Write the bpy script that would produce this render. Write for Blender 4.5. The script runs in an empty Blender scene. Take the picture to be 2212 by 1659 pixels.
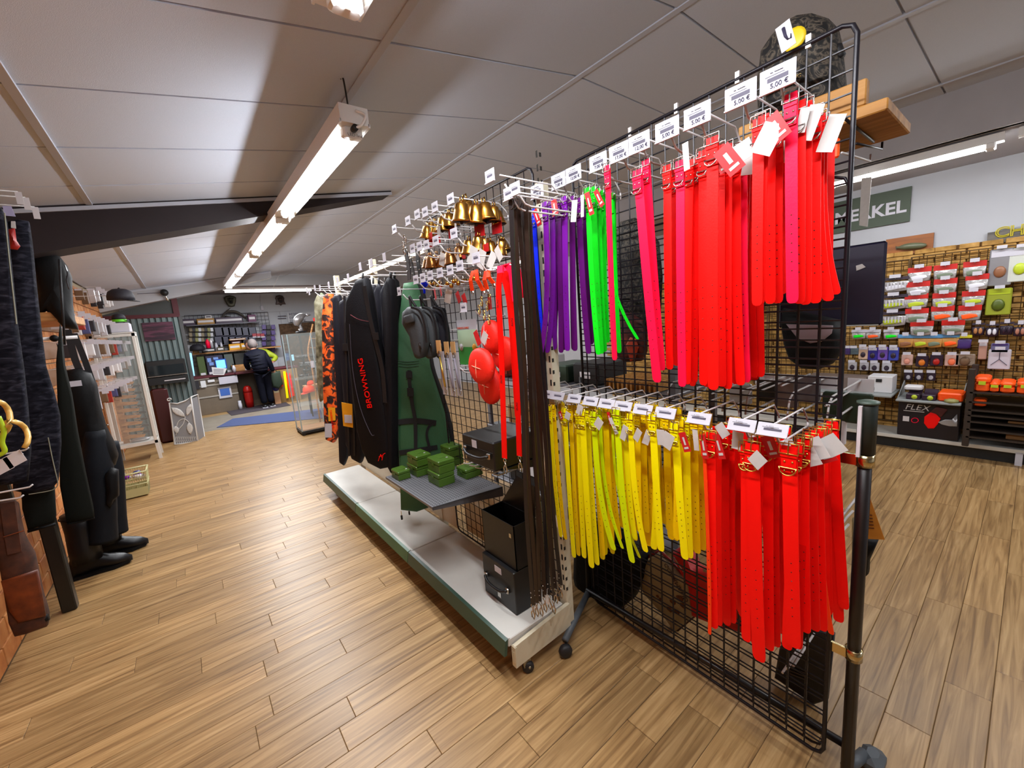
import bpy, math, random
from math import pi, sin, cos, radians, sqrt
from mathutils import Vector, Matrix, noise
random.seed(7)
sc = bpy.context.scene
COL = sc.collection
# ---------------------------------------------------------------- camera, world, lights, exposure
W, HH, F, CX, CY, EYE = 2212, 1659, 890.0, 1106.0, 829.5, 1.5
def _basis():
    Y = Vector((395-CX, 745-CY, F)).normalized()
    p = Vector((1395-CX, 745-78.7-CY, F))
    n = Y.cross(p).normalized()
    if n.y > 0: n = -n
    return Y.cross(n), Y, n                     # world X, Y, Z seen in camera axes (right, down, forward)
_X, _Y, _Z = _basis()
RIGHT, DOWN, FWD = [Vector((_X[i], _Y[i], _Z[i])) for i in range(3)]
cam = bpy.data.objects.new('camera', bpy.data.cameras.new('camera')); COL.objects.link(cam)
cam.data.sensor_width = 36.0; cam.data.lens = F/W*36.0; cam.data.clip_start = 0.02; cam.data.clip_end = 60
cam.matrix_world = Matrix(((RIGHT.x, -DOWN.x, -FWD.x, 0), (RIGHT.y, -DOWN.y, -FWD.y, 0), (RIGHT.z, -DOWN.z, -FWD.z, EYE), (0, 0, 0, 1)))
sc.camera = cam
wd = bpy.data.worlds.new('world'); sc.world = wd; wd.use_nodes = True
wd.node_tree.nodes['Background'].inputs[0].default_value = (0.95, 0.97, 1, 1)
wd.node_tree.nodes['Background'].inputs[1].default_value = 0.25
def area(name, loc, sx, sy, power, rot=(0, 0, 0), color=(1, .975, .94), spread=pi):
    l = bpy.data.lights.new(name, 'AREA'); l.shape = 'RECTANGLE'; l.size = sx; l.size_y = sy
    l.energy = power; l.color = color; l.spread = spread
    o = bpy.data.objects.new(name, l); COL.objects.link(o); o.location = loc; o.rotation_euler = rot
    o['kind'] = 'helper'
    return o
# the light each tube batten gives (the battens themselves are built below, at the same places)
LC = (.93, .96, 1.0)
def tube_light(x, y0, y1, z, p, along='y'):     # a bare tube throws light down and to both sides
    c, L = (y0+y1)/2, y1-y0
    area('batten_light', (x, c, z), .02, L, p*L*.5, (0, 0, 0), LC)
    for s in (-1, 1): area('batten_light', (x+s*.008, c, z+.01), .02, L, p*L*.32, (0, s*radians(-78), 0), LC)
for y0, y1 in ((2.05, 3.55), (3.75, 5.2), (5.4, 6.9), (7.1, 8.5)): tube_light(.76, y0, y1, 2.37, 22)
tube_light(.5, -.2, 1.24, 2.37, 23)
area('batten_light', (1.55, 9.6, 2.40), 1.3, .06, 62, color=LC)
for y0, y1 in ((.2, 1.35), (-1.3, .05), (4.9, 6.3)): tube_light(4.55, y0, y1, 2.39, 12)
tube_light(2.9, -2.4, -.9, 2.6, 34)  # added fill light, out of view behind the camera
sc.view_settings.view_transform = 'Standard'; sc.view_settings.look = 'None'
sc.view_settings.gamma = 1.0; sc.view_settings.use_curve_mapping = False
sc.view_settings.exposure = 0.78
sc.cycles.use_denoising = True
sc.cycles.max_bounces = 8; sc.cycles.transparent_max_bounces = 16
sc.cycles.sample_clamp_indirect = 6.0; sc.cycles.caustics_reflective = False; sc.cycles.caustics_refractive = False

# ---------------------------------------------------------------- points on real planes
def ray(px, py): return (RIGHT*(px-CX) + DOWN*(py-CY) + FWD*F)
O = Vector((0, 0, EYE))
def PX(px, py, x): d = ray(px, py); return O + d*(x/d.x)
def PY(px, py, y): d = ray(px, py); return O + d*(y/d.y)
def PZ(px, py, z): d = ray(px, py); return O + d*((z-EYE)/d.z)
PNX, PNK = 1.3667, .0537                          # the grid stand's plane: x = PNX + PNK*y
def PP(px, py, off=0.0): d = ray(px, py); t = (PNX+off)/(d.x-PNK*d.y); return O + d*t
def PV(px, py, pt, ang):                          # vertical plane through pt, normal at angle ang
    n = Vector((cos(ang), sin(ang), 0)); d = ray(px, py)
    return O + d*((Vector(pt)-O).dot(n)/d.dot(n))

# ---------------------------------------------------------------- materials
def lin(c):
    if isinstance(c, str): c = [int(c[i:i+2], 16)/255 for i in (0, 2, 4)]
    return tuple((v/12.92 if v <= .04045 else ((v+.055)/1.055)**2.4) for v in c[:3]) + (1,)
MATS = {}
def M(name, col, rough=.5, metal=0, var=0.0, scale=20, emit=0, bump=0, bscale=60, spec=None, alpha=1, trans=0, coat=0, stretch=None):
    if name in MATS: return MATS[name]
    m = bpy.data.materials.new(name); m.use_nodes = True; nt = m.node_tree; b = nt.nodes['Principled BSDF']
    c = lin(col); b.inputs['Base Color'].default_value = c
    b.inputs['Roughness'].default_value = rough; b.inputs['Metallic'].default_value = metal
    if spec is not None: b.inputs['Specular IOR Level'].default_value = spec
    if coat: b.inputs['Coat Weight'].default_value = coat
    if trans: b.inputs['Transmission Weight'].default_value = trans; b.inputs['IOR'].default_value = 1.1
    if alpha < 1: b.inputs['Alpha'].default_value = alpha
    if emit: b.inputs['Emission Color'].default_value = c; b.inputs['Emission Strength'].default_value = emit
    if var or bump:
        tc = nt.nodes.new('ShaderNodeTexCoord'); mp = nt.nodes.new('ShaderNodeMapping')
        nt.links.new(tc.outputs['Object'], mp.inputs[0])
        if stretch: mp.inputs['Scale'].default_value = stretch
    if var:
        n = nt.nodes.new('ShaderNodeTexNoise'); n.inputs['Scale'].default_value = scale; n.inputs['Detail'].default_value = 4
        nt.links.new(mp.outputs[0], n.inputs['Vector'])
        r = nt.nodes.new('ShaderNodeMapRange'); r.inputs[1].default_value = .3; r.inputs[2].default_value = .7
        r.inputs[3].default_value = 1-var; r.inputs[4].default_value = 1+var
        nt.links.new(n.outputs[0], r.inputs[0])
        mx = nt.nodes.new('ShaderNodeVectorMath'); mx.operation = 'SCALE'; mx.inputs[0].default_value = c[:3]
        nt.links.new(r.outputs[0], mx.inputs['Scale']); nt.links.new(mx.outputs[0], b.inputs['Base Color'])
    if bump:
        n2 = nt.nodes.new('ShaderNodeTexNoise'); n2.inputs['Scale'].default_value = bscale; n2.inputs['Detail'].default_value = 3
        nt.links.new(mp.outputs[0], n2.inputs['Vector'])
        bp = nt.nodes.new('ShaderNodeBump'); bp.inputs['Strength'].default_value = bump; bp.inputs['Distance'].default_value = .01
        nt.links.new(n2.outputs[0], bp.inputs['Height']); nt.links.new(bp.outputs[0], b.inputs['Normal'])
    MATS[name] = m; return m
def M_ramp(name, stops, scale=8, rough=.6, kind='noise', stretch=(1, 1, 1), bump=0, detail=5, rnd=False, dist=0, spec=None):
    if name in MATS: return MATS[name]
    m = bpy.data.materials.new(name); m.use_nodes = True; nt = m.node_tree; b = nt.nodes['Principled BSDF']
    b.inputs['Roughness'].default_value = rough
    if spec is not None: b.inputs['Specular IOR Level'].default_value = spec
    tc = nt.nodes.new('ShaderNodeTexCoord'); mp = nt.nodes.new('ShaderNodeMapping'); mp.inputs['Scale'].default_value = stretch
    src = tc.outputs['Object']
    if rnd:
        oi = nt.nodes.new('ShaderNodeObjectInfo'); ad = nt.nodes.new('ShaderNodeVectorMath'); ad.operation = 'ADD'
        sm = nt.nodes.new('ShaderNodeVectorMath'); sm.operation = 'SCALE'; sm.inputs[0].default_value = (37, 53, 11)
        nt.links.new(oi.outputs['Random'], sm.inputs['Scale']); nt.links.new(src, ad.inputs[0]); nt.links.new(sm.outputs[0], ad.inputs[1]); src = ad.outputs[0]
    nt.links.new(src, mp.inputs[0])
    if kind == 'voronoi':
        n = nt.nodes.new('ShaderNodeTexVoronoi'); n.inputs['Scale'].default_value = scale; out = n.outputs['Distance']
    else:
        n = nt.nodes.new('ShaderNodeTexNoise'); n.inputs['Scale'].default_value = scale; n.inputs['Detail'].default_value = detail
        n.inputs['Distortion'].default_value = dist; out = n.outputs[0]
    nt.links.new(mp.outputs[0], n.inputs['Vector'])
    cr = nt.nodes.new('ShaderNodeValToRGB'); nt.links.new(out, cr.inputs[0])
    e = cr.color_ramp.elements
    while len(e) < len(stops): e.new(.5)
    for k, (p, c) in enumerate(stops): e[k].position = p; e[k].color = lin(c)
    if rnd:
        hs = nt.nodes.new('ShaderNodeHueSaturation'); mr = nt.nodes.new('ShaderNodeMapRange'); mr.inputs[3].default_value = .86; mr.inputs[4].default_value = 1.14
        nt.links.new(oi.outputs['Random'], mr.inputs[0]); nt.links.new(mr.outputs[0], hs.inputs['Value'])
        nt.links.new(cr.outputs[0], hs.inputs['Color']); nt.links.new(hs.outputs[0], b.inputs['Base Color'])
    else: nt.links.new(cr.outputs[0], b.inputs['Base Color'])
    if bump:
        bp = nt.nodes.new('ShaderNodeBump'); bp.inputs['Strength'].default_value = bump; bp.inputs['Distance'].default_value = .01
        nt.links.new(out, bp.inputs['Height']); nt.links.new(bp.outputs[0], b.inputs['Normal'])
    MATS[name] = m; return m

# ---------------------------------------------------------------- mesh builder
class MB:
    def __init__(s): s.v = []; s.f = []; s.smooth = []
    def add(s, vs, fs, smooth=False):
        o = len(s.v); s.v += [Vector(v) for v in vs]; s.f += [tuple(i+o for i in f) for f in fs]; s.smooth += [smooth]*len(fs); return s
    def box(s, a, b):
        (x0, y0, z0), (x1, y1, z1) = a, b
        x0, x1 = min(x0, x1), max(x0, x1); y0, y1 = min(y0, y1), max(y0, y1); z0, z1 = min(z0, z1), max(z0, z1)
        return s.add([(x0, y0, z0), (x1, y0, z0), (x1, y1, z0), (x0, y1, z0), (x0, y0, z1), (x1, y0, z1), (x1, y1, z1), (x0, y1, z1)],
                     [(0, 3, 2, 1), (4, 5, 6, 7), (0, 1, 5, 4), (1, 2, 6, 5), (2, 3, 7, 6), (3, 0, 4, 7)])
    def obox(s, c, ex, ey, ez):                  # oriented box: centre and three half axes
        c, ex, ey, ez = map(Vector, (c, ex, ey, ez))
        vs = [c+ex*a+ey*b+ez*d for d in (-1, 1) for a, b in ((-1, -1), (1, -1), (1, 1), (-1, 1))]
        return s.add(vs, [(0, 3, 2, 1), (4, 5, 6, 7), (0, 1, 5, 4), (1, 2, 6, 5), (2, 3, 7, 6), (3, 0, 4, 7)])
    def bbox(s, a, b, r=.006):                   # box with bevelled edges
        (x0, y0, z0), (x1, y1, z1) = a, b; cx, cy, cz = (x0+x1)/2, (y0+y1)/2, (z0+z1)/2
        hx, hy, hz = abs(x1-x0)/2, abs(y1-y0)/2, abs(z1-z0)/2; r = min(r, hx*.9, hy*.9, hz*.9)
        rings = []
        for z, q in ((-hz, r), (-hz+r, 0), (hz-r, 0), (hz, r)):
            X, Y = hx-q, hy-q
            rings.append([(cx+a*X-(r*(1 if a > 0 else -1) if k else 0)*1, cy+b*Y-(0 if k else r*(1 if b > 0 else -1)), cz+z)
                          for a, b, k in ((1, -1, 0), (1, 1, 0), (1, 1, 1), (-1, 1, 1), (-1, 1, 0), (-1, -1, 0), (-1, -1, 1), (1, -1, 1))])
        n = 8; vs = [p for R in rings for p in R]; fs = []
        for i in range(3):
            for k in range(n): fs.append((i*n+k, i*n+(k+1) % n, (i+1)*n+(k+1) % n, (i+1)*n+k))
        fs.append(tuple(range(n-1, -1, -1))); fs.append(tuple(range(3*n, 4*n)))
        return s.add(vs, fs)
    def tube(s, pts, r, n=6, closed=False, cap=True, flat=1.0):
        pts = [Vector(p) for p in pts]; N = len(pts); rr = r if hasattr(r, '__len__') else [r]*N
        rings = []; prev = None
        for i, p in enumerate(pts):
            if closed: t = pts[(i+1) % N]-pts[i-1]
            else: t = pts[min(i+1, N-1)]-pts[max(i-1, 0)]
            if t.length < 1e-9: t = Vector((0, 0, 1))
            t.normalize()
            if prev is None:
                a = Vector((0, 0, 1)) if abs(t.z) < .9 else Vector((1, 0, 0)); u = t.cross(a).normalized()
            else:
                u = prev - t*prev.dot(t)
                u = u.normalized() if u.length > 1e-6 else t.orthogonal().normalized()
            prev = u; w = t.cross(u)
            rings.append([p + (u*cos(2*pi*k/n)+w*sin(2*pi*k/n)*flat)*rr[i] for k in range(n)])
        vs = [p for R in rings for p in R]; fs = []
        for i in range(N if closed else N-1):
            j = (i+1) % N
            for k in range(n): fs.append((i*n+k, i*n+(k+1) % n, j*n+(k+1) % n, j*n+k))
        if cap and not closed: fs.append(tuple(range(n-1, -1, -1))); fs.append(tuple(range((N-1)*n, N*n)))
        return s.add(vs, fs, n > 5)
    def lathe(s, prof, c=(0, 0, 0), n=16, axis=(0, 0, 1), cap=True):
        c = Vector(c); ax = Vector(axis).normalized(); u = ax.orthogonal().normalized() if abs(ax.z) < .99 else Vector((1, 0, 0)); w = ax.cross(u)
        vs = [c+ax*h+(u*cos(2*pi*k/n)+w*sin(2*pi*k/n))*r for r, h in prof for k in range(n)]; fs = []
        for i in range(len(prof)-1):
            for k in range(n): fs.append((i*n+k, i*n+(k+1) % n, (i+1)*n+(k+1) % n, (i+1)*n+k))
        if cap:
            if prof[0][0] > 1e-6: fs.append(tuple(range(n-1, -1, -1)))
            if prof[-1][0] > 1e-6: fs.append(tuple(range((len(prof)-1)*n, len(prof)*n)))
        return s.add(vs, fs, True)
    def prism(s, poly, d):                       # 3D polygon swept by vector d
        poly = [Vector(p) for p in poly]; d = Vector(d); n = len(poly)
        return s.add(poly+[p+d for p in poly], [tuple(range(n-1, -1, -1)), tuple(range(n, 2*n))]+[(i, (i+1) % n, n+(i+1) % n, n+i) for i in range(n)])
    def pillow(s, poly, nrm, t, inset=.12, smooth=True):   # soft flat body: outline in a plane, bulging both ways along nrm
        poly = [Vector(p) for p in poly]; n = len(poly); c = sum(poly, Vector())/n; N = Vector(nrm).normalized()
        def ring(k, off):
            out = []
            for p in poly:
                d = p-c; L = max(d.length, 1e-6); out.append(c+d*max(0, 1-k/ L)+N*off)
            return out
        rings = [ring(inset*1.6, -t*.5), ring(inset*.6, -t*.42), ring(inset*.15, -t*.25), poly, ring(inset*.15, t*.25), ring(inset*.6, t*.42), ring(inset*1.6, t*.5)]
        vs = [p for R in rings for p in R]; fs = []
        for i in range(6):
            for k in range(n): fs.append((i*n+k, i*n+(k+1) % n, (i+1)*n+(k+1) % n, (i+1)*n+k))
        fs.append(tuple(range(n-1, -1, -1))); fs.append(tuple(range(6*n, 7*n)))
        return s.add(vs, fs, smooth)
    def ball(s, c, r, n=10, m=6, sc_=(1, 1, 1)):
        c = Vector(c); vs = [c+Vector((0, 0, -r*sc_[2]))]
        for i in range(1, m):
            a = -pi/2+pi*i/m
            for k in range(n): vs.append(c+Vector((r*cos(a)*cos(2*pi*k/n)*sc_[0], r*cos(a)*sin(2*pi*k/n)*sc_[1], r*sin(a)*sc_[2])))
        vs.append(c+Vector((0, 0, r*sc_[2]))); fs = [(0, 1+(k+1) % n, 1+k) for k in range(n)]
        for i in range(m-2):
            for k in range(n): fs.append((1+i*n+k, 1+i*n+(k+1) % n, 1+(i+1)*n+(k+1) % n, 1+(i+1)*n+k))
        L = len(vs)-1; fs += [(1+(m-2)*n+k, 1+(m-2)*n+(k+1) % n, L) for k in range(n)]
        return s.add(vs, fs, True)
    def strap(s, pts, wvec, t=.0025, round_end=True):       # flat band along pts, half width vector(s) wvec
        pts = [Vector(p) for p in pts]; N = len(pts); wv = [Vector(w) for w in wvec] if isinstance(wvec, list) else [Vector(wvec)]*N
        vs = []; 
        for i, p in enumerate(pts):
            tg = (pts[min(i+1, N-1)]-pts[max(i-1, 0)]).normalized(); nn = tg.cross(wv[i]).normalized()*t/2
            k = (1.0, .93, .72, .38)[max(0, i-(N-4))] if round_end else 1.0
            vs += [p-wv[i]*k-nn, p+wv[i]*k-nn, p+wv[i]*k+nn, p-wv[i]*k+nn]
        fs = [(3, 2, 1, 0), tuple(4*(N-1)+j for j in range(4))]
        for i in range(N-1):
            for k in range(4): fs.append((4*i+k, 4*i+(k+1) % 4, 4*i+4+(k+1) % 4, 4*i+4+k))
        return s.add(vs, fs)
    def xf(s, mtx): s.v = [mtx @ v for v in s.v]; return s
    def mesh(s, name, mat, off=(0, 0, 0)):
        me = bpy.data.meshes.new(name); off = Vector(off)
        me.from_pydata([tuple(v-off) for v in s.v], [], s.f); me.materials.append(mat)
        me.polygons.foreach_set('use_smooth', s.smooth); me.update()
        return me
    def build(s, name, mat, parent=None, **kw):
        if not s.v: return None
        if parent is None:
            zs = min(v.z for v in s.v); n = len(s.v); c = sum(s.v, Vector())/n; off = Vector((c.x, c.y, zs))
        else:
            off = origin(parent)
        o = bpy.data.objects.new(name, s.mesh(name, mat, off)); COL.objects.link(o)
        if parent is None: o.location = off
        else: o.parent = parent
        ORG[o] = off
        for k, v in kw.items(): o[k] = v
        return o
ORG = {}
def origin(o): return ORG.get(o, Vector(o.location))
def tag(o, label=None, cat=None, group=None, kind=None):
    if label: o['label'] = label
    if cat: o['category'] = cat
    if group: o['group'] = group
    if kind: o['kind'] = kind
    return o
def thing(name, label, cat, loc=(0, 0, 0), group=None, kind=None):
    o = bpy.data.objects.new(name, None); COL.objects.link(o); o.location = loc; o.empty_display_size = .05
    ORG[o] = Vector(loc); return tag(o, label, cat, group, kind)
def lone(mb, name, mat, label, cat, group=None): return tag(mb.build(name, mat), label, cat, group)
def struct(mb, name, mat, parent=None):
    o = mb.build(name, mat, parent)
    if parent is None: o['kind'] = 'structure'
    return o
def inst(src, name, parent, loc, rot=(0, 0, 0), scale=None):   # a part sharing mesh data
    o = bpy.data.objects.new(name, src); COL.objects.link(o); o.parent = parent
    o.location = Vector(loc)-(origin(parent) if parent else Vector()); o.rotation_euler = rot
    if scale: o.scale = scale
    ORG[o] = Vector(loc)
    return o
def text(body, loc, xd, yd, size, mat, parent, name='lettering', depth=.0005, align='LEFT', shear=0, outline=0, bold=0):
    c = bpy.data.curves.new(name, 'FONT'); c.body = body; c.size = size; c.extrude = depth; c.align_x = align; c.shear = shear; c.offset = bold
    if outline: c.fill_mode = 'NONE'; c.bevel_depth = outline; c.extrude = 0
    t0 = bpy.data.objects.new(name, c); me = bpy.data.meshes.new_from_object(t0); bpy.data.objects.remove(t0); me.name = name
    me.materials.clear(); me.materials.append(mat); o = bpy.data.objects.new(name, me); COL.objects.link(o); o.parent = parent
    xd = Vector(xd).normalized(); yd = Vector(yd); yd = (yd-xd*yd.dot(xd)).normalized(); z = xd.cross(yd); p = Vector(loc)-origin(parent)
    o.matrix_local = Matrix(((xd.x, yd.x, z.x, p.x), (xd.y, yd.y, z.y, p.y), (xd.z, yd.z, z.z, p.z), (0, 0, 0, 1)))
    return o
def bez(pts, n=8):                               # smooth curve through points (Catmull-Rom)
    pts = [Vector(p) for p in pts]; out = []
    for i in range(len(pts)-1):
        p0, p1, p2, p3 = pts[max(i-1, 0)], pts[i], pts[i+1], pts[min(i+2, len(pts)-1)]
        for k in range(n):
            t = k/n; out.append(.5*((2*p1)+(p2-p0)*t+(2*p0-5*p1+4*p2-p3)*t*t+(3*p1-p0-3*p2+p3)*t**3))
    return out+[pts[-1]]
U = random.uniform
# ================================================================ THE ROOM
def ceil_z(x): return 2.818 if x >= 1.978 else 2.818-(1.978-x)*.1588
XL, XR, YF, YB = -.92, 5.5, 12.0, -3.0
m_floorbase = M('floor_joint', '5e4428', .7)
m_plank = M_ramp('oak_vinyl_plank', [(.3, '785a38'), (.44, '95744a'), (.56, 'a78558'), (.74, 'bb9a6c')], scale=3.0, rough=.36, stretch=(.75, 15, 1), detail=12, rnd=True, dist=1.1, bump=.08, spec=.45)
m_ceil = M('ceiling_tile', 'c2c9d8', .9, var=.03, scale=300, bump=.12, bscale=350)
m_tee = M('ceiling_grid', 'b8bcc8', .6)
m_white = M('white_plaster', 'aeb0b6', .85, var=.03, scale=3)
m_dark = M('dark_beam', '1c0f14', .6, var=.15, scale=10)
fl = MB().box((XL-.3, YB, -.05), (XR+.3, YF+.2, -.004)); floor = struct(fl, 'floor', m_floorbase)
# planks run crosswise (world X), 12 cm wide
PW = .12
rows = []
for r in range(int((YB+1.2)/PW), int(YF/PW)+1):
    y = r*PW-.005; off = ((r*7919) % 97)/97*.9; x = XL-off
    while x < XR:
        L = .88 if (r*31+int(x*10)) % 5 else .62
        a, b = max(x, XL), min(x+L, XR)
        if b-a > .02: rows.append((a, b, y))
        x += L
def near(q):
    x, y = (q[0]+q[1])/2, q[2]; c = Vector((x, y, 0))-O; z = c.dot(FWD)
    if z < .3: return 1e3+y*y
    px, py = CX+F*c.dot(RIGHT)/z, CY+F*c.dot(DOWN)/z
    pen = 0 if (-200 < px < 2400 and py < 1900) else 500
    return z+pen
rows.sort(key=near)
pm = {}
far = MB()
for i, (a, b, y) in enumerate(rows):
    L = round(b-a, 3); g = .0007
    if i < 300:
        if L not in pm: pm[L] = MB().bbox((-L/2+g, -PW/2+g, -.004), (L/2-g, PW/2-g, 0.0), .0015).mesh('plank', m_plank)
        p = inst(pm[L], 'plank', floor, ((a+b)/2, y+PW/2, 0))
    else: far.box((a+g, y+g, -.004), (b-g, y+PW-g, 0))
o = far.build('plank_field', M_ramp('oak_vinyl_far', [(.3, '785a38'), (.44, '95744a'), (.56, 'a78558'), (.74, 'bb9a6c')], scale=3.6, rough=.36, stretch=(1.2, 12, 1), detail=6, bump=.05, spec=.45), floor); o['kind'] = 'stuff'
struct(MB().box((XL, 8.7, .0005), (2.6, 10.4, .0015)), 'floor_strip', M_ramp('grey_vinyl', [(.3, '6e6558'), (.7, '948a7c')], scale=6, rough=.4, stretch=(1, 8, 1)), floor)

# ceiling: a board carrying tile pieces and tees
ce = MB()
pts = [(XL-.2, ceil_z(XL-.2)), (1.978, 2.818), (4.46, 2.818)]
ce.prism([(x, YB, z+.02) for x, z in pts]+[(x, YB, z+.08) for x, z in reversed(pts)], (0, YF-YB, 0))
ceiling = struct(ce, 'ceiling', m_tee)
SL = math.atan(.1588)
cols = []
xs = [1.978-1.155*k for k in range(4)]
for x1, x0 in zip(xs, xs[1:]+[None]):
    if x0 is None: break
    cols.append((x0, x1, True))
cols += [(xs[3]-.0, xs[3]+0, None)]
cols = [(max(XL, a), b, s) for a, b, s in cols if s]
cols = [(XL, -.332, True), (-.332, .823, True), (.823, 1.978, True), (1.978, 3.02, False), (3.02, 4.22, False), (4.22, 4.46, False)]
tm = {}
y0 = .51-.6*6
for ci, (a, b, s) in enumerate(cols):
    k = (1/cos(SL)) if s else 1; wd_ = (b-a)*k-.028
    for r in range(24):
        ya = y0+r*.6
        if ya > YF-.1: break
        if ci not in tm: tm[ci] = MB().box((-wd_/2, -.294, -.002), (wd_/2, .294, .012)).mesh('tile', m_ceil)
        xc = (a+b)/2; zc = (ceil_z(a)+ceil_z(b))/2
        inst(tm[ci], 'tile', ceiling, (xc, ya+.3, zc+.004+U(-.0012, .0012)), (U(-.002, .002), -SL if s else 0, 0))
# longitudinal tees (slightly proud)
for x in (-.332, .823, 1.978, 3.02, 4.22):
    MB().box((x-.016, YB, ceil_z(x)-.006), (x+.016, YF, ceil_z(x)+.02)).build('trim_tee', m_tee, ceiling)
# walls
m_brick = M_ramp('orange_brick', [(.3, '9a5424'), (.5, 'b8733a'), (.8, 'c89660')], scale=9, rough=.75, rnd=True, bump=.2)
m_joint = M('brick_joint', '9a8a72', .9)
wl = struct(MB().box((XL-.25, YB, 0), (XL-.012, YF, 2.5)), 'wall_left', m_joint)
bk = MB().bbox((-.012, -.105, -.05), (.0, .105, .05), .003).mesh('brick', m_brick)
n = 0; rest = MB()
cells = []
for r in range(21):
    for c in range(-4, 50):
        y = c*.22+(.11 if r % 2 else 0)+.5
        if y > 9.2: continue
        cells.append((y, .055+r*.11))
cells.sort(key=lambda q: abs(q[0]-3.4) if q[0] > 1.8 else 50)
for y, z in cells:
    if n < 300: inst(bk, 'brick', wl, (XL, y, z)); n += 1
    else: rest.box((XL-.012, y-.105, z-.05), (XL, y+.105, z+.05))
o = rest.build('brickwork', m_brick, wl); o['kind'] = 'stuff'
wf = struct(MB().box((XL-.3, YF, 0), (XR+.3, YF+.15, 2.9)), 'wall_far', m_white)
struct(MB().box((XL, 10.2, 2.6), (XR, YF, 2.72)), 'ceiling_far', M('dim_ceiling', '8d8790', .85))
struct(MB().box((XL, 10.18, 2.6), (XR, 10.2, 2.85)), 'trim_far', m_white)
MB().box((.2, YF-.006, 2.14), (2.3, YF, 2.146)).build('panel_joint', M('joint_grey', '8a8688', .8), wf)  # thin grey line along the joint between wall panels
MB().box((2.05, YF-.006, .3), (2.056, YF, 2.14)).build('panel_joint', MATS['joint_grey'], wf)
wb = struct(MB().box((XL-.3, YB-.15, 0), (XR+.3, YB, 2.9)), 'wall_back', m_white)
wr = struct(MB().box((XR, YB, 0), (XR+.2, YF, 2.9)), 'wall_right', m_white)
struct(MB().box((4.46, YB, 2.50), (XR+.1, YF, 2.62)), 'ceiling_soffit', M('soffit', 'aeacb0', .85, var=.03, scale=4))
struct(MB().box((4.44, YB, 2.50), (4.50, YF, 2.85)), 'beam_right', M('soffit_face', 'aaa8ac', .8, var=.05, scale=4))
# stone brick facing of the right wall, behind the wire grid
m_stone = M_ramp('tan_stone_brick', [(.2, '6b4c20'), (.45, 'a67c3c'), (.7, 'c49a58'), (.9, 'd8b67c')], scale=14, rough=.85, rnd=True, bump=.3)
fac = struct(MB().box((XR-.02, YB, .1), (XR, 4.2, 1.84)), 'wall_right_facing', M('stone_joint', '6b4a22', .95))
sb = [MB().bbox((-.016, -.066+q, -.0205), (0, .066-q, .0205), .004).mesh('brick', m_stone) for q in (0, .006, -.002)]
cells = []
for r in range(39):
    for c in range(-20, 32):
        cells.append((c*.137+(.068 if r % 2 else 0)+U(-.006, .006), .13+r*.0445))
cells.sort(key=lambda q: abs(q[0]-.45) + (0 if q[1] > .1 else 1))
rest = MB()
for i, (y, z) in enumerate(cells):
    if i < 300: inst(random.choice(sb), 'brick', fac, (XR-.02-U(0, .006), y, z))
    else: rest.box((XR-.036-U(0, .006), y-.064, z-.0195), (XR-.018, y+.064, z+.0195))
o = rest.build('brickwork', M_ramp('tan_stone_far', [(.2, '6b4c20'), (.4, '9a7236'), (.6, 'bd9450'), (.85, 'd8b67c')], scale=9, rough=.85, bump=.3), fac); o['kind'] = 'stuff'

# tapered portal haunches
def haunch(name, y, th, lo, mat, trim):
    pts = [(XL-.1, ceil_z(XL-.1)+.02)]+[lo[0], lo[1], lo[2]]
    poly = [(x, y, z) for x, z in lo]+[(lo[-1][0], y, ceil_z(lo[-1][0])+.03), (lo[0][0], y, ceil_z(lo[0][0])+.03)]
    b = struct(MB().prism(poly, (0, th, 0)), name, mat)
    x0, x1 = lo[0][0], lo[-1][0]
    MB().prism([(x0, y-.012, ceil_z(x0)-.01), (x1, y-.012, ceil_z(x1)-.01), (x1, y-.012, ceil_z(x1)-.035), (x0, y-.012, ceil_z(x0)-.035)], (0, .012, 0)).build('trim_strip', m_tee, b)
haunch('beam_front', 3.9, .22, [(XL, 2.045), (-.54, 2.152), (.146, 2.328), (1.77, 2.763)], m_dark, True)
haunch('beam_rear', 9.0, .25, [(XL, 2.09), (-.536, 2.175), (.63, 2.416), (1.5, 2.62)], m_white, True)

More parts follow.
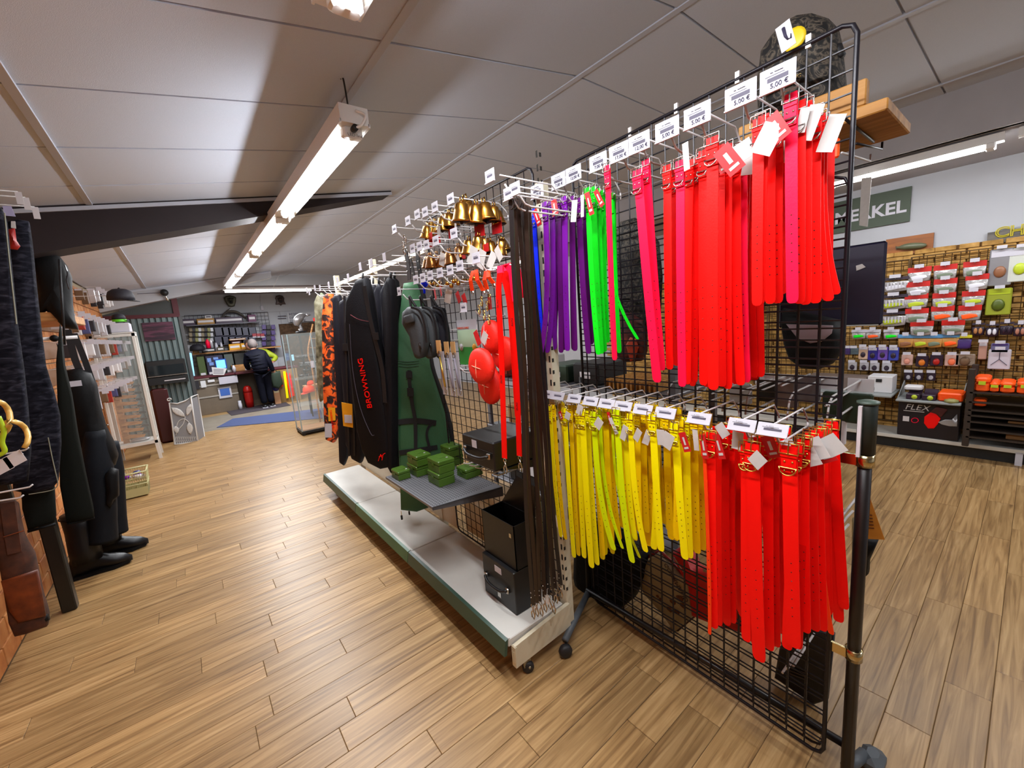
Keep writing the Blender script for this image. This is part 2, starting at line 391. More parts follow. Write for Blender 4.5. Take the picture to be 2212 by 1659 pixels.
# ---------------------------------------------------------------- light battens
m_tube = M('lit_tube', 'fffdf6', .4, emit=9)
m_lamp = M('lamp_housing', 'e8e6e4', .35)
m_clip = M('clip_grey', '8c8a8c', .4, metal=.6)
m_cable = M('black_cable', '181818', .5)
def batten_run(x, spans, zt, label, w=.13, gearz=.075, cable=None, group=None, wire=True):
    y0, y1 = spans[0][0], spans[-1][1]
    t = thing('light_batten', label, 'ceiling light', (x, (y0+y1)/2, zt), group)
    h = MB().box((x-w/2, y0, zt+.0), (x+w/2, y1, zt+gearz)); h.build('housing', m_lamp, t)
    for sx in (-1, 1): MB().box((x+sx*w/2-.004, y0, zt-.006), (x+sx*w/2+.004, y1, zt+.012)).build('rim', m_lamp, t)
    for a, b in spans:
        prof = [(cos(q)*.036, sin(q)*.036) for q in [pi+pi*k/8 for k in range(9)]]
        d = MB(); d.prism([(x+u, a+.09, zt-.004+v) for u, v in prof], (0, b-a-.16, 0)); dd = d.build('tube', m_tube, t)
        for yy in (a+.06, b-.07): MB().bbox((x-.045, yy-.025, zt-.045), (x+.045, yy+.025, zt+.002), .008).build('end_cap', m_lamp, t)
    yy = y0-.002
    if cable:
        MB().tube(bez([(x-.02, yy+.06, ceil_z(x)), (x-.01, yy+.05, zt+.2), (x, yy+.06, zt+gearz)]), .004).build('supply_cable', m_cable, t)
        MB().tube(bez([(x+.01, yy, zt+.055), (x+.04, yy-.03, zt+.03), (x+.02, yy-.02, zt-.01), (x-.005, yy+.0, zt-.02)]), .006, n=8).build('white_flex', m_lamp, t)
        MB().lathe([(.014, 0), (.014, .03)], (x-.005, yy-.01, zt-.02), axis=(0, 1, 0)).build('grommet', m_cable, t)
        text('LED line', (x-.03, yy+.029, zt-.044), (1, 0, 0), (0, .2, 1), .02, m_clip, t)
    return t
batten_run(.76, [(1.97, 3.6), (3.68, 5.25), (5.33, 6.9), (6.98, 8.6)], 2.42, 'long white ceiling batten with four lit tubes in line, running down the aisle', cable=True)
batten_run(.5, [(-.3, 1.33)], 2.42, 'single lit tube batten directly overhead, cut off at the top of the photo')
batten_run(4.55, [(.22, 1.25)], 2.435, 'lit tube batten above the stone wall behind the grid stand top', w=.07, gearz=.05)
batten_run(4.55, [(-1.3, .16)], 2.435, 'lit tube batten at the right edge, next after the long one above the tackle wall', w=.07, gearz=.05)
batten_run(4.55, [(4.9, 6.3)], 2.435, 'far lit tube batten above the right wall, glimpsed behind the bells', w=.07, gearz=.05)
batten_run(2.9, [(-2.4, -.9)], 2.64, 'added fill tube batten on the ceiling, unseen behind the viewer', w=.07, gearz=.05)  # unseen housing added around the fill light
bt = thing('light_batten', 'crosswise lit tube batten near the counter, under the far ceiling', 'ceiling light', (1.5, 9.6, 2.45))
MB().box((.75, 9.55, 2.46), (2.35, 9.65, 2.5)).build('housing', m_lamp, bt)
MB().tube([(.78, 9.6, 2.44), (2.3, 9.6, 2.44)], .028, n=10).build('tube', m_tube, bt)
MB().tube([(1.6, 9.6, 2.5), (1.75, 9.6, 2.76)], .004).build('supply_cable', m_lamp, bt)
# ================================================================ GRID STAND WITH COLLARS
m_blk = M('black_wire', '1b1820', .35, metal=.3)
m_blkp = M('black_post', '1a1414', .35, var=.1, scale=30)
m_chr = M('chrome', 'c8c6c2', .22, metal=1)
m_gold = M('brass_plated', 'd8b65a', .28, metal=1)
m_wht = M('white_wire', 'cac6c6', .4)
m_card = M('card_white', 'c0bec8', .6)
m_cardg = M('card_grey', 'd6d2d6', .5)
m_ink = M('print_grey', '4c4858', .7)
m_inkd = M('print_dark', '2a2440', .7)
m_tagw = M('paper_tag_white', 'c6c2c0', .7, var=.04, scale=40)
m_tagr = M('red_tag', 'c3141c', .45)
m_clear = M('clear_plastic', 'dcdcdc', .2, alpha=.35)

def grid_panel(parent, pl, s0, s1, z0, z1, pitch, r, mat, frame_r, hside, vname='upright_wire', nv=None):
    """pl(s,z,off) -> point on the panel; wires are stuff-free: each wire is a part"""
    corner = .03
    fr = [pl(s0, z0+corner), pl(s0, z1-corner), pl(s0+corner*.3, z1-corner*.3), pl(s0+corner, z1), pl(s1-corner, z1), pl(s1-corner*.3, z1-corner*.3), pl(s1, z1-corner), pl(s1, z0+corner), pl(s1-corner*.3, z0+corner*.3), pl(s1-corner, z0), pl(s0+corner, z0), pl(s0+corner*.3, z0+corner*.3)]
    MB().tube(fr, frame_r, 8, closed=True).build('frame', mat, parent)
    k = s0+pitch
    while k < s1-pitch*.4:
        MB().tube([pl(k, z0), pl(k, z1)], r, 5).build('upright_wire', mat, parent); k += pitch
    z = z1-pitch
    while z > z0+pitch*.4:
        MB().tube([pl(s0, z, hside), pl(s1, z, hside)], r, 5).build('cross_wire', mat, parent); z -= pitch
gs = thing('grid_stand', 'tall black wire grid display stand carrying the dog collars, free end toward the viewer', 'display stand', (1.42, .8, 0))
pnl = lambda off: (lambda s, z, o=0: Vector((PNX+PNK*s+off+o, s, z)))
def sub(name, parent): return parent
gp = MB().tube([pnl(0)(.33, .05), pnl(0)(.33, .06)], .004, 5)
grid_panel(gs, pnl(0), .318, 1.30, .05, 2.145, .0527, .0026, m_blk, .006, .004)
gs2 = thing('display_grid', 'second black wire grid panel standing back to back behind the collar stand', 'display stand', (1.46, .8, 0))
grid_panel(gs2, pnl(.014), .324, 1.31, .062, 1.80, .0532, .0026, m_blk, .004, -.004)
MB().tube([(1.405, .262, .03), (1.405, .262, 1.20)], .0165, 14).build('post', m_blkp, gs)
MB().lathe([(.0215, -.14), (.0215, -.005), (.018, 0)], (1.405, .262, 1.205), 16).build('post_cap', M('cap_green', '1c2420', .5), gs)
MB().lathe([(.025, -.006), (.025, 0), (.012, .004)], (1.405, .262, 1.209), 16).build('cap_rim', M('cap_rim', '4a5a50', .4), gs)
MB().tube([(PNX+.06, .262, .10), (PNX+.05, 1.33, .10)], .013, 10).build('base_bar', m_blkp, gs)
MB().box((1.372, .268, 1.06), (1.384, .276, 1.20)).build('label_strip', m_cardg, gs)
for z in (1.045, .445):
    MB().lathe([(.0165, -.017), (.0215, -.017), (.0215, .017), (.0165, .017)], (1.405, .262, z), 16).obox((1.395, .292, z), (.004, 0, 0), (0, .022, 0), (0, 0, .015)).build('clamp', M('clamp_gold', 'c9b78a', .18, metal=1), gs)
m_foot = M('foot_slate', '4c5258', .5)
MB().tube([(1.40, .262, .045), (1.50, .24, .035)], .018, 8).build('foot', m_foot, gs)
MB().bbox((1.47, .19, 0), (1.55, .25, .05), .015).build('caster', m_foot, gs)
MB().tube([(1.43, 1.33, .06), (1.46, 1.33, 1.2)], .013, 10).build('rear_post', m_blkp, gs)
MB().tube([(1.45, 1.335, .095), (1.12, 1.2, .07)], .016, 8).build('rear_foot', m_foot, gs)
MB().lathe([(.0, -.016), (.024, -.016), (.03, -.008), (.03, .008), (.024, .016), (0, .016)], (1.11, 1.19, .03), 16, axis=(.4, 1, 0)).build('rear_caster', M('rubber_black', '1c1c20', .5), gs)
for s in (.42, .60, .80, .99): 
    p = pnl(0)(s, 2.15); MB().obox(p, (.004, 0, 0), (0, .006, 0), (0, 0, .016)).build('cable_tie', m_wht, gs)

# hooks
def hook_mesh(L, up, mat_r=.0032, double=True):
    m = MB()
    m.tube([(0, 0, -.012), (0, 0, .012)], .003, 6)
    m.tube([(0, 0, 0), (-.04, 0, 0), (-L+.045, 0, 0), (-L+.02, 0, .006), (-L+.0, 0, .03)], .0032, 7)
    if double: m.tube([(0, 0, .012), (-.012, 0, .03), (-.045, 0, up), (-L-.018, 0, up)], .0026, 6)
    return m.mesh('prong', m_wht)
H27 = hook_mesh(.24, .062); H24 = hook_mesh(.26, .055); HS = hook_mesh(.16, .0, double=False)
cardmesh = {}
def card_mesh(w, h):
    k = (w, h)
    if k not in cardmesh:
        a = MB().bbox((-.0012, -w/2, -h/2), (.0012, w/2, h/2), .001).obox((-.002, 0, -h/2), (.003, 0, 0), (0, w/2, 0), (0, 0, .0015)).mesh('price_card', m_card)
        b = MB().box((-.0016, -w*.30, -h*.1), (-.0013, w*.28, h*.08)).box((-.0016, -w*.2, h*.14), (-.0013, w*.34, h*.17)).mesh('print', m_ink)
        cardmesh[k] = (a, b)
    return cardmesh[k]
def hook(y, xb, zrod, L, up, label, group, w=.062, h=.042, mesh=None, price=None, cat='display hook', rot=0, tilt=.0, printed=True):
    t = thing('display_hook', label, cat, (xb, y, zrod), group)
    p = inst(mesh or H27, 'prong', t, (xb, y, zrod))
    if w:
        a, b = card_mesh(w, h); pos = Vector((xb-L-.019, y, zrod+up-h*.35))
        c = inst(a, 'price_card', t, pos, (0, tilt, 0))
        if printed:
            inst(b, 'print', c, pos)
        if price:
            text(price, pos+Vector((-.0022, w*.2, -h*.36)), (0, -1, 0), (0, 0, 1), h*.28, m_inkd, t, 'price')
            text('~ ~~~', pos+Vector((-.0022, w*.2, h*.22)), (0, -1, 0), (0, 0, 1), h*.2, m_inkd, t, 'logo')
    return t
UPY = [.396, .476, .585, .673, .766, .842, .927, 1.042, 1.12, 1.243]
UPP = ['5,00 €', '5,00 €', '5,00 €', '5,00 €', '12,00 €', '17,00 €', '7,00 €', '12,00 €', '7,00 €', '7,00 €']
ORD = ['first', 'second', 'third', 'fourth', 'fifth', 'sixth', 'seventh', 'eighth', 'ninth', 'tenth', 'eleventh', 'twelfth']
for i, y in enumerate(UPY):
    w = min(.078, .072)
    hook(y, PNX+PNK*y-.003, 1.938, .245, .062, f'white wire hook with price card, {ORD[i]} from free end, upper collar row', 'upper row collar hooks', w, .05, H27, UPP[i])
LOY = [.391, .466, .586, .697, .78, .861, .935, 1.013, 1.10, 1.195, 1.267, 1.375]
for i, y in enumerate(LOY):
    hook(y, PNX+PNK*y-.003, 1.125, .245, .062, f'white wire hook with price card, {ORD[i]} from free end, lower collar row', 'lower row collar hooks', .07, .034, H27, {0: '12,90 €', 1: '5,90 €', 2: '12,90 €'}.get(i), tilt=.5)

# collars -------------------------------------------------------
CM = {}
def cmat(n):
    c = {'red': ('ff0a06', 0), 'redd': ('ea0604', 0), 'pink': ('ff0c40', 0), 'orange': ('ff4310', 0), 'yellow': ('fff000', 0), 'amber': ('ffd800', 0), 'lime': ('d8f000', 0),
         'green': ('0ce01c', 0), 'purple': ('60106e', 0), 'violet': ('74149a', 0), 'blue': ('0a2cff', 0), 'white': ('efe6d6', 0)}[n][0]
    return M('strap_'+n, c, .5, spec=.22, bump=.05, bscale=180)
def buckle(w, r=.0017):
    m = MB(); a, b = w/2+.004, .013
    m.tube([(-a, 0, b), (a, 0, b), (a, -.003, -b), (-a, -.003, -b)], r, 6, closed=True)
    m.tube([(0, 0, b+.001), (0, -.006, 0), (0, -.005, -b-.002)], r*.85, 5)
    return m
def dring(w, r=.0016):
    m = MB(); pts = [(cos(a)*w*.55, -.008-.004*sin(-a), sin(a)*w*.55) for a in [pi+pi*k/8 for k in range(9)]]
    m.tube(pts+[(w*.55, -.006, 0), (-w*.55, -.006, 0)], r, 6, closed=True)
    return m
BK = {}
def parts_for(w, metal):
    k = (w, metal.name)
    if k not in BK:
        rv = MB()
        BK[k] = (buckle(w).mesh('buckle', metal), dring(w).mesh('d_ring', metal),
                 MB().lathe([(.0026, 0), (.0022, .0012), (0, .0018)], (0, 0, 0), 8, axis=(0, -1, 0)).mesh('rivet', metal))
    return BK[k]
NC = 0
def collar(top, bot, color, w=.025, label='', group='', metal=None, curve=0.0, yaw=0.0, dring_=True, holes=True, full=True, tape=0):
    """top/bot in world; hangs from its buckle, strap in the plane facing the aisle"""
    global NC; NC += 1
    metal = metal or m_chr; top = Vector(top); bot = Vector(bot); N = 12
    t = thing('dog_collar', label, 'dog collar', top, group)
    wv = Vector((sin(yaw), -cos(yaw), 0))*w/2; fn = Vector((-cos(yaw), -sin(yaw), 0))
    pts = []
    for i in range(N+1):
        k = i/N; p = top.lerp(bot, k)
        d = (bot-top); hor = Vector((d.x, d.y, 0)); p = p-hor*k+hor*(k*(1-curve)+curve*k**3)
        pts.append(p+fn*(.004*sin(k*pi)))
    e = pts.pop(); dv = (e-pts[-1]); L_ = dv.length
    if L_ > w: pts.append(e-dv*(w*.62/L_)); pts.append(e-dv*(w*.3/L_)); pts.append(e-dv*(w*.1/L_)); pts.append(e)
    else: pts.append(e)
    mt = cmat(color)
    st = MB().strap(pts, wv, .0026).build('strap', mt, t)
    # folded-over end behind the buckle
    f = MB().strap([top+fn*.003+Vector((0, 0, .006)), top+fn*.005+Vector((0, 0, -.02)), top+fn*.005+Vector((0, 0, -.062))], wv*.98, .003, False)
    f.build('fold', mt, t)
    rz = (0, 0, -pi/2+yaw)
    bk, dr, rv = parts_for(w, metal)
    inst(bk, 'buckle', t, top+fn*.006, rz)
    if full:
        MB().strap([top+fn*.0075+wv*1.05+Vector((0, 0, -.018)), top+fn*.0075-wv*1.05+Vector((0, 0, -.018))], (0, 0, .004), .002, False).build('keeper', mt, t)
        if dring_: inst(dr, 'd_ring', t, top+fn*.004+Vector((0, 0, -.048)), rz)
        for q in (-.25, .25):
            for zz in (-.034, -.058): inst(rv, 'rivet', t, top+fn*.0068+wv*q*2+Vector((0, 0, zz)), rz)
    if holes:
        hm = MB()
        for k in range(7):
            j = N-2-k*.55; a = int(j); p = pts[a].lerp(pts[min(a+1, N)], j-a)
            hm.lathe([(.0016, 0), (.0016, .0004)], p+fn*.0014, 6, axis=tuple(fn))
        h = hm.build('punched_holes', M('hole_dark', '5a0a0a' if color in ('red', 'pink', 'redd') else '3a3420', .8), t); h['kind'] = 'stuff'
    return t
def paper(px, py, w, h, ang, x, mat, parent, name='paper_tag', yaw=0, txt=None):
    c = PX(px, py, x); yv = Vector((sin(yaw), -cos(yaw), 0)); zv = Vector((0, 0, 1)); a = radians(ang)
    u = (yv*cos(a)+zv*sin(a)); v = (zv*cos(a)-yv*sin(a)); n = u.cross(v)
    o = MB().obox(c, u*w/2, v*h/2, n*.0004).build(name, mat, parent)
    if txt:
        k = 1 if n.dot(Vector((-1, 0, 0))) > 0 else -1
        MB().obox(c+Vector((-.001, 0, 0))-v*h*.3, u*w*.3, v*h*.05, n*.0004).obox(c+Vector((-.001, 0, 0))+v*h*.05, u*w*.12, v*h*.2, n*.0004).build('print', m_tagw if mat is m_tagr else m_ink, parent)
    return o
def bunch(spec, label, group, metal=None, w=.025, fill=(0, .02, None), grp=None):
    out = []
    for s in spec:
        (x, tx, ty, bx, by, color) = s[:6]; kw = s[6] if len(s) > 6 else {}
        xb = kw.pop('xb', x); ww = kw.pop('w', w)
        lb = kw.pop('label', label)
        if s is spec[0] and lb == label and label: lb = 'frontmost '+label
        T = PX(tx, ty, x); B = PX(bx, by, xb)
        out.append((collar(T, B, color, ww, lb, None if lb != label else group, metal, **kw), tx, ty, x))
    n, dx, cols_ = fill
    src = spec[0]
    for k in range(n):
        s = spec[k % len(spec)]; x = max(q[0] for q in spec)+dx*(k+1)
        T = PX(s[1], s[2], s[0]); B = PX(s[3], s[4], s[0])
        T = Vector((x, T.y+U(-.006, .006), T.z+U(-.006, .004))); B = Vector((x+U(-.01, .01), B.y+U(-.02, .02), B.z+U(-.02, .03)))
        out.append((collar(T, B, cols_ or s[5], w, label, group, metal, full=False, holes=False, yaw=U(-.3, .3)), 0, 0, x))
    return out
ALL = {}
R_, P_ = 'red', 'pink'
ALL['A'] = bunch([(1.15, 1710, 208, 1712, 655, P_), (1.19, 1742, 228, 1740, 658, R_), (1.22, 1762, 243, 1762, 655, R_, dict(curve=.3)), (1.17, 1728, 225, 1727, 656, 'redd'),
  (1.27, 1776, 262, 1805, 636, R_, dict(curve=.9)), (1.25, 1770, 255, 1790, 650, R_, dict(curve=.9))], 'bright red plastic dog collar on the upper hook nearest the free end', 'collars on the first upper hook', fill=(3, .022, R_))
ALL['B'] = bunch([(1.15, 1650, 255, 1640, 660, R_), (1.18, 1664, 262, 1664, 656, R_), (1.2, 1680, 262, 1680, 655, 'redd'), (1.14, 1640, 262, 1636, 660, R_)],
  'bright red plastic dog collar on the second upper hook from the free end', 'collars on the second upper hook', fill=(4, .03, R_))
ALL['C'] = bunch([(1.14, 1540, 302, 1541, 842, R_, dict(w=.03)), (1.18, 1520, 330, 1520, 832, R_), (1.2, 1572, 318, 1572, 840, R_), (1.22, 1590, 322, 1600, 832, R_, dict(curve=.5)),
  (1.24, 1604, 322, 1612, 826, P_, dict(curve=.4)), (1.19, 1556, 320, 1560, 835, 'redd'), (1.26, 1612, 330, 1590, 830, 'redd', dict(curve=.6)), (1.21, 1530, 330, 1528, 836, 'redd')],
  'red plastic dog collar in the biggest upper bunch, third hook from the free end', 'collars on the third upper hook', fill=(8, .012, R_))
ALL['D'] = bunch([(1.14, 1470, 352, 1474, 835, P_), (1.18, 1490, 352, 1484, 830, R_), (1.2, 1505, 346, 1500, 826, 'redd', dict(curve=.5, w=.02)), (1.22, 1515, 346, 1496, 834, R_, dict(curve=.7, w=.02))],
  'pinkish red plastic dog collar on the fourth upper hook from the free end', 'collars on the fourth upper hook', fill=(4, .02, R_))
bunch([(1.14, 1378, 372, 1420, 826, P_, dict(w=.03, label='wide hot pink dog collar hanging slanted, big buckle, on the fifth upper hook')),
       (1.17, 1396, 350, 1430, 800, P_, dict(label='hot pink dog collar slanting behind the widest slanted one on the fifth upper hook')),
       (1.2, 1442, 362, 1447, 798, R_, dict(label='single red dog collar with square buckle between the slanted pink pair and the red bunches')),
       (1.24, 1455, 372, 1462, 790, 'redd', dict(label='dark red dog collar half hidden behind the single red one in the upper row'))], '', '')
bunch([(1.13, 1313, 362, 1328, 778, P_, dict(w=.02, label='single pinkish red dog collar hanging just beside the green ones', curve=.6))], '', '')
ALL['G'] = bunch([(1.14, 1270, 410, 1293, 766, 'green', dict(curve=.8)), (1.18, 1282, 408, 1300, 764, 'green', dict(curve=.5)), (1.2, 1292, 412, 1306, 760, 'green'), (1.23, 1300, 416, 1312, 740, 'green', dict(curve=.5))],
  'neon green plastic dog collar in the green bunch of the upper row', 'green collars', w=.022, fill=(2, .03, 'green'))
bunch([(1.26, 1304, 420, 1378, 733, 'green', dict(curve=1.0, w=.012, label='thin green dog collar whose tip swings out far to the side', full=False))], '', '')
ALL['P'] = bunch([(1.13, 1178, 440, 1168, 766, 'violet', dict(curve=.9)), (1.16, 1192, 435, 1182, 762, 'violet', dict(curve=.8)), (1.18, 1206, 432, 1212, 762, 'purple', dict(curve=.5)), (1.15, 1220, 428, 1226, 758, 'violet'),
  (1.19, 1236, 428, 1242, 758, 'purple'), (1.21, 1250, 432, 1272, 764, 'purple', dict(curve=.7)), (1.2, 1200, 440, 1198, 755, 'violet')],
  'deep purple plastic dog collar in the purple bunch of the upper row', 'purple collars', w=.027, fill=(6, .014, 'purple'))
ALL['Bl'] = bunch([(1.16, 1153, 455, 1172, 745, 'blue', dict(curve=.8)), (1.2, 1162, 455, 1186, 750, 'blue', dict(curve=.8)), (1.24, 1170, 458, 1192, 758, 'blue', dict(curve=.6))],
  'bright blue plastic dog collar in the blue bunch of the upper row', 'blue collars', w=.022, fill=(2, .025, 'blue'))
# lower row
g = m_gold
ALL['La'] = bunch([(1.13, 1706, 968, 1714, 1398, R_, dict(w=.034)), (1.17, 1735, 955, 1740, 1366, R_), (1.2, 1752, 945, 1760, 1362, 'redd'), (1.15, 1722, 965, 1700, 1402, R_), (1.23, 1766, 935, 1776, 1362, R_),
  (1.27, 1778, 930, 1796, 1370, 'orange', dict(curve=1.0, w=.014)), (1.17, 1740, 950, 1722, 1400, 'redd')],
  'long bright red dog collar bunched on the lower hook nearest the free end', 'collars on the first lower hook', metal=g, fill=(7, .014, R_))
ALL['Lb'] = bunch([(1.13, 1626, 962, 1640, 1428, R_, dict(w=.034)), (1.16, 1640, 950, 1632, 1395, R_), (1.18, 1660, 945, 1662, 1404, R_), (1.2, 1672, 940, 1676, 1396, 'redd'), (1.14, 1612, 965, 1612, 1385, R_)],
  'long bright red dog collar bunched on the second lower hook from the free end', 'collars on the second lower hook', metal=g, fill=(6, .018, R_))
ALL['Lc'] = bunch([(1.13, 1535, 938, 1541, 1356, R_, dict(w=.03)), (1.17, 1550, 925, 1552, 1350, R_), (1.2, 1566, 922, 1570, 1350, 'redd'), (1.22, 1578, 925, 1582, 1345, R_), (1.12, 1520, 940, 1533, 1370, 'orange', dict(curve=-1.0, w=.010, full=False))],
  'bright red dog collar bunched on the third lower hook, beside the yellow ones', 'collars on the third lower hook', metal=g, fill=(5, .02, R_))
Y_, A_ = 'yellow', 'amber'
def yl(n): return f'yellow dog collar on the {ORD[n-1]} lower hook from the free end'
ALL['Y4'] = bunch([(1.13, 1458, 918, 1480, 1208, Y_), (1.17, 1482, 905, 1490, 1205, Y_), (1.2, 1500, 905, 1506, 1195, A_), (1.23, 1512, 905, 1518, 1188, A_), (1.16, 1470, 912, 1462, 1165, A_)], yl(4), 'collars on the fourth lower hook', metal=g, fill=(6, .015, A_))
ALL['Y5'] = bunch([(1.13, 1410, 898, 1428, 1190, Y_), (1.16, 1418, 893, 1412, 1186, 'yellow', dict(curve=.9)), (1.2, 1440, 895, 1450, 1165, A_, dict(curve=.5)), (1.22, 1430, 892, 1398, 1150, A_)], yl(5), 'collars on the fifth lower hook', metal=g, fill=(4, .02, A_))
ALL['Y6'] = bunch([(1.13, 1362, 897, 1395, 1192, Y_, dict(curve=.8)), (1.17, 1378, 888, 1382, 1150, A_), (1.2, 1390, 885, 1398, 1150, A_), (1.15, 1350, 892, 1372, 1165, Y_, dict(curve=.6))], yl(6), 'collars on the sixth lower hook', metal=g, fill=(3, .025, A_), w=.022)
ALL['Y7'] = bunch([(1.13, 1333, 888, 1366, 1215, 'lime', dict(curve=.7, label='lime yellow dog collar hanging longest among the yellow ones, tip to one side')), (1.17, 1345, 882, 1358, 1170, A_), (1.2, 1322, 884, 1382, 1205, 'lime', dict(curve=1.0, w=.012))], yl(7), 'collars on the seventh lower hook', metal=g, fill=(3, .025, A_))
ALL['Y8'] = bunch([(1.13, 1283, 892, 1326, 1188, 'lime', dict(curve=.9, label='lime yellow dog collar curving to one side between the yellow bunches')), (1.16, 1296, 886, 1345, 1185, 'lime', dict(curve=1.0, w=.014)), (1.19, 1308, 882, 1322, 1170, A_), (1.22, 1315, 880, 1338, 1165, A_, dict(curve=.6))], yl(8), 'collars on the eighth lower hook', metal=g, fill=(4, .02, A_))
ALL['Y9'] = bunch([(1.13, 1258, 890, 1278, 1226, Y_, dict(w=.028)), (1.16, 1268, 884, 1290, 1220, Y_), (1.19, 1280, 880, 1303, 1200, A_), (1.15, 1250, 890, 1262, 1205, Y_)], yl(9), 'collars on the ninth lower hook', metal=g, fill=(5, .02, Y_))
ALL['Y10'] = bunch([(1.13, 1220, 884, 1240, 1204, Y_), (1.17, 1232, 878, 1250, 1200, A_), (1.2, 1242, 878, 1258, 1185, A_)], yl(10), 'collars on the tenth lower hook', metal=g, fill=(4, .025, A_), w=.022)
ALL['Y11'] = bunch([(1.13, 1188, 880, 1212, 1160, Y_, dict(curve=.7)), (1.17, 1196, 876, 1222, 1165, A_, dict(curve=.6))], yl(11), 'collars on the eleventh lower hook', metal=g, fill=(2, .03, A_), w=.02)
bunch([(1.13, 1163, 874, 1214, 1160, 'white', dict(curve=.95, w=.014, label='narrow off-white dog collar curving outward at the gondola end of the lower row')), (1.16, 1172, 880, 1200, 1140, 'white', dict(curve=.7, w=.024, label='off-white dog collar with punched holes beside the narrow curved one'))], '', '')
# cards on the collars
def cards(key, lst):
    for (px, py, w, h, a, m, x) in lst:
        cs = [c for c in ALL[key] if c[1]]; c = min(cs, key=lambda q: abs(q[1]-px))[0]
        paper(px, py, w, h, a, x, m_tagw if m == 'w' else m_tagr, c, 'paper_tag' if m == 'w' else 'brand_card', yaw=U(-.25, .25), txt=(m == 'r'))
cards('A', [(1795, 288, .032, .075, -18, 'w', 1.2), (1752, 265, .03, .07, -20, 'w', 1.17), (1734, 260, .02, .05, -12, 'w', 1.16)])
cards('B', [(1658, 300, .045, .065, -28, 'w', 1.12), (1678, 275, .035, .065, 28, 'r', 1.125), (1700, 325, .02, .05, 10, 'w', 1.2)])
cards('C', [(1607, 325, .04, .045, 20, 'w', 1.15), (1575, 345, .04, .075, 32, 'r', 1.12), (1560, 352, .022, .05, 15, 'r', 1.14), (1618, 350, .03, .06, -10, 'w', 1.2), (1630, 310, .03, .05, -30, 'w', 1.22)])
cards('D', [(1482, 338, .018, .07, 4, 'w', 1.12)])
cards('G', [(1273, 440, .018, .075, 12, 'r', 1.12), (1294, 428, .018, .06, 25, 'r', 1.14), (1258, 445, .016, .07, -5, 'w', 1.12)])
cards('P', [(1198, 448, .034, .055, 8, 'r', 1.11), (1240, 456, .03, .07, -12, 'w', 1.12)])
cards('Bl', [(1142, 480, .034, .075, -18, 'w', 1.1), (1160, 470, .022, .065, 20, 'r', 1.12)])
cards('La', [(1798, 962, .04, .05, 38, 'w', 1.2), (1778, 972, .034, .065, 30, 'r', 1.2), (1752, 985, .03, .05, 28, 'w', 1.17), (1768, 968, .03, .055, 30, 'w', 1.18)])
cards('Lb', [(1636, 994, .036, .04, -38, 'w', 1.11), (1622, 985, .01, .06, -8, 'w', 1.14), (1665, 965, .03, .06, 20, 'r', 1.15), (1705, 970, .03, .05, 20, 'w', 1.2)])
cards('Lc', [(1520, 965, .02, .07, 10, 'r', 1.11), (1553, 965, .022, .07, 18, 'r', 1.12), (1593, 952, .03, .05, -4, 'w', 1.14), (1560, 930, .03, .04, 40, 'w', 1.14)])
cards('Y4', [(1442, 952, .038, .05, -22, 'w', 1.10), (1479, 955, .022, .06, 18, 'r', 1.12), (1503, 950, .015, .065, 5, 'w', 1.13), (1428, 945, .03, .05, 5, 'w', 1.12)])
cards('Y5', [(1398, 945, .022, .05, -20, 'w', 1.13)])
cards('Y6', [(1377, 940, .025, .045, -30, 'w', 1.12), (1348, 935, .024, .055, -20, 'w', 1.12), (1360, 950, .02, .04, 35, 'w', 1.14)])
cards('Y7', [(1325, 920, .014, .06, 25, 'w', 1.12), (1317, 905, .012, .05, 15, 'r', 1.13)])
cards('Y8', [(1293, 915, .032, .04, -35, 'w', 1.10)])
cards('Y9', [(1252, 885, .026, .038, -20, 'w', 1.12)])
cards('Y10', [(1226, 898, .026, .03, -20, 'w', 1.11), (1211, 897, .02, .032, 25, 'r', 1.12)])
# ================================================================ GONDOLA
m_gwhite = M('gondola_white', 'd0cec8', .45, var=.04, scale=8)
m_cream = M('gondola_cream', 'cfc6ae', .5, var=.04, scale=12)
m_green = M('edge_green', '2f5e3e', .4, var=.15, scale=5)
m_greend = M('edge_green_dark', '2c4a3c', .4)
XB = 1.17
go = thing('gondola_shelf', 'long white low gondola base with green shelf edge on casters beside the aisle', 'shop shelf', (1.2, 2.6, 0))
seams = [1.25, 2.19, 3.13, 4.06]
for i in range(3):
    a, b = seams[i]+.003, seams[i+1]-.003
    MB().bbox((.852, a, .165), (XB, b, .20), .003).build('shelf', m_gwhite, go)
    MB().prism([(.852, a, .205), (.838, a, .20), (.826, a, .135), (.840, a, .135)], (0, b-a, 0)).build('edge_strip', [m_greend, m_green, m_greend][i] if i else m_greend, go)
    MB().box((.86, a, .20), (.853, a+.012, .206)).build('edge_clip', m_gwhite, go)
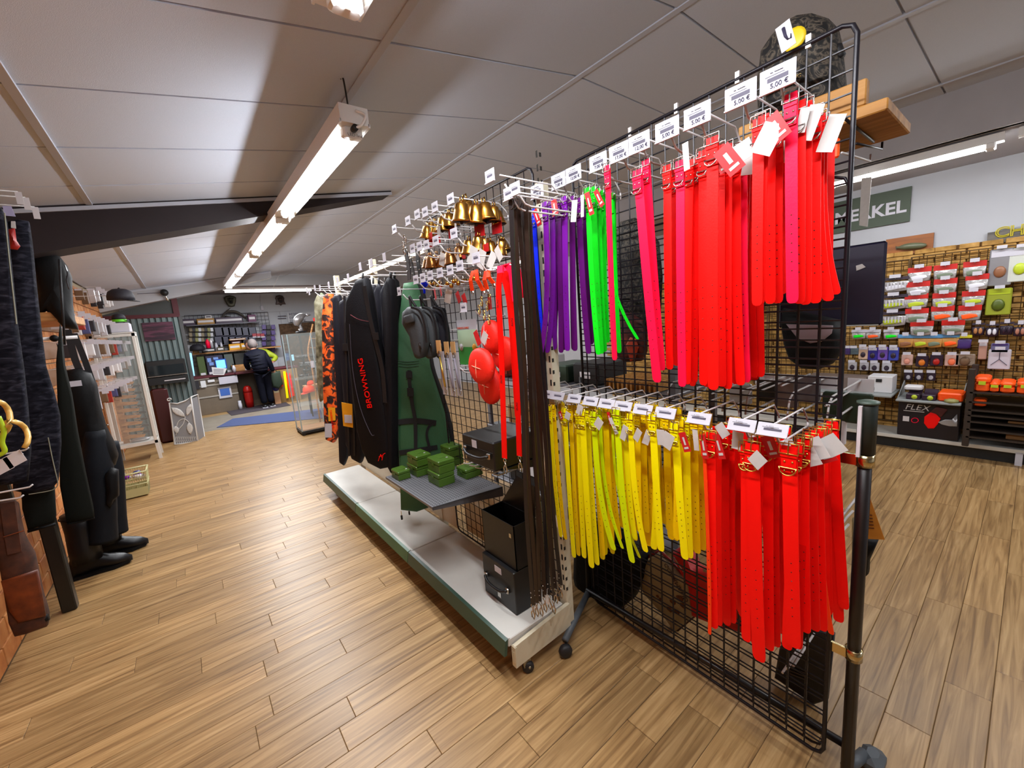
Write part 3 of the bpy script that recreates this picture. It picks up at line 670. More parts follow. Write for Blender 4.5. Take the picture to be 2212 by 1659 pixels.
# end bracket, base legs, casters
MB().prism([(.865, 1.246, .175), (1.19, 1.246, .20), (1.19, 1.246, .085), (.865, 1.246, .075)], (0, -.018, 0)).build('end_bracket', m_cream, go)
MB().box((.862, 1.225, .078), (.872, 1.25, .172)).box((.860, 1.232, .10), (.862, 1.236, .15)).box((.860, 1.241, .10), (.862, 1.245, .15)).build('bracket_cap', m_cream, go)
for y in (2.19, 3.13, 4.05): MB().box((.87, y-.012, .08), (1.19, y+.012, .165)).build('base_bracket', m_cream, go)
cst = MB().lathe([(0, -.012), (.022, -.012), (.026, -.006), (.026, .006), (.022, .012), (0, .012)], (0, 0, .026), 14, axis=(.5, 1, 0)).mesh('caster', M('rubber_black', '1c1c20', .5))
cfk = MB().obox((.008, .0, .055), (.018, 0, 0), (0, .004, 0), (0, 0, .022)).lathe([(.014, .066), (.010, .085)], (0, 0, 0), 10).tube([(.012, -.016, .03), (.012, .016, .03)], .006, 8).mesh('caster_fork', M('zinc', 'b0a890', .35, metal=.9))
for y in (1.245, 2.19, 3.13, 4.03):
    for x in (.925,): inst(cst, 'caster', go, (x+.012, y, 0)); inst(cfk, 'caster_fork', go, (x, y, 0))
m_slot = M('slot_dark', '1e1a16', .8)
for y in (1.262, 2.42, 3.13, 4.06):
    u = MB().box((1.185, y-.022, .08), (1.225, y+.022, .6 if y == 2.42 else 2.02)).build('upright', m_cream, go)
    if y < 2.0:
        sm = MB()
        for k in range(38): sm.box((1.1835, y-.014, .26+k*.05), (1.1852, y-.006, .285+k*.05)).box((1.186, y-.0235, .26+k*.05), (1.196, y-.0218, .275+k*.05))
        o = sm.build('slots', m_slot, u); o['kind'] = 'stuff'
for i in (1, 2): MB().box((1.19, seams[i]+.024, .2), (1.2, seams[i+1]-.024, .62)).build('back_panel', m_cream, go)
MB().box((1.225, 1.3, .2), (1.228, 2.16, .62)).build('back_panel', m_cream, go)
for z in (1.93, 1.5):
    MB().box((1.17, 2.21, z-.014), (1.182, 4.04, z+.014)).build('hook_rail', m_cream, go)
# wire grid hung on the first bay
gg = thing('display_grid', 'black wire grid hung on the near bay of the white gondola behind the bells', 'display stand', (1.18, 1.7, .21))
grid_panel(gg, lambda s, z, o=0: Vector((1.178-o, s, z)), 1.275, 2.185, .21, 2.085, .0527, .0021, m_blk, .005, .004)
# hooks on the gondola (price-card centre in the photo, card size)
def ghook(px, py, L=.25, w=.05, h=.038, xb=XB, up=.06, label='', group='', printed=True, xt=None):
    xt = xb-L-.019
    p = PX(px, py, xt); z = p.z+h*.35-up
    return hook(p.y, xb, z, L, up, label, group, w, h, H24 if L > .2 else HS, None, printed=printed)
BH = {}
for r, (nm, lst) in enumerate((('top', [(973, 430), (939, 447), (918, 458), (901, 463), (881, 477), (852, 495)]), ('middle', [(980, 504), (941, 520), (921, 529), (906, 532), (891, 537)]),
        ('bottom', [(1028, 557), (993, 574), (972, 583), (950, 589), (929, 595), (913, 600), (898, 604)]))):
    for i, (px, py) in enumerate(lst): BH[(r, i)] = ghook(px, py, .26, label=f'white wire hook with price card, {ORD[i]} from the collars in {nm} bell row', group='bell hooks')
ghook(1058, 380, .3, label='white wire hook with price card sticking out highest beside the dark leads', group='lead hooks')
ghook(1098, 418, .26, label='white wire hook holding the dark leather leads at the gondola end', group='lead hooks')
ghook(1112, 408, .26, label='second hook of the dark leather leads at the gondola end', group='lead hooks')
ghook(862, 629, .26, w=.04, h=.04, label='white wire hook with price card carrying the small grey backpacks', group='bag hooks')
ghook(1001, 664, .2, w=.05, label='white wire hook with price card above the red dummies', group='bag hooks')
ghook(908, 722, .24, w=.045, label='white wire hook with price card holding the packed whistles', group='bag hooks')
for i, (px, py) in enumerate([(830, 556), (802, 568), (778, 576), (752, 599), (729, 606), (710, 616), (691, 622), (680, 622), (663, 627), (668, 631)]):
    ghook(px, py, .3, w=.038, h=.042, label=f'white wire hook with small price card, {ORD[i]} from the bells above the gun slips', group='gun slip hooks', printed=False)
for i, (px, py) in enumerate([(958, 798), (965, 806), (972, 812)]): ghook(px, py, .2, w=.0, up=.012, label='empty white wire hook beside the packed whistles', group='empty hooks by whistles')
# row of small empty hooks over the perforated shelf
for i in range(6):
    p = PX(1000+i*13, 1006+i*5, .96); t = thing('display_hook', 'small empty white hook in the row over the green boxes', 'display hook', (XB, p.y, p.z), 'small hooks over the perforated shelf')
    MB().tube([(XB-.005, p.y, p.z), (.99, p.y, p.z), (.965, p.y, p.z+.012)], .0035, 6).build('prong', m_wht, t)

# bells -------------------------------------------------------
m_brass = M('bell_brass', 'c08a3c', .25, metal=1, var=.12, scale=30)
m_cop = M('bell_copper', 'a8703c', .3, metal=1, var=.15, scale=30)
def bell_meshes(s, mat):
    b = MB().lathe([(.30*s, 1.0*s), (.38*s, .93*s), (.44*s, .55*s), (.56*s, .12*s), (.62*s, 0), (.58*s, 0), (.40*s, .5*s), (.32*s, .88*s)], (0, 0, 0), 18, cap=False)
    b.lathe([(0, .96*s), (.30*s, 1.0*s)], (0, 0, 0), 18)
    for v in b.v: v.x *= .85
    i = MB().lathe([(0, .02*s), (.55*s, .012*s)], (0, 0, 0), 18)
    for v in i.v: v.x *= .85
    k = MB().tube([(0, -.1*s, 1.0*s), (0, -.1*s, 1.3*s), (0, .1*s, 1.3*s), (0, .1*s, 1.0*s)], .05*s, 6)
    c = MB().ball((0, 0, -.02*s), .12*s, 8, 5)
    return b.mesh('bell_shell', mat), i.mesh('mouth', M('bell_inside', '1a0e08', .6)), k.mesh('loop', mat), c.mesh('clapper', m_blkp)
BM = {('b', .07): bell_meshes(.07, m_brass), ('b', .055): bell_meshes(.055, m_brass), ('c', .055): bell_meshes(.055, m_cop), ('b', .04): bell_meshes(.04, m_brass)}
def bell(px, py, x, kind, s, label, group=None, rx=0.0, rz=0.3, card=None):
    p = PX(px, py, x); t = thing('dog_bell', label, 'bell', p, group)
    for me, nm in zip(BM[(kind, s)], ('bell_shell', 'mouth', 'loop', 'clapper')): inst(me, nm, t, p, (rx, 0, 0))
    t.rotation_euler = (0, 0, rz)
    if card: MB().obox(p+Vector((.02, 0, -.015)), (.001, 0, 0), (0, .025, 0), (0, 0, .03)).build('brand_card', m_tagr, t)
    return t
L1 = ['largest brass bell', 'big brass bell just behind the largest', 'big brass bell, third from the aisle end', 'big brass bell beside the dark leads', 'smaller brass bell touching the dark leads']
for i, (px, py, x, s) in enumerate([(997, 480, .92, .07), (1012, 470, .98, .07), (1028, 484, .98, .07), (1052, 478, 1.02, .07), (1066, 478, 1.05, .055), (1078, 486, 1.09, .055)]):
    bell(px, py, x, 'b', s, f'{(L1+["small brass bell last before the dark leads"])[i]} in the top row of bells', None, rx=.12*(-1)**i, card=(i in (2, 4)))
for i, (px, py, x, s) in enumerate([(956, 499, .98, .055), (970, 490, 1.0, .055), (980, 488, 1.04, .055)]):
    bell(px, py, x, 'b', s, 'medium brass bell hanging just aisle-side of the large ones, top row', 'medium bells in the top row', rx=.1, card=i == 1)
for i, (px, py, x) in enumerate([(920, 515, .98), (928, 508, 1.02), (936, 505, 1.06)]):
    bell(px, py, x, 'b', .055, 'pale brass bell with a red card, aisle end of the top row', 'bells at the aisle end of the top row', rx=.3, card=True)
for i, (px, py, x) in enumerate([(932, 580, .96), (924, 580, 1.0), (955, 578, 1.0), (975, 572, .97), (965, 575, 1.03), (995, 560, 1.04), (945, 575, 1.05)]):
    bell(px, py, x, 'c', .055, 'copper coloured bell in the second row, among white paper tags', 'copper bells in the second row', rx=U(-.15, .15))
for i, (px, py, x) in enumerate([(1012, 550, .96), (1030, 542, .98), (1046, 545, 1.02), (1062, 552, 1.05), (1080, 550, 1.08), (1090, 545, 1.1)]):
    bell(px, py, x, 'b', .055, 'small bright brass bell in the second row near the dark leads', 'brass bells in the second row near the leads', rx=U(-.3, .3))
# paper tags by the bells
def loose_tag(px, py, w, h, ang, x, mat=None, label='', group='', yaw=0):
    c = PX(px, py, x); t = thing('price_tag', label, 'tag', c, group)
    paper(px, py, w, h, ang, x, mat or m_tagw, t, 'card', yaw)
    MB().tube([c+Vector((0, 0, h*.4)), c+Vector((.004, 0, h*.4+.03))], .0008, 4).build('string', m_wht, t)
for (px, py, w, h, a) in [(955, 560, .04, .055, -22), (1020, 552, .05, .07, -30), (1040, 560, .05, .07, -28), (1062, 562, .035, .06, -35), (968, 640, .04, .06, -20), (990, 560, .02, .04, 20), (1077, 548, .03, .055, 30), (948, 500, .02, .045, -5), (984, 485, .03, .05, -10)]:
    loose_tag(px, py, w, h, a, .95, None, 'blank white paper tag hanging among the bells on the gondola', 'white tags among the bells', U(-.3, .3))
for (px, py, w, h, a) in [(940, 635, .03, .055, 18), (952, 628, .025, .05, 15), (990, 642, .03, .05, 25), (1003, 646, .03, .045, 20), (930, 510, .04, .03, 0), (1002, 548, .03, .04, -10), (1050, 535, .04, .03, 0), (1058, 655, .035, .05, 0)]:
    loose_tag(px, py, w, h, a, .98, m_tagr, 'small red card hanging among the bells on the gondola', 'red cards among the bells', U(-.3, .3))
# round sleigh bells row
for i in range(26):
    k = i/25; px, py = 926+k*128+U(-3, 3), 618+U(-6, 6)-k*18; x = U(.93, 1.12)
    p = PX(px, py, x); t = thing('jingle_bell', 'small round golden jingle bell with a clip, in the bottom bell row', 'bell', p, 'jingle bells in the bottom row')
    MB().ball(p, .010, 10, 6).build('ball', m_brass, t); MB().tube([p+Vector((0, cos(a)*.006, .016+sin(a)*.008)) for a in [2*pi*j/8 for j in range(8)]], .0013, 5, closed=True).build('ring', m_chr, t)
# snap hooks (orange short straps)
for i, (px, py, px2, py2) in enumerate([(1022, 585, 1020, 628), (1028, 583, 1044, 628), (1050, 585, 1052, 625), (1054, 585, 1066, 612)]):
    a, b = PX(px, py, .94), PX(px2, py2, .94); t = thing('coupling_strap', 'short neon orange strap looped over a clip above the red dummies', 'strap', a, 'orange straps')
    MB().strap([a, a.lerp(b, .5)+Vector((-.01, 0, 0)), b], (0, .012, 0), .003, False).build('strap', cmat('orange'), t)
    MB().tube([b+Vector((0, cos(q)*.008, -.008+sin(q)*.008)) for q in [2*pi*j/8 for j in range(8)]], .002, 5, closed=True).build('ring', m_chr, t)
for (px, py) in [(1040, 650), (1052, 660), (1035, 668), (1058, 645), (1046, 680), (1056, 690)]:
    p = PX(px, py, .98); t = thing('snap_hook', 'gilt snap hook dangling above the red dummies', 'clip', p, 'gilt snap hooks')
    MB().tube([p+Vector((0, cos(q)*.006, .012+sin(q)*.006)) for q in [2*pi*j/8 for j in range(8)]], .0018, 5, closed=True).build('eye', m_gold, t)
    MB().tube([p+Vector(v) for v in ((0, 0, .008), (0, -.004, 0), (0, -.008, -.012), (0, 0, -.022), (0, .007, -.014), (0, .005, -.004))], .0024, 6).build('hook', m_gold, t)

# leather leads at the gondola end --------------------------------
m_lead = M('dark_leather', '2a1c16', .38, var=.15, scale=40, spec=.5)
m_lead2 = M('black_leather', '1d1a1c', .35, var=.1, scale=40)
LD = [(1104, 432, 1150, 1305, .9), (1112, 432, 1158, 1300, .93), (1120, 430, 1176, 1290, .95), (1128, 440, 1186, 1285, .99), (1134, 440, 1168, 1300, .96), (1139, 445, 1200, 1272, 1.02), (1142, 450, 1210, 1262, 1.06), (1130, 436, 1195, 1296, 1.04)]
def clasp(t, p, mat):
    MB().tube([p+Vector((0, cos(q)*.008, -.008+sin(q)*.008)) for q in [2*pi*j/8 for j in range(8)]], .002, 5, closed=True).build('ring', mat, t)
    MB().tube([p+Vector(v) for v in ((0, 0, -.014), (0, -.004, -.03), (0, -.010, -.045), (0, -.004, -.062), (0, .008, -.058), (0, .009, -.04), (0, .003, -.03))], .003, 6).build('snap_hook', mat, t)
for i, (tx, ty, bx, by, x) in enumerate(LD):
    A, B = PX(tx, ty, x), PX(bx, by, x); w = .0085
    t = thing('leather_lead', 'long dark brown leather dog lead hanging to the base at the gondola end', 'dog lead', A, 'leather leads')
    pts = [A.lerp(B, k/8)+Vector((0, .006*sin(k*1.3+i), 0)) for k in range(9)]
    MB().strap(pts, (.002, -w, 0), .0035, False).build('strap', m_lead if i % 3 else m_lead2, t)
    MB().lathe([(.003, 0), (.002, .002), (0, .0025)], B+Vector((-.003, 0, .03)), 8, axis=(-1, 0, 0)).lathe([(.003, 0), (.002, .002), (0, .0025)], B+Vector((-.003, 0, .05)), 8, axis=(-1, 0, 0)).build('rivets', m_chr, t)
    clasp(t, B, M('nickel_warm', 'c8b8a4', .25, metal=1))
    A2 = A+Vector((.0, .0, .0))
    MB().tube([A+Vector((0, sin(q)*.012, -.012+cos(q)*.016)) for q in [2*pi*j/10 for j in range(10)]], .003, 5, closed=True).build('hand_loop', m_lead, t)
for i, (px, py) in enumerate([(1155, 1312), (1152, 1300), (1182, 1296)]):
    loose_tag(px, py, .02, .035, 10*i-10, .93, m_clear, 'small clear plastic tag at the clasps of the leather leads', 'clear tags on the lead clasps')
# red leads
for i, (pts, x, lb) in enumerate([([(1080, 590), (1077, 640), (1083, 760), (1090, 990)], .9, 'bright red nylon dog lead hanging in front of the red dummies'),
                                  ([(1095, 585), (1108, 680), (1117, 830), (1122, 985)], .95, 'bright red nylon dog lead hanging beside the dark leather leads'),
                                  ([(1085, 590), (1098, 640), (1106, 720), (1118, 900)], .98, 'bright red nylon dog lead mostly hidden between the other two red leads')]):
    P3 = bez([PX(a, b, x) for a, b in pts], 5); t = thing('nylon_lead', lb, 'dog lead', P3[0])
    MB().strap(P3, (.002, -.0125, 0), .003, False).build('strap', cmat('red'), t)
    MB().strap([P3[0]+Vector((0, 0, 0)), P3[0]+Vector((.01, .01, .025)), P3[0]+Vector((.03, 0, .03)), P3[0]+Vector((.035, -.02, 0)), P3[0]+Vector((.035, -.03, -.1))], (.004, -.011, 0), .003, False).build('hand_loop', cmat('pink'), t)
    if i < 2: clasp(t, P3[-1], m_chr)
    if i < 2:
        for zz in (.35, .75): 
            q = P3[int(zz*(len(P3)-1))]; text('ROG', q+Vector((-.003, 0, -.04)), (0, 0, 1), (0, 1, 0), .014, M('lead_print', '9a0a10', .5), t, 'print')

# red canvas dummies (flat round)
m_dum = M('dummy_red', 'f4200e', .6, bump=.1, bscale=200)
def dummy(px, py, r, x, label, squash=1.0, cross=True):
    c = PX(px, py, x); t = thing('training_dummy', label, 'dog toy', c, None)
    poly = [c+Vector((0, -cos(a)*r, sin(a)*r*squash*(1.0 if sin(a) > 0 else .95))) for a in [2*pi*k/24 for k in range(24)]]
    MB().pillow(poly, (-1, .15, 0), .05, r*.35).build('body', m_dum, t)
    for d in (Vector((0, 1, .18)), Vector((0, -.12, 1))):
        d.normalize(); n = 10
        MB().tube([c+d*r*.97*cos(pi*k/n)*(squash if d.z > .5 else 1)+Vector((-1, .15, 0))*(.026*sin(pi*k/n)) for k in range(n+1)], .002, 5).build('seam', M('seam_pale', 'f0a488', .6), t)
    return t
dummy(1040, 792, .078, .93, 'round flat red canvas dummy with crossed pale seams, front one')
dummy(1058, 832, .07, .99, 'red canvas dummy hanging lower behind the front round one', 1.25)
dummy(1090, 765, .075, 1.03, 'red canvas dummy partly behind the red leads')
dummy(1062, 728, .055, 1.0, 'upper narrow red canvas dummy with a red card, under the gilt clips', 1.3)
loose_tag(1031, 730, .03, .06, 25, .92, m_tagr, 'red printed card hanging over the front red dummy', None); loose_tag(1046, 730, .035, .05, -35, .93, None, 'white blank tag hanging beside the red card over the front dummy', None)
# hare poster card and packed whistles
po = thing('card_board', 'tall green and white printed card behind the red dummies', 'card', PX(1015, 745, 1.12))
c = PX(1015, 738, 1.12); c2 = c
def pcard(z0, z1, y0, y1, mat, off): MB().box((1.12-off, y0, z0), (1.122, y1, z1)).build('sheet' if off == 0 else 'print', mat, po)
ya, yb = PX(990, 740, 1.12).y, PX(1033, 740, 1.12).y; za, zb = PX(1010, 690, 1.12).z, PX(1010, 788, 1.12).z
pcard(zb, za, yb, ya, m_card, 0)
pcard(zb, zb+(za-zb)*.4, yb+.001, ya-.001, M('poster_green', '3aa84e', .5), .001); pcard(zb+(za-zb)*.4, zb+(za-zb)*.78, yb+.001, ya-.001, M('poster_pale', 'b8d4b4', .5), .001)
text('GUNDOG FAMILY', (1.118, ya-.004, za-.045), (0, -1, 0), (0, 0, 1), .014, M('poster_orange', 'd8552a', .5), po)
MB().lathe([(.018, 0), (.018, .002)], (1.118, ya-.03, zb+.09), 16, axis=(-1, 0, 0)).build('emblem', m_cardg, po)
MB().lathe([(.02, 0), (.012, .004), (0, .006)], (1.118, yb+.035, zb+.09), 7, axis=(-1, 0, 0)).build('flower', M('flower_orange', 'eaa22a', .5), po)
m_kraft = M('kraft_card', 'c89a62', .7)
for i, (px, py, x, lb) in enumerate([(945, 735, .92, 'clear packed whistle with gilt tube, nearest the gun slips'), (962, 738, .96, 'clear packed whistle, second beside the gilt one'), (976, 738, 1.0, 'clear packed whistle nearest the green card')]):
    A = PX(px, py, x); B = PX(px+22, py+118, x); t = thing('packed_whistle', lb, 'packet', A)
    d = (B-A); n = 1
    MB().obox(A.lerp(B, .12), (.002, 0, 0), (0, .02, 0), (0, 0, abs(d.z)*.12)).build('kraft_header', m_kraft, t)
    MB().obox(A.lerp(B, .6), (.002, 0, 0), (0, .02, 0), (0, 0, abs(d.z)*.4)).build('sleeve', M('sleeve_clear', 'c8c4cc', .15, alpha=.45), t)
    MB().tube([A.lerp(B, .3)+Vector((-.004, 0, 0)), A.lerp(B, .85)+Vector((-.004, 0, 0))], .005, 8).build('tube', m_gold if i == 0 else M('lilac_tube', '8c8490', .4), t)
    MB().tube([A.lerp(B, .25)+Vector((-.004, cos(q)*.013, sin(q)*.013)) for q in [2*pi*j/12 for j in range(12)]], .002, 5, closed=True).build('ring', m_chr, t)
    MB().tube([A.lerp(B, .92)+Vector((-.004, cos(q)*.008, sin(q)*.012)) for q in [2*pi*j/12 for j in range(12)]], .002, 5, closed=True).build('small_ring', m_chr, t)

# perforated shelf, green boxes, black cases ------------------------
m_perf = M('perforated_grey', '75757a', .45, metal=.3)
SZ = .655
sh = thing('bracket_shelf', 'grey perforated bracket shelf holding the green plastic boxes', 'shelf', (.98, 1.9, SZ-.03))
c0, c1, c2_, c3 = PZ(833, 1030, SZ), PZ(915, 1085, SZ), PZ(1075, 1040, SZ), PZ(985, 990, SZ)
x0, x1, y1_, y0_ = .795, 1.165, 2.28, 1.52
ya, yb = c1.y, c0.y
ya = 1.70
MB().prism([(x0, ya, SZ), (x1, ya-.06, SZ), (x1, yb, SZ), (x0, yb, SZ)], (0, 0, -.012)).build('shelf_top', m_perf, sh)
MB().prism([(x0, ya, SZ), (x1, ya-.06, SZ), (x1, ya-.06, SZ-.05), (x0, ya, SZ-.015)], (0, .004, 0)).build('side_bracket', M('bracket_dark', '4a4a4e', .5), sh)
pf = MB()
for i in range(24):
    for j in range(40):
        x, y = x0+.012+i*.0152, ya+.01+j*.0148
        if y < yb-.008: pf.lathe([(.0042, 0), (.0042, .0004)], (x, y, SZ), 5)
o = pf.build('perforations', M('perf_dark', '3c3c40', .8), sh); o['kind'] = 'stuff'
m_gbox = M('ammo_green', '44641c', .38, var=.08, scale=15, spec=.5)
def green_box(px, py, z, sx, sy, h, label):     # px,py = nearest lower corner
    p = PZ(px, py, z); t = thing('plastic_box', label, 'box', (p.x+sx/2, p.y+sy/2, z))
    X0, X1, Y0, Y1 = p.x, p.x+sx, p.y, p.y+sy
    MB().bbox((X0, Y0, z), (X1, Y1, z+h*.62), .003).build('body', m_gbox, t)
    MB().bbox((X0-.001, Y0-.001, z+h*.64), (X1+.001, Y1+.001, z+h), .004).build('lid', m_gbox, t)
    MB().bbox((X0-.004, (Y0+Y1)/2-.012, z+h*.5), (X0-.001, (Y0+Y1)/2+.012, z+h*.74), .001).build('latch', m_gbox, t)
    MB().bbox(((X0+X1)/2-.02, (Y0+Y1)/2-.02, z+h), ((X0+X1)/2+.02, (Y0+Y1)/2+.02, z+h+.002), .001).build('lid_ridge', m_gbox, t)
    MB().lathe([(.006, 0), (.006, .0012)], ((X0+X1)/2+.022, (Y0+Y1)/2-.03, z+h), 8).build('sticker', m_card, t)
    return z+h
green_box(862, 1040, SZ, .072, .10, .052, 'small green plastic cartridge box alone at the aisle corner of the shelf')
zt = green_box(902, 1032, SZ, .09, .13, .062, 'green plastic cartridge box under another, left pair of the stacks')
green_box(902, 1010, zt, .09, .13, .062, 'green plastic cartridge box on top of the left pair of stacks')
zt = green_box(950, 1054, SZ, .095, .13, .07, 'green plastic cartridge box at the bottom of the front stack')
green_box(950, 1026, zt, .095, .13, .07, 'green plastic cartridge box on top of the front stack')
zt = green_box(975, 1010, SZ+.0, .09, .11, .062, 'green plastic cartridge box in the rear stack behind the front stack')
green_box(972, 990, zt, .09, .11, .062, 'green plastic cartridge box on top of the rear stack')
green_box(1008, 1037, SZ, .11, .10, .055, 'green plastic cartridge box lying below the small white hooks')
m_case = M('case_black', '101012', .38, bump=.05, bscale=400)
def case_handle(t, x, y0, y1, z, drop=0.012):
    for y in (y0, y1): MB().bbox((x-.012, y-.012, z-.014), (x, y+.012, z+.014), .004).build('clasp', m_chr, t)
    MB().tube(bez([(x-.012, y0, z), (x-.024, (y0*.75+y1*.25), z-drop), (x-.024, (y0*.25+y1*.75), z-drop), (x-.012, y1, z)], 4), .007, 8).build('handle', m_case, t)
cs = thing('carry_case', 'black carrying case with chrome handle on a small shelf beside the red leads', 'case', (1.0, 1.5, .9))
q = PX(1070, 1020, .90)
CY0, CY1 = q.y, PX(1003, 1000, .90).y; CZ0 = q.z; CZ1 = PX(1066, 958, .90).z
MB().bbox((.90, CY0, CZ0), (1.16, CY1, CZ1), .005).build('shell', m_case, cs)
MB().box((.8985, CY0+.004, CZ0+(CZ1-CZ0)*.62), (.9, CY1-.004, CZ0+(CZ1-CZ0)*.635)).build('lid_seam', m_slot, cs)
case_handle(cs, .90, CY0+.03, CY1-.03, CZ0+(CZ1-CZ0)*.5)
MB().box((.8975, (CY0+CY1)/2+.0, CZ1-.045), (.8985, (CY0+CY1)/2+.035, CZ1-.012)).build('label', m_card, cs)
MB().tube([(.89, CY1-.03, CZ0+.07), (.885, CY1-.045, CZ0+.04)], .0015, 5).obox((.885, CY1-.05, CZ0+.03), (.001, 0, 0), (0, .006, 0), (0, 0, .009)).build('key', m_chr, cs)
s2_ = thing('bracket_shelf', 'small black bracket shelf under the closed carrying case', 'shelf', (1.03, 1.45, CZ0-.02))
MB().box((.93, CY0-.005, CZ0-.006), (1.165, CY1+.01, CZ0-.001)).build('shelf_top', m_case, s2_)
MB().prism([(.95, CY0, CZ0-.006), (1.165, CY0, CZ0-.006), (1.165, CY0, CZ0-.05)], (0, .004, 0)).build('side_bracket', m_case, s2_)
# upright open case on the base shelf
cu = thing('carry_case', 'black carrying case standing open and upright on the white gondola base', 'case', (1.03, 1.45, .2))
Ya, Yb = PZ(1122, 1328, .2).y, PZ(1050, 1275, .2).y
zA = PX(1120, 1245, .97).z; zB = PX(1050, 1110, .975).z
MB().bbox((.965, Ya, .2), (1.09, Yb, zA), .003).build('lid', m_case, cu)
xt0, xt1 = .985, 1.11
tm_ = MB(); th = .004
for a, b in (((xt0, Ya, zA), (xt0+th, Yb, zB)), ((xt0, Ya, zA), (xt1, Ya+th, zB)), ((xt0, Yb-th, zA), (xt1, Yb, zB)), ((xt1-th, Ya, zA), (xt1, Yb, zB)), ((xt0, Ya, zA), (xt1, Yb, zA+th))): tm_.box(a, b)
tm_.build('tray', m_case, cu)
MB().prism([(xt1, Ya, zB), (xt1, Yb, zB), (xt1+.01, (Ya+Yb)/2, zB+.16), (xt1+.01, Ya, zB+.14)], (.004, 0, 0)).build('flap', m_case, cu)
case_handle(cu, .965, Ya+.05, Yb-.03, (zA+.2)/2+.0)
MB().box((.9635, (Ya+Yb)/2-.03, zA-.05), (.9645, (Ya+Yb)/2+.02, zA-.02)).build('label', m_card, cu)
MB().box((.983, Ya+.02, zB-.06), (.9845, Ya+.035, zB-.04)).build('stud', m_chr, cu)
MB().box((.963, (Ya+Yb)/2-.012, .23), (.9648, (Ya+Yb)/2+.012, .255)).build('lock', m_chr, cu)

# gun slips and bags -------------------------------------------------
m_slip = M('slip_black', '0d0c11', .7, spec=.2, bump=.15, bscale=150)
m_slipn = M('slip_charcoal', '17161e', .65, spec=.2, bump=.12, bscale=200)
m_webb = M('webbing_black', '0e0d12', .6)
m_gslip = M('slip_green', '34623f', .6, bump=.12, bscale=120, var=.06, scale=6)
m_grey = M('pack_grey', '34373a', .7, bump=.15, bscale=150)
m_orc = M_ramp('orange_camo', [(.35, '120c10'), (.48, '4a1c0c'), (.52, 'f05a10'), (.75, 'ff7a28')], scale=14, rough=.7, detail=3, dist=1.5)
m_khc = M_ramp('khaki_camo', [(.3, '3c3a2a'), (.5, '7a765c'), (.7, 'a6a48c')], scale=18, rough=.8, detail=3)
m_dkc = M_ramp('dark_camo', [(.40, '050405'), (.47, '1c1815'), (.54, '5a5044'), (.62, '0c0908')], scale=20, rough=.75, detail=4, dist=2.5)
def bag(name, label, px_list, x, yaw, t=.05, mat=None, inset=.02, cat='gun slip', y=None, group=None):
    """soft case hanging in a vertical plane through depth x, turned by yaw about z"""
    c = PX(px_list[0][0], px_list[0][1], x) if y is None else PY(px_list[0][0], px_list[0][1], y); ang = pi+yaw
    poly = [PV(px, py, c, ang) for px, py in px_list]
    th = thing(name, label, cat, (c.x, c.y, min(p.z for p in poly)), group); N = Vector((cos(ang), sin(ang), 0))
    MB().pillow(poly, N, t, inset).build('body', mat, th)
    return th, c, N, ang
def on(th, N, c, ang, pxs, off): return [PV(px, py, c+N*off, ang) for px, py in pxs]
def strapon(th, N, c, ang, pxs, off, w, mat, name='strap', t=.004):
    pts = bez(on(th, N, c, ang, pxs, off), 5); side = N.cross(Vector((0, 0, 1)))
    out = []
    for i in range(len(pts)):
        tg = (pts[min(i+1, len(pts)-1)]-pts[max(i-1, 0)]).normalized(); out.append(N.cross(tg).normalized()*w/2)
    return MB().strap(pts, out, t, False).build(name, mat, th)
# khaki, far end
th, c, N, a = bag('gun_slip', 'khaki camouflage folded cover hanging at the far end of the gun slips', [(688, 636), (697, 640), (703, 700), (706, 800), (700, 860), (694, 868), (688, 830), (684, 720), (682, 650)], .98, .6, .05, m_khc)
th, c, N, a = bag('gun_slip', 'second khaki cover behind the far end one', [(694, 632), (704, 640), (708, 720), (709, 830), (702, 855), (697, 800), (695, 700)], 1.06, .6, .04, M('olive_cloth', '5a6048', .8))
rl = thing('red_clip', 'small bright red buckle on the far khaki cover', 'clip', PX(680, 690, .95)); MB().obox(PX(680, 690, .95), (.006, 0, 0), (0, .03, .0), (0, .0, .014)).build('tab', cmat('red'), rl)
# orange camo
th, c, N, a = bag('gun_slip', 'orange and black camouflage gun slip with white tag at the bottom', [(704, 636), (716, 632), (722, 700), (728, 800), (734, 890), (733, 940), (722, 956), (708, 950), (704, 900), (700, 780), (700, 680)], .95, .7, .07, m_orc)
MB().prism(on(th, N, c, a, [(702, 915), (717, 915), (717, 945), (702, 945)], .04), N*.002).build('white_tag', m_card, th)
MB().prism(on(th, N, c, a, [(709, 880), (724, 880), (725, 908), (710, 910)], .045), N*.002).build('brand_label', M('label_amber', 'e8a01a', .5), th)
text('BROWNING', on(th, N, c, a, [(722, 925)], .05)[0], (0, 0, 1), (-.5, .5, 0), .028, cmat('red'), th)
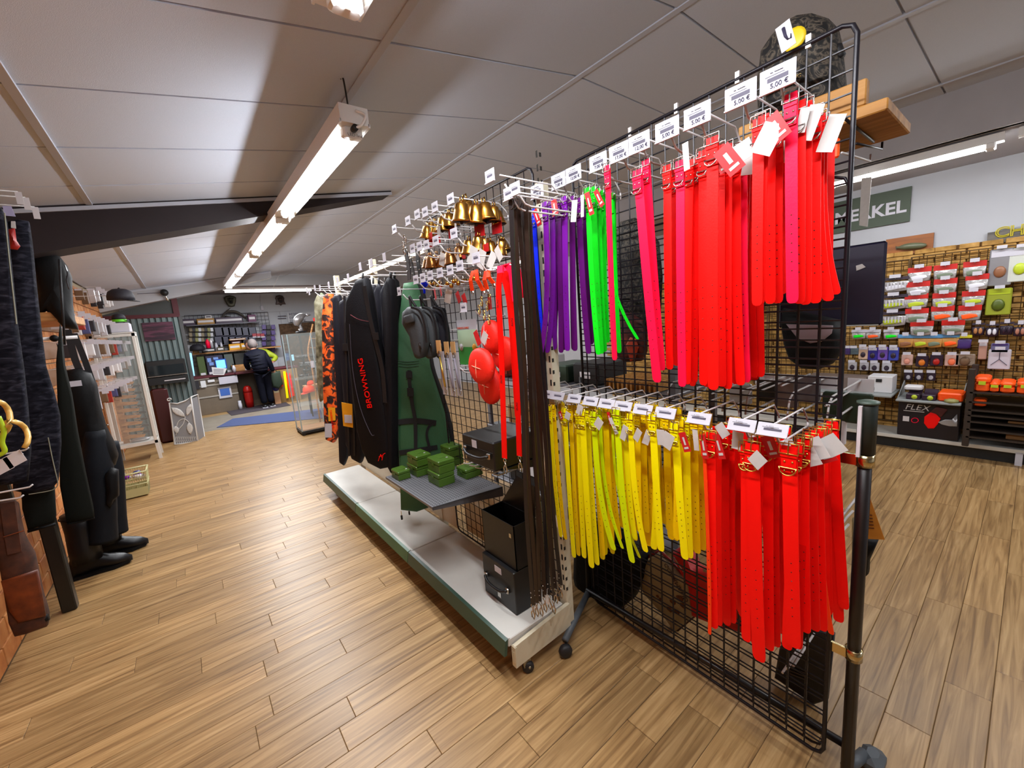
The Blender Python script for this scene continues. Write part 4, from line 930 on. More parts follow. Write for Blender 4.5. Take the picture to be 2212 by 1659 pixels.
# plain dark slips behind
th, c, N, a = bag('gun_slip', 'narrow dark gun slip just behind the orange camouflage one', [(722, 640), (734, 636), (742, 760), (752, 900), (752, 985), (744, 1005), (737, 1000), (733, 900), (726, 760)], .95, .6, .05, m_slipn)
strapon(th, N, c, a, [(730, 650), (738, 740), (746, 850), (750, 960)], .028, .02, m_webb)
th, c, N, a = bag('gun_slip', 'dark gun slip with two vertical webbing straps and an orange swing tag', [(738, 650), (756, 640), (768, 760), (782, 900), (786, 985), (780, 1000), (765, 992), (752, 960), (744, 850), (738, 740)], .92, .5, .06, m_slipn)
for q in (0, 12): strapon(th, N, c, a, [(744+q, 640), (745+q, 690), (746+q, 740), (747+q, 755), (750+q, 830), (754+q, 985)], .036, .018, m_webb)
for q in (0, 12): MB().prism(on(th, N, c, a, [(741+q, 742), (752+q, 742), (752+q, 758), (741+q, 758)], .04), N*.006).build('slider_buckle', m_webb, th)
MB().prism(on(th, N, c, a, [(738, 869), (761, 873), (763, 924), (742, 920)], .042), N*.002).build('orange_tag', M('label_amber', 'e8a01a', .5), th)
MB().prism(on(th, N, c, a, [(744, 896), (760, 897), (761, 914), (745, 913)], .045), N*.002).build('barcode_label', m_card, th)
# the big slip with red lettering
th, c, N, a = bag('gun_slip', 'large black gun slip with red BROWNING lettering down its face', [(775, 604), (792, 600), (802, 640), (812, 700), (828, 800), (838, 880), (846, 960), (845, 1008), (826, 1012), (802, 1000), (790, 975), (778, 930), (768, 860), (758, 760), (752, 690), (754, 645)], .88, .45, .07, m_slip)
strapon(th, N, c, a, [(787, 618), (800, 690), (812, 740), (826, 800), (832, 870)], .044, .03, m_webb)
MB().prism(on(th, N, c, a, [(806, 718), (818, 718), (820, 734), (808, 734)], .05), N*.006).build('slider_buckle', m_webb, th)
strapon(th, N, c, a, [(757, 680), (775, 690), (800, 695)], .042, .003, M('piping_maroon', '6a3038', .5), 'piping')
MB().tube(bez(on(th, N, c, a, [(755, 700), (762, 800), (778, 880), (800, 935), (808, 940)], .04), 4), .002, 5).build('piping', M('piping_grey', '4c4854', .5), th)
p0, p1 = on(th, N, c, a, [(804, 882), (786, 792)], .048); pu = on(th, N, c, a, [(793, 884)], .048)[0]
text('BROWNING', p0, p1-p0, pu-p0, (p1-p0).length/4.6, cmat('red'), th, depth=.002)
p0, p1, pu = on(th, N, c, a, [(817, 996), (833, 992), (816, 985)], .046)
e = MB()
for aa in ((0, .0, .4, .9), (.4, .9, .55, .3), (.5, .0, .75, .8), (.7, .8, 1.0, .9), (.15, .6, .6, .65)):
    A = p0+(p1-p0)*aa[0]+(pu-p0)*aa[1]*1.3; B = p0+(p1-p0)*aa[2]+(pu-p0)*aa[3]*1.3; e.tube([A, B], .0022, 5)
e.build('emblem', cmat('red'), th)
MB().tube([PV(782, 612, c, a), PV(784, 590, c, a)], .006, 6).build('hanging_loop', m_webb, th)
# next slips towards the green one
for i, (off, x, lb) in enumerate([(-2, .97, 'plain black gun slip between the lettered one and the green one'), (6, 1.04, 'black gun slip tucked behind, showing only its shoulder')]):
    th, c, N, a = bag('gun_slip', lb, [(838+off, 610), (844+off, 598), (850+off, 604), (856+off, 650), (856+off, 760), (856+off, 880), (855+off, 1010), (850, 1022), (838, 1000), (836, 900), (838, 760), (834+off, 660)], x, .4, .06, m_slip)
    MB().tube([PV(846+off, 604, c, a), PV(846+off, 586, c, a)], .008, 6).build('hanging_loop', m_webb, th)
for i, (dx, x) in enumerate([(0, 1.02), (12, 1.0), (26, .98), (-16, 1.04)]):
    th, c, N, a = bag('gun_slip', 'upper end of a slim black gun slip hanging behind the front row', [(800+dx, 625), (806+dx, 612), (812+dx, 618), (818+dx, 680), (822+dx, 780), (816+dx, 800), (804+dx, 740), (800+dx, 680)], x, .4, .04, m_slipn, group='slim gun slips in the back row')
    MB().tube([PV(806+dx, 615, c, a), PV(806+dx, 600, c, a)], .006, 6).build('hanging_loop', m_webb, th)
# wrapped clear packet seen between the slips
th, c, N, a = bag('packet', 'crinkled clear wrapped packet hanging between the black gun slips', [(800, 618), (818, 618), (822, 700), (816, 720), (804, 700)], 1.06, .3, .03, M('crinkle', 'c0bcc2', .12, metal=.5, bump=.8, bscale=60), cat='packet')
# green slip
th, c, N, a = bag('gun_slip', 'wide dark green gun slip with black trim and carrying strap', [(872, 612), (900, 608), (914, 650), (918, 700), (930, 790), (950, 850), (965, 900), (974, 955), (970, 990), (960, 1030), (945, 1075), (925, 1095), (900, 1104), (866, 1100), (864, 1040), (860, 950), (858, 850), (858, 760), (860, 690)], .90, 1.15, .07, m_gslip, y=2.42)
MB().tube(bez([p for p in on(th, N, c, a, [(902, 610), (915, 650), (919, 700), (931, 790), (951, 850), (966, 900), (975, 955), (970, 1000)], .0)], 4), .022, 8).build('black_trim', m_webb, th)
strapon(th, N, c, a, [(858, 912), (900, 909), (942, 914)], .045, .034, m_webb, 'band')
strapon(th, N, c, a, [(862, 978), (900, 973), (945, 966)], .045, .03, m_webb, 'band')
strapon(th, N, c, a, [(884, 800), (884, 820), (890, 870), (897, 910), (898, 975)], .05, .022, m_webb, 'carry_strap')
strapon(th, N, c, a, [(942, 914), (928, 920), (922, 940), (930, 975)], .05, .016, m_webb, 'carry_strap')
MB().prism(on(th, N, c, a, [(877, 802), (890, 802), (891, 816), (877, 816)], .05), N*.008).build('snap_buckle', m_webb, th)
MB().prism(on(th, N, c, a, [(879, 838), (893, 838), (894, 856), (880, 856)], .052), N*.008).build('snap_buckle', m_webb, th)
for yy in (779, 784, 790): MB().tube(bez(on(th, N, c, a, [(860, yy), (880, yy+3), (905, yy)], .043), 3), .0018, 5).build('quilt_line', M('quilt_dark', '1c3324', .7), th)
p = PV(866, 1104, c, a); MB().tube([p, p+Vector((0, 0, -.03))], .0018, 5).build('zip_pull', m_gold, th); MB().bbox((p.x-.006, p.y-.006, p.z-.06), (p.x+.006, p.y+.006, p.z-.03), .002).build('zip_tag', m_blkp, th)
MB().obox(PV(884, 1108, c, a), (.004, 0, 0), (0, .006, 0), (0, 0, .012)).build('end_loop', m_webb, th)
# black collars with studs next to the green slip
for i, (tx, ty, bx, by, x) in enumerate([(875, 540, 884, 605, .90), (886, 560, 895, 605, .92), (902, 540, 910, 600, .94)]):
    A, B = PX(tx, ty, x), PX(bx, by, x); t = thing('studded_collar', 'wide black leather collar with chrome fittings above the green gun slip', 'dog collar', A, 'black leather collars')
    MB().strap(bez([A, A.lerp(B, .5)+Vector((0, .012*(i-1), 0)), B], 4), (.0, .018, 0), .004, False).build('strap', m_lead2, t)
    MB().tube([A+Vector((0, .02, .01)), A+Vector((0, -.02, .01)), A+Vector((0, -.02, -.02)), A+Vector((0, .02, -.02))], .0025, 6, closed=True).build('buckle', m_chr, t)
    for k in (.4, .7): MB().lathe([(.004, 0), (.003, .003), (0, .004)], A.lerp(B, k)+Vector((-.003, 0, 0)), 8, axis=(-1, 0, 0)).build('stud', m_chr, t)
for i in range(9):
    p = PX(876+U(-6, 8), 512+i*5, .9+U(-.02, .04)); t = thing('snap_hook', 'chrome snap hook in the cluster above the black studded collars', 'clip', p, 'chrome snap hooks above the collars')
    MB().tube([p+Vector((0, cos(q)*.008, sin(q)*.010)) for q in [2*pi*j/8 for j in range(8)]], .002, 5, closed=True).build('ring', m_chr, t)
# grey backpacks
for i, (dx, x, lb) in enumerate([(0, .86, 'small grey backpack with front pocket, foremost of the three'), (26, .93, 'small grey backpack, middle of the three beside the green slip'), (52, .99, 'small dark backpack, last of the three beside the green slip')]):
    dx2 = dx*.9
    th, c, N, a = bag('small_backpack', lb, [(876+dx2, 672), (886+dx2, 662), (900+dx2, 662), (912+dx2, 680), (920+dx2, 710), (922+dx2, 745), (916+dx2, 772), (906+dx2, 775), (898+dx2, 755), (892+dx2, 730), (882+dx2, 712), (874+dx2, 695)], x, .35, .07, m_grey if i < 2 else m_slipn, cat='backpack')
    strapon(th, N, c, a, [(888+dx2, 664), (906+dx2, 672), (917+dx2, 700), (921+dx2, 740)], .045, .01, m_webb, 'zipper')
    MB().pillow(on(th, N, c, a, [(873+dx2, 683), (892+dx2, 677), (896+dx2, 694), (876+dx2, 701)], .05), N, .02, .01).build('pocket', m_grey, th)
    MB().tube(bez(on(th, N, c, a, [(888+dx2, 666), (886+dx2, 650), (884+dx2, 640), (890+dx2, 650), (898+dx2, 662)], .0), 4), .006, 6).build('top_loop', m_webb, th)
    MB().tube(on(th, N, c, a, [(906+dx2, 740), (909+dx2, 755)], .04), .004, 6).build('zip_pull', m_blkp, th)
th, c, N, a = bag('small_backpack', 'black bag with a yellow zip edge behind the grey backpacks', [(940, 660), (958, 665), (966, 700), (964, 745), (952, 760), (944, 720)], 1.08, .3, .05, m_slip, cat='backpack')
strapon(th, N, c, a, [(955, 690), (960, 715), (965, 745)], .03, .006, M('label_amber', 'e8a01a', .5), 'zipper')
bb = thing('rubber_ball', 'bright blue rubber item hanging behind the jingle bells', 'dog toy', PX(917, 615, 1.0)); MB().ball(PX(917, 613, 1.0), .018, 12, 8).tube([PX(916, 618, 1.0), PX(917, 634, 1.0)], .006, 6).build('body', cmat('blue'), bb)
# ================================================================ LEFT SIDE
m_camog = M_ramp('grey_fleece_camo', [(.3, '08080f'), (.5, '181820'), (.65, '2c2c36'), (.85, '403e46')], scale=22, rough=.9, spec=.1, stretch=(1, 1, 2.6), detail=5, dist=.8)
m_char = M('charcoal_cloth', '151714', .8, spec=.1, bump=.1, bscale=200)
m_navy = M('wader_navy', '11141a', .65, spec=.15, bump=.1, bscale=200, var=.12, scale=7)
m_blackc = M('black_cloth', '070709', .6, spec=.2, bump=.2, bscale=25)
m_rub = M('boot_rubber', '0d0c10', .4, spec=.35, var=.08, scale=12)
m_wood = M_ramp('pale_pine', [(.3, '8a5c2c'), (.6, 'b9834a'), (.8, 'd09c62')], scale=5, rough=.6, stretch=(1, 8, 8), detail=5)
m_lbr = M_ramp('brown_suede', [(.3, '2c1710'), (.55, '4a281a'), (.8, '5e3622')], scale=20, rough=.8)
m_lbr2 = M_ramp('rust_leather', [(.3, '4a1d0a'), (.55, '6e300f'), (.8, '8a4218')], scale=15, rough=.5)
def hang(name, label, pxs, y, t, mat, cat='clothing', yaw=0.0, inset=.03, group=None):
    c = PY(pxs[0][0], pxs[0][1], y); ang = -pi/2+yaw
    poly = [PV(px, py, c, ang) for px, py in pxs]; th = thing(name, label, cat, (c.x, c.y, min(p.z for p in poly)), group)
    N = Vector((cos(ang), sin(ang), 0)); MB().pillow(poly, N, t, inset).build('body', mat, th)
    return th, c, N, ang
# camouflage fleeces
th, c, N, a = hang('fleece_trousers', 'dark grey camouflage fleece garment at the left photo edge, nearest the viewer', [(-70, 470), (2, 448), (12, 470), (22, 560), (38, 700), (52, 800), (60, 880), (66, 980), (60, 1040), (-60, 1060)], 2.8, .06, m_camog)
MB().tube(bez(on(th, N, c, a, [(10, 460), (20, 560), (36, 700)], .02), 4), .0025, 5).build('pale_piping', M('piping_cream', '8a8a7a', .6), th)
th, c, N, a = hang('fleece_trousers', 'dark grey camouflage fleece garment with pale bottom piping, hung behind the first', [(18, 478), (40, 474), (62, 478), (68, 520), (78, 620), (90, 720), (100, 790), (118, 850), (130, 900), (132, 960), (126, 1040), (110, 1058), (60, 1066), (30, 1060), (24, 900), (20, 700)], 3.05, .06, m_camog)
MB().tube(bez(on(th, N, c, a, [(104, 945), (112, 985), (120, 1020), (125, 1042), (122, 1052), (108, 1060), (62, 1068)], .034), 4), .0022, 5).build('pale_piping', M('piping_cream', '8a8a7a', .6), th)
th, c, N, a = hang('dark_apron', 'dark green-grey hanging cloth seen below the camouflage fleeces', [(45, 1040), (118, 1040), (122, 1112), (118, 1128), (60, 1145), (48, 1100)], 3.15, .04, m_char)
MB().tube(on(th, N, c, a, [(60, 1148), (120, 1132)], .01), .008, 6).build('hem', m_blackc, th)
th, c, N, a = hang('grey_coat', 'dark olive grey long coat with straight hem between the fleeces and the waders', [(130, 700), (138, 780), (155, 850), (168, 930), (185, 1020), (202, 1100), (204, 1118), (170, 1126), (145, 1130), (130, 1050), (126, 900), (122, 780)], 3.62, .06, m_char)
MB().tube([PV(140, 745, c, a), PV(128, 560, c, a)], .006, 6).build('hanging_loop', m_webb, th)
MB().tube(bez(on(th, N, c, a, [(204, 1118), (172, 1127), (145, 1132)], .01), 4), .007, 6).build('hem', m_blackc, th)
MB().obox(PV(152, 1130, c, a), (.014, 0, 0), (0, .004, 0), (0, 0, .006)).build('end_buckle', m_chr, th)
# red and white packet at the top of the fleeces
th, c, N, a = hang('packet', 'small red packet with white tag hanging in front of the camouflage fleeces', [(18, 495), (32, 492), (36, 520), (44, 532), (38, 540), (22, 538), (20, 515)], 2.95, .02, M('dull_red', '9a1812', .4), 'packet')
MB().prism(on(th, N, c, a, [(5, 445), (24, 445), (34, 468), (12, 466)], .01), N*.002).build('picture_label', M('label_blue_red', 'a8a4c8', .5), th)
MB().prism(on(th, N, c, a, [(24, 478), (33, 478), (35, 494), (24, 492)], .012), N*.002).build('white_tag', m_tagw, th)
for i, (px, py) in enumerate([(42, 428), (58, 440), (78, 460)]):
    p = PY(px, py, 3.2+i*.05); t = thing('display_hook', 'thin wire hook with small white card at the top of the left wall', 'display hook', p, 'top left hooks')
    MB().tube([(XL, p.y, p.z+.03), p+Vector((0, 0, .03))], .003, 6).build('prong', m_wht, t); MB().box((p.x-.012, p.y-.001, p.z-.03), (p.x+.012, p.y+.001, p.z+.03)).build('price_card', m_cardg, t)
# black coat with hood
th, c, N, a = hang('black_coat', 'shiny black coat with bulky shoulders hanging at the top left', [(70, 545), (90, 540), (112, 542), (130, 555), (146, 575), (156, 600), (157, 630), (158, 660), (162, 695), (169, 712), (140, 710), (120, 690), (100, 672), (86, 680), (80, 640), (74, 590)], 4.1, .16, m_blackc, inset=.06)
MB().tube(bez(on(th, N, c, a, [(140, 572), (146, 590), (144, 605), (150, 625)], .085), 4), .004, 5).build('shiny_fold', M('gloss_black', '2a2a30', .15), th)
# peg rail shelf
ws = thing('wall_shelf', 'short pine shelf board over the garment bar on the left', 'shelf', PY(100, 690, 4.2))
A, B = PY(92, 678, 4.2), PY(122, 690, 4.2); MB().bbox((XL, 4.05, A.z-.06), (B.x+.05, 4.9, A.z), .004).build('board', m_wood, ws)
gb = thing('garment_bar', 'white tubular wall bar the waders hang from', 'rail', PY(140, 722, 3.95))
p = PY(168, 728, 3.95); MB().tube([(XL, 3.95, p.z), (p.x, 3.95, p.z)], .012, 10).build('bar', m_wht, gb); MB().ball((PY(115, 722, 3.93).x, 3.93, p.z), .022, 10, 8).build('knob', m_blackc, gb)
# waders with boots
wd_ = thing('waders', 'dark navy chest waders with rubber boots hanging by their straps', 'waders', (-.72, 3.95, 0))
P = lambda px, py, y=3.95: PY(px, py, y)
MB().strap(bez([P(146, 712), P(160, 770), P(176, 810), P(190, 850)], 4), (.018, 0, 0), .006, False).build('shoulder_strap', m_webb, wd_)
MB().strap(bez([P(160, 720), P(180, 770), P(195, 812), P(205, 850)], 4), (.016, 0, 0), .006, False).build('shoulder_strap', m_webb, wd_)
MB().pillow([P(*q) for q in [(140, 800), (170, 795), (198, 805), (208, 830), (218, 880), (232, 925), (246, 955), (256, 985), (250, 1004), (222, 1018), (192, 1010), (168, 960), (150, 900)]], (0, -1, 0), .20, .06).build('bib', m_blackc, wd_)
for i, (xs_, y) in enumerate([([(204, 930), (210, 1010), (218, 1080), (222, 1130), (222, 1168)], 3.88), ([(236, 955), (240, 1020), (244, 1080), (248, 1120), (250, 1150)], 4.08)]):
    cs_ = [PY(px, py, y) for px, py in xs_]; r = [.05, .082, .080, .074, .080] if i == 0 else [.05, .072, .07, .066, .07]
    MB().tube(bez(cs_, 4), [r[min(4, k//4)]*(1-(k % 4)/4)+r[min(4, k//4+1)]*(k % 4)/4 for k in range(17)], 18).build('trouser_leg', m_navy, wd_)
for i, (hx, hy) in enumerate([(-.735, 3.9), (-.66, 4.14)]):
    b = MB(); y = hy; z0 = 0.012
    # shaft rings then foot
    rings = []
    zt = .44 if i == 0 else .42
    for z, cx_, rx, ry in [(zt, -.03, .088, .082), (.30, -.02, .082, .078), (.18, 0, .078, .072), (.12, .012, .082, .066)]: rings.append((z, cx_, rx, ry))
    b.lathe([(.082, 0), (.08, .1), (.074, .22), (.078, zt-.1)], (hx, y, .11), 18)
    n = 18; foot = []
    for k in range(9):
        u = k/8; x = hx-.085+u*.30; hw = [.03, .040, .040, .036, .038, .046, .048, .04, .014][k]; ht = [.12, .19, .20, .17, .125, .10, .085, .068, .04][k]
        foot.append([(x, y+cos(2*pi*j/n)*hw, z0+ht*.5+sin(2*pi*j/n)*ht*.5) for j in range(n)])
    vs = [q for R in foot for q in R]; fs = [(a_*n+k, a_*n+(k+1) % n, (a_+1)*n+(k+1) % n, (a_+1)*n+k) for a_ in range(8) for k in range(n)]
    fs += [tuple(range(n-1, -1, -1)), tuple(range(8*n, 9*n))]; b.add(vs, fs, True)
    bo = b.build('boot', m_rub, wd_)
    s = MB(); s.prism([(hx-.085, y-.038, 0), (hx, y-.042, .0), (hx+.0, y-.042, .012), (hx+.12, y-.05, .002), (hx+.20, y-.03, .012), (hx+.215, y, .02), (hx+.20, y+.03, .012), (hx+.12, y+.05, .002), (hx, y+.042, .0), (hx-.085, y+.038, 0)], (0, 0, .022)).build('sole', m_blackc, bo)
    MB().tube([(hx+cos(2*pi*k/16)*.083, y+sin(2*pi*k/16)*.083, .43) for k in range(16)], .004, 5, closed=True).build('boot_rim', m_blackc, bo)
MB().pillow([PY(*q, 3.84) for q in [(228, 1020), (240, 1010), (256, 1015), (258, 1070), (246, 1080), (240, 1096), (230, 1090), (227, 1050)]], (0, -1, 0), .10, .02).build('knee_patch', m_blackc, wd_)
MB().obox(PY(160, 829, 3.85), (.035, 0, .0), (0, .002, 0), (0, 0, .018)).build('price_label', m_card, wd_)
MB().lathe([(.006, 0), (.004, .004)], PY(232, 918, 3.82), 8, axis=(0, -1, 0)).build('press_stud', m_chr, wd_)
# black square leg of the garment rack
lg = thing('garment_rack', 'black square-legged garment rack at the left, its leg standing on the floor', 'clothes rack', (-.77, 3.45, 0))
m_rackb = M('rack_black', '151514', .35, var=.1, scale=30)
MB().bbox((-.80, 3.42, 0), (-.735, 3.485, 2.15), .006).build('leg', m_rackb, lg); MB().bbox((-.905, 3.42, 0), (-.86, 3.46, 2.15), .006).build('leg', m_rackb, lg)
MB().bbox((-.905, 2.2, 2.15), (-.735, 3.49, 2.19), .006).build('top_rail', m_rackb, lg)
MB().tube([(-.735, 2.3, 2.1), (-.735, 3.42, 2.1)], .01, 8).build('cross_bar', m_rackb, lg)
# brown leather cartridge bag
th, c, N, a = hang('leather_gun_case', 'brown suede and rust leather gun case hanging low at the left edge', [(-14, 1085), (20, 1078), (36, 1085), (42, 1120), (50, 1150), (60, 1170), (76, 1195), (84, 1230), (95, 1290), (106, 1330), (104, 1350), (60, 1366), (35, 1372), (22, 1345), (12, 1290), (2, 1240), (-6, 1180)], 3.0, .09, m_lbr, 'gun case')
MB().pillow(on(th, N, c, a, [(2, 1255), (82, 1230), (100, 1330), (40, 1345), (20, 1320)], .05), N, .02, .01).build('rust_panel', m_lbr2, th)
strapon(th, N, c, a, [(16, 1085), (22, 1130), (28, 1170), (32, 1195)], .055, .045, m_lbr, 'strap')
MB().tube(bez(on(th, N, c, a, [(8, 1160), (30, 1153), (52, 1146)], .06), 3), .003, 5).build('seam', m_lbr2, th)
MB().tube(bez(on(th, N, c, a, [(30, 1350), (70, 1345), (104, 1332)], .02), 3), .02, 8).build('black_end', m_blackc, th)
# hose coils and lime cord
m_amb = M('amber_rubber', 'd8ac58', .4, coat=.3)
for i, (cx_, cy_, rx, ry, sw) in enumerate([(-8, 905, 30, 38, 0), (25, 945, 36, 35, 0)]):
    t = thing('rubber_tube', ['amber rubber tubing loop standing upright at the left edge', 'amber rubber tubing loop lying lower and further out at the left edge'][i], 'tubing', PY(cx_, cy_, 2.45+i*.05))
    n = 18; rng = range(n) if i == 0 else range(-2, 10)
    MB().tube([PY(cx_+cos(2*pi*k/n)*rx, cy_-sin(2*pi*k/n)*ry, 2.45+i*.05+.04*sin(k)) for k in rng], .009, 10, closed=(i == 0)).build('tube', m_amb, t)
t = thing('lime_lanyard', 'lime green cord hanging under the amber tubing at the left edge', 'cord', PY(5, 960, 2.42)); MB().tube(bez([PY(-4, 900, 2.42), PY(8, 930, 2.42), PY(4, 955, 2.42), PY(10, 975, 2.42), PY(-6, 985, 2.42)], 4), .008, 8).build('cord', M('lime_cord', 'a8c018', .5), t)
for i, (px, py, qx, qy, card) in enumerate([(-10, 985, 55, 972, 0), (-20, 998, 42, 985, (32, 992)), (-20, 1012, 14, 995, (4, 1008)), (-30, 1070, 64, 1052, 0), (-20, 1085, 44, 1075, 0)]):
    A, B = PY(px, py, 2.5), PY(qx, qy, 2.5); t = thing('display_hook', ['white wire hook directly under the amber tubing', 'white wire hook with price card, second below the tubing', 'white wire hook with price card at the very left edge', 'lone white wire hook in front of the camouflage fleece hem', 'white wire hook above the brown gun case'][i], 'display hook', A)
    MB().tube([(XL, A.y, A.z), A, B, B+Vector((.01, 0, .008))], .0035, 6).build('prong', m_wht, t)
    if card: p = PY(card[0], card[1], 2.49); MB().obox(p, (.025, 0, .012), (0, .001, 0), (-.006, 0, .024)).build('price_card', m_cardg, t)

# small goods on the left wall beyond the waders
pk = {}
def packet_mesh(w, h, mat, kind):
    k = (w, h, mat.name, kind)
    if k not in pk:
        pk[k] = MB().pillow([(-w/2, 0, 0), (w/2, 0, 0), (w/2, 0, -h), (-w/2, 0, -h)], (0, -1, 0), .02, .012, False).mesh('packet_body', mat)
    return pk[k]
m_pks = [M('pack_clear', 'c4c2c8', .25, metal=.2), M('pack_white', 'd4d2d4', .5), M('pack_brown', '6a5038', .5), M('pack_blue', '484c78', .4), M('pack_blackish', '26242a', .4), M('pack_red', '9c3024', .4), M('pack_yellow', '8c8850', .4), M('pack_silver', 'a8a8ac', .3, metal=.4)]
hdr = MB().box((-.03, -.004, 0), (.03, .004, .02)).mesh('header_card', m_card)
rowsL = [((213, 624), (248, 642), 6, -.66), ((176, 678), (267, 706), 12, -.64), ((196, 738), (278, 740), 10, -.62), ((205, 795), (286, 772), 10, -.62), ((227, 845), (292, 816), 9, -.60)]
nmr = ['top', 'second', 'middle', 'fourth', 'lowest']
for r, (a_, b_, n, x) in enumerate(rowsL):
    A, B = PX(*a_, x), PX(*b_, x)
    for i in range(n):
        p = A.lerp(B, i/(n-1)); k = (0, 1, 7, 2, 4, 0, 1, 2, 5, 7, 4, 1, 0, 3)[(i*5+r*3) % 14]
        t = thing('display_hook', f'wire peg with white price card in the {nmr[r]} row beyond the waders', 'display hook', (XL, p.y, p.z), f'{nmr[r]} row of wall pegs')
        MB().tube([(XL, p.y, p.z+.02), (p.x, p.y, p.z+.02)], .0025, 5).build('prong', m_wht, t)
        MB().box((p.x-.022, p.y-.002, p.z-.022), (p.x+.022, p.y+.001, p.z+.022)).build('price_card', m_card, t)
        for j in range(2):
            kk = (k, (2, 4, 0, 7, 1, 0, 2, 1)[k])[j]; w, h = (.075, .13) if (i+j) % 2 else (.06, .16)
            cl = m_pks[kk].name.replace('pack_', '').replace('blackish', 'black')
            q = Vector((p.x-.07-.1*j, p.y+.012, p.z+.005)); g = thing('hanging_packet', f'small {cl} packet hanging on a peg of the {nmr[r]} row beyond the waders', 'packet', q, f'{cl} packets of the {nmr[r]} left wall row')
            inst(packet_mesh(w, h, m_pks[kk], 0), 'packet_body', g, q); inst(hdr, 'header_card', g, q+Vector((0, -.01, -.02)))
    if r in (1, 2, 3):
        t = thing('peg_board', f'dark slatted backing strip behind the {nmr[r]} row of wall pegs', 'wall panel', (XL+.01, (A.y+B.y)/2, A.z-.1)); MB().box((XL+.001, min(A.y, B.y)-.2, A.z-.12), (XL+.012, max(A.y, B.y)+.1, A.z+.02)).build('strip', M('strip_brown', '6e4826', .6), t)
def cap_obj(name, label, c, r, mat, brim, cat='cap', tilt=0):
    c = Vector(c); t = thing(name, label, cat, c)
    MB().lathe([(r, 0), (r*.99, r*.35), (r*.85, r*.75), (r*.5, r*.98), (0, r*1.05)], c, 16).build('crown', mat, t)
    d = Vector(brim).normalized(); s = d.cross(Vector((0, 0, 1)))
    poly = [c+s*r*.85, c+s*r*.8+d*r*.75, c+s*r*.4+d*r*1.25, c+d*r*1.35, c-s*r*.4+d*r*1.25, c-s*r*.8+d*r*.75, c-s*r*.85]
    MB().prism([p+Vector((0, 0, -.02*(p-c).dot(d)/r)) for p in poly], (0, 0, .006)).build('peak', mat, t)
    MB().ball(c+Vector((0, 0, r*1.06)), r*.08, 8, 5).build('button', mat, t)
    return t
m_capn = M('cap_navy', '17131e', .7)
cpk = PY(262, 648, 6.4); t = cap_obj('cap', 'dark navy cap hung highest on the left wall before the cabinet', PY(262, 648, 6.4), .12, m_capn, (1, -.2, 0)); MB().tube([(XL, cpk.y, cpk.z+.05), (cpk.x, cpk.y, cpk.z+.05)], .004, 5).build('peg', m_wht, t)
cap_obj('cap', 'small dark cap with lime green band above the white cabinet', Vector((-.6, 7.47, 1.895)), .07, m_capn, (1, 0, 0))
t = thing('lime_band', 'lime green band resting on the white cabinet top', 'strap', (-.6, 7.47, 1.862)); MB().lathe([(.075, 0), (.075, .03)], (-.6, 7.47, 1.862), 14, cap=False).build('band', M('lime_glow', '5cc814', .5), t)
# ---- white glass cabinet
vt = thing('glass_cabinet', 'tall white framed glass cabinet on short legs against the left wall', 'display cabinet', (-.68, 7.5, 0))
xa, xb_, ya, yb, zt, zb = -.90, -.47, 7.3, 7.68, 1.70, .22
for x in (xa, xb_-.035):
    for y in (ya, yb-.035):
        MB().bbox((x, y, zb), (x+.035, y+.035, zt), .004).build('post', m_gwhite, vt); MB().prism([(x, y, zb), (x+.035, y, zb), (x+.035, y+.035, zb), (x, y+.035, zb)], (.012 if x > -.6 else -.0, -.0, -zb)).build('leg', m_gwhite, vt)
for z in (zb, zt-.035):
    MB().box((xa, ya, z), (xb_, ya+.03, z+.04)).build('rail', m_gwhite, vt); MB().box((xb_-.03, ya, z), (xb_, yb, z+.04)).build('rail', m_gwhite, vt)
MB().box((xa, ya, zt), (xb_, yb, zt+.02)).build('top', m_gwhite, vt)
MB().box((xb_-.005, ya+.15, .9), (xb_+.01, ya+.22, .97)).build('latch', m_gwhite, vt)
m_glass = M('cabinet_glass', 'dfe8e6', .05, alpha=.12, spec=.6)
MB().box((xa+.03, ya+.012, zb+.03), (xb_-.03, ya+.016, zt-.03)).build('glass_front', m_glass, vt); MB().box((xb_-.018, ya+.03, zb+.03), (xb_-.014, yb-.03, zt-.03)).build('glass_side', m_glass, vt)
MB().box((xa+.01, ya+.02, zb+.03), (xb_-.01, yb-.01, zb+.04)).build('glass_floor', m_gwhite, vt)
lid = thing('white_box', 'plain white box standing on top of the glass cabinet', 'box', (-.6, 7.45, zt+.02)); MB().bbox((-.70, 7.34, zt+.02), (-.50, 7.6, zt+.14), .01).build('carton', m_card, lid)
kb = thing('knife_rack', 'stepped pine rack inside the white cabinet', 'rack', (-.68, 7.45, zb+.04))
for i in range(9): MB().prism([(-.80, 7.42, zb+.1+i*.09), (-.60, 7.36, zb+.1+i*.09), (-.58, 7.38, zb+.13+i*.09), (-.80, 7.46, zb+.15+i*.09)], (0, .03, 0)).build('step', m_wood, kb)
MB().box((-.82, 7.44, zb+.04), (-.76, 7.5, .98)).build('back_board', m_wood, kb)
for i in range(8):
    t = thing('knife', 'dark handled knife lying on a step of the pine rack', 'knife', (-.57, 7.4, zb+.15+i*.09), 'knives on the pine rack'); MB().bbox((-.60, 7.37, zb+.145+i*.09), (-.53, 7.42, zb+.175+i*.09), .006).build('handle', m_blkp, t); MB().box((-.66, 7.385, zb+.152+i*.09), (-.60, 7.388, zb+.17+i*.09)).build('blade', m_chr, t)
t = thing('grey_pouch', 'crumpled grey clear pouch on the cabinet floor', 'pouch', (-.65, 7.45, zb+.04)); MB().ball((-.65, 7.45, zb+.06), .09, 12, 8, (1.2, .8, .3)).build('pouch', m_pks[7], t)
